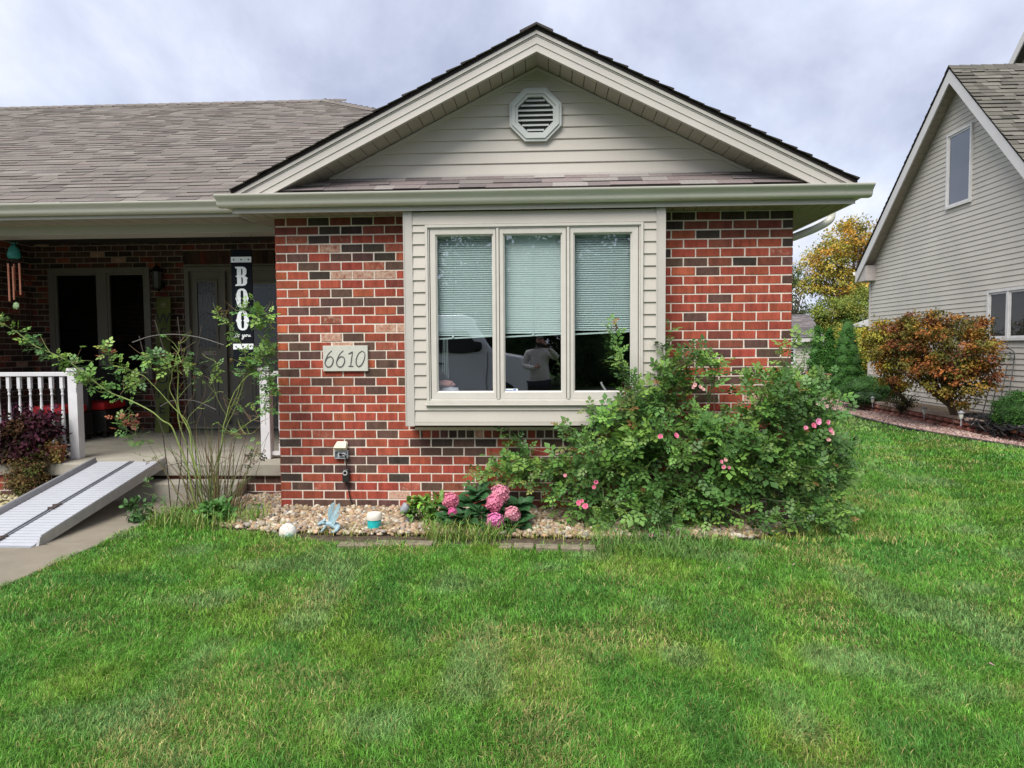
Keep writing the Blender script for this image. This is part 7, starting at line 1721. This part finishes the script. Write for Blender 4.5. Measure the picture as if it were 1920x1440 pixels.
# van
vn = empty('white_van', (-2.3,-5.4,0), 'white van parked on the street behind the photographer', 'van')
VX0, VX1, VY0, VY1 = -5.0, -.35, -6.5, -4.55
M_van = mat('van_paint', (.70,.72,.78), .3, var=.03, vscale=2)
prof = [(VX0,.42),(VX0,2.10),(VX0+.15,2.28),(-2.05,2.30),(-1.75,2.2),(-1.30,1.42),(-.62,1.25),(-.38,1.05),(-.35,.42)]
mb = MB(); n_ = len(prof)
ins = lambda z: .10*max(0,(z-1.2))
F0 = [(x,VY1-ins(z),z) for x,z in prof]; F1 = [(x,VY0+ins(z),z) for x,z in prof]
mb.add(F0+F1, [tuple(range(n_)),tuple(range(2*n_-1,n_-1,-1))]+[(k,n_+k,n_+(k+1)%n_,(k+1)%n_) for k in range(n_)]); mb.build('van_body', M_van, vn, bevel=.05)
def vwin(pts, nm='van_window'):
    mb = MB(); P0_ = [(x,VY1-ins(z)+.012,z) for x,z in pts]; P1_ = [(x,y-.02,z) for x,y,z in P0_]; k_ = len(pts); mb.add(P0_+P1_,[tuple(range(k_)),tuple(range(2*k_-1,k_-1,-1))]+[(j,k_+j,k_+(j+1)%k_,(j+1)%k_) for j in range(k_)]); mb.build(nm, mat('van_glass',(.02,.025,.03),.06), vn)
vwin([(-4.75,1.35),(-3.75,1.35),(-3.75,1.88),(-4.75,1.88)]); vwin([(-3.62,1.35),(-2.9,1.35),(-2.9,1.88),(-3.62,1.88)]); vwin([(-2.62,1.38),(-1.62,1.38),(-1.92,1.90),(-2.62,1.90)])
mb = MB(); mb.add([(-1.33,VY0+.15,1.47),(-1.33,VY1-.15,1.47),(-1.72,VY1-.2,2.14),(-1.72,VY0+.2,2.14)],[(0,1,2,3)]); mb.v = [(x+.03,y,z+.012) for x,y,z in mb.v]; mb.build('windscreen', mat('van_glass'), vn)
for x in (-4.1,-1.05):
    mb = MB(); Mx = Matrix.Rotation(R(90),3,'X'); mb.lathe([(.20,-.10),(.33,-.09),(.35,-.05),(.35,.08),(.33,.11),(.20,.11)], (x,VY1-.08,.35), 20, M=Mx); w_ = mb.build('wheel', mat('tyre',(.02,.02,.02),.8), vn, smooth=True)
    mb = MB(); mb.lathe([(.0,-.115),(.06,-.12),(.18,-.105),(.20,-.10)], (x,VY1-.08,.35), 16, M=Mx); mb.build('rim', M_alu2, w_, smooth=True)
mb = MB(); mb.box((VX0-.05,VY0+.1,.36),(VX0+.05,VY1-.1,.6)); mb.box((-.42,VY0+.1,.36),(-.28,VY1-.1,.6)); mb.build('bumper', M_black, vn)
mb = MB(); mb.box((-1.75,VY1+.005,1.42),(-1.58,VY1+.14,1.62)); mb.build('wing_mirror', M_black, vn, bevel=.02)
mb = MB()
for x in (-2.78,-1.45): mb.box((x-.006,VY1-.01,.5),(x+.006,VY1+.004,1.35))
mb.build('door_seam', mat('seam_dark',(.1,.1,.11),.7), vn)
mb = MB(); mb.box((-2.66,VY1+.005,1.12),(-2.50,VY1+.03,1.16)); mb.build('door_handle', M_black, vn)

# the photographer, just behind the lens
hx, hy0 = -.14, -.36
def J3(x,y,z): return Vector((x,y,z))
pr = empty('person', (hx,hy0,0), 'person in a light grey sweatshirt and dark cap holding up a phone', 'person')
M_skin = mat('skin', (.36,.17,.12), .55, var=.06); M_swt = mat('grey_sweatshirt', (.60,.57,.57), .85, var=.08, vscale=9, bump=.4, bscale=12); M_jean = mat('dark_trousers', (.02,.022,.03), .85)
J = [(J3(hx,hy0,.92),(.20,.14)),(J3(hx,hy0,1.10),(.20,.145)),(J3(hx,hy0,1.28),(.19,.13)),(J3(hx,hy0,1.40),(.15,.10)),(J3(hx,hy0+.01,1.46),(.065,.065)),(J3(hx,hy0+.02,1.53),(.058,.06)),
     (J3(hx+.19,hy0,1.39),.075),(J3(hx+.34,hy0+.08,1.30),.055),(J3(hx+.22,hy0+.24,1.42),.042),(J3(hx+.17,hy0+.27,1.46),.032),
     (J3(hx-.19,hy0,1.39),.075),(J3(hx-.27,hy0+.02,1.14),.058),(J3(hx-.12,hy0+.20,1.12),.044),(J3(hx-.09,hy0+.22,1.13),.034),
     (J3(hx+.10,hy0,.86),.115),(J3(hx+.11,hy0+.01,.48),.075),(J3(hx+.12,hy0-.01,.09),.052),(J3(hx-.10,hy0,.86),.115),(J3(hx-.11,hy0+.01,.48),.075),(J3(hx-.12,hy0-.01,.09),.052)]
body = skin_figure('body', J, [(0,1),(1,2),(2,3),(3,4),(4,5),(3,6),(6,7),(7,8),(8,9),(3,10),(10,11),(11,12),(12,13),(0,14),(14,15),(15,16),(0,17),(17,18),(18,19)], M_swt, pr, sub=2)
# trousers drawn over the legs
J2 = [(J3(hx,hy0,.92),(.205,.15)),(J3(hx+.10,hy0,.84),.125),(J3(hx+.11,hy0+.01,.48),.088),(J3(hx+.12,hy0-.01,.08),.068),(J3(hx-.10,hy0,.84),.125),(J3(hx-.11,hy0+.01,.48),.088),(J3(hx-.12,hy0-.01,.08),.068)]
skin_figure('trousers', J2, [(0,1),(1,2),(2,3),(0,4),(4,5),(5,6)], M_jean, pr)
mb = MB()
for sx in (.12,-.12): mb.lathe([(.055,0),(.06,.03),(.05,.07),(.03,.09)], (hx+sx,hy0+.0,0), 12); mb.hexa([(hx+sx-.045,hy0-.08,0),(hx+sx+.045,hy0-.08,0),(hx+sx+.045,hy0+.19,0),(hx+sx-.045,hy0+.19,0),(hx+sx-.04,hy0-.07,.08),(hx+sx+.04,hy0-.07,.08),(hx+sx+.035,hy0+.17,.05),(hx+sx-.035,hy0+.17,.05)])
mb.build('shoes', M_black, pr, bevel=.02)
# head with face
mb = MB(); bm = bmesh.new(); bmesh.ops.create_icosphere(bm, subdivisions=4, radius=1); hc = J3(hx+.015,hy0+.045,1.615); vs = []
for v in bm.verts:
    c = v.co; x, y, z = c.x*.078, c.y*.098, c.z*.122
    if z < -.03: k_ = 1-.28*((-z-.03)/.09); x *= k_; y = y*k_+(.012 if c.y > 0 else 0)
    if c.y > .5: 
        y += .026*math.exp(-((x/.013)**2+((z+.012)/.022)**2)); y -= .010*(math.exp(-(((x-.030)/.014)**2+((z-.012)/.012)**2))+math.exp(-(((x+.030)/.014)**2+((z-.012)/.012)**2)))
        y += .006*math.exp(-((x/.024)**2+((z+.055)/.008)**2))
    vs.append(tuple(hc+Vector((x,y,z))))
mb.add(vs,[tuple(v.index for v in f.verts) for f in bm.faces]); bm.free()
for sx in (-1,1): blob(mb, (hc.x+sx*.080,hc.y-.005,hc.z-.01), .028, sq=(.35,.6,1), amp=.05)
mb.build('head', M_skin, pr, smooth=True)
mb = MB()
for sx in (-.030,.030): blob(mb, (hc.x+sx,hc.y+.082,hc.z+.012), .012, amp=0)
mb.build('eyes', mat('eye',(.05,.04,.035),.2), pr, smooth=True)
mb = MB(); blob(mb, (hc.x,hc.y-.012,hc.z+.055), .092, sq=(.95,1.15,.75), amp=.03); mb.hexa([(hc.x-.06,hc.y+.06,hc.z+.058),(hc.x+.06,hc.y+.06,hc.z+.058),(hc.x+.045,hc.y+.15,hc.z+.045),(hc.x-.045,hc.y+.15,hc.z+.045),(hc.x-.06,hc.y+.06,hc.z+.066),(hc.x+.06,hc.y+.06,hc.z+.066),(hc.x+.045,hc.y+.15,hc.z+.052),(hc.x-.045,hc.y+.15,hc.z+.052)])
mb.build('cap', mat('cap_cloth',(.05,.05,.045),.85), pr, smooth=True)
mb = MB(); blob(mb, (hc.x,hc.y+.045,hc.z-.085), .058, sq=(1,.75,.95), amp=.25, seed=4); mb.build('beard', mat('beard',(.03,.022,.018),.95,bump=1), pr, smooth=True)
def hand(wrist, dir_, palmn, curl, name):
    d = Vector(dir_).normalized(); n_ = Vector(palmn).normalized(); s = d.cross(n_).normalized(); w = Vector(wrist)
    J = [(w,.022),(w+d*.045,(.034,.018)),(w+d*.085,(.036,.016))]; E = [(0,1),(1,2)]
    for k,(off,l) in enumerate(((-.030,.068),(-.010,.078),(.010,.074),(.030,.060))):
        b = w+d*.092+s*off; i0 = len(J); J.append((b,.0095)); E.append((2,i0)); a1 = curl*(.8+.1*k); p = b; dd = d
        for j in range(3): ang = a1*(j+1)/1.6; dd = (d*math.cos(ang)+n_*math.sin(ang)); p = p+dd*(l*(.42,.32,.26)[j]); J.append((p,.0088-.0009*j)); E.append((i0+j,i0+j+1))
    i0 = len(J); b = w+d*.035-s*.034; J.append((b,.012)); E.append((1,i0)); J.append((b+(d*.6-s*.75+n_*.25).normalized()*.035,.0105)); E.append((i0,i0+1)); J.append((b+(d*.6-s*.75+n_*.25).normalized()*.035+(d*.8-s*.2+n_*.4).normalized()*.028,.009)); E.append((i0+1,i0+2))
    return skin_figure(name, J, E, M_skin, pr, sub=1)
hand(J[9][0] if False else J3(hx+.17,hy0+.27,1.46), (-.25,.55,.55), (-.8,-.1,-.1), .55, 'hand')
hand(J3(hx-.09,hy0+.22,1.13), (.6,.5,.1), (0,-.6,-.3), .9, 'hand')
ph = MB(); ph.box((-.008,-.012,1.425),(.152,-.003,1.50)); 
ph = MB(); ph.box((-.09,-.020,1.462),(.075,-.011,1.538)); tag(ph.build('phone', mat('phone_black',(.02,.02,.022),.25), origin=(0,-.015,1.5), bevel=.004), 'black phone held up in front of the face of the person', 'phone')
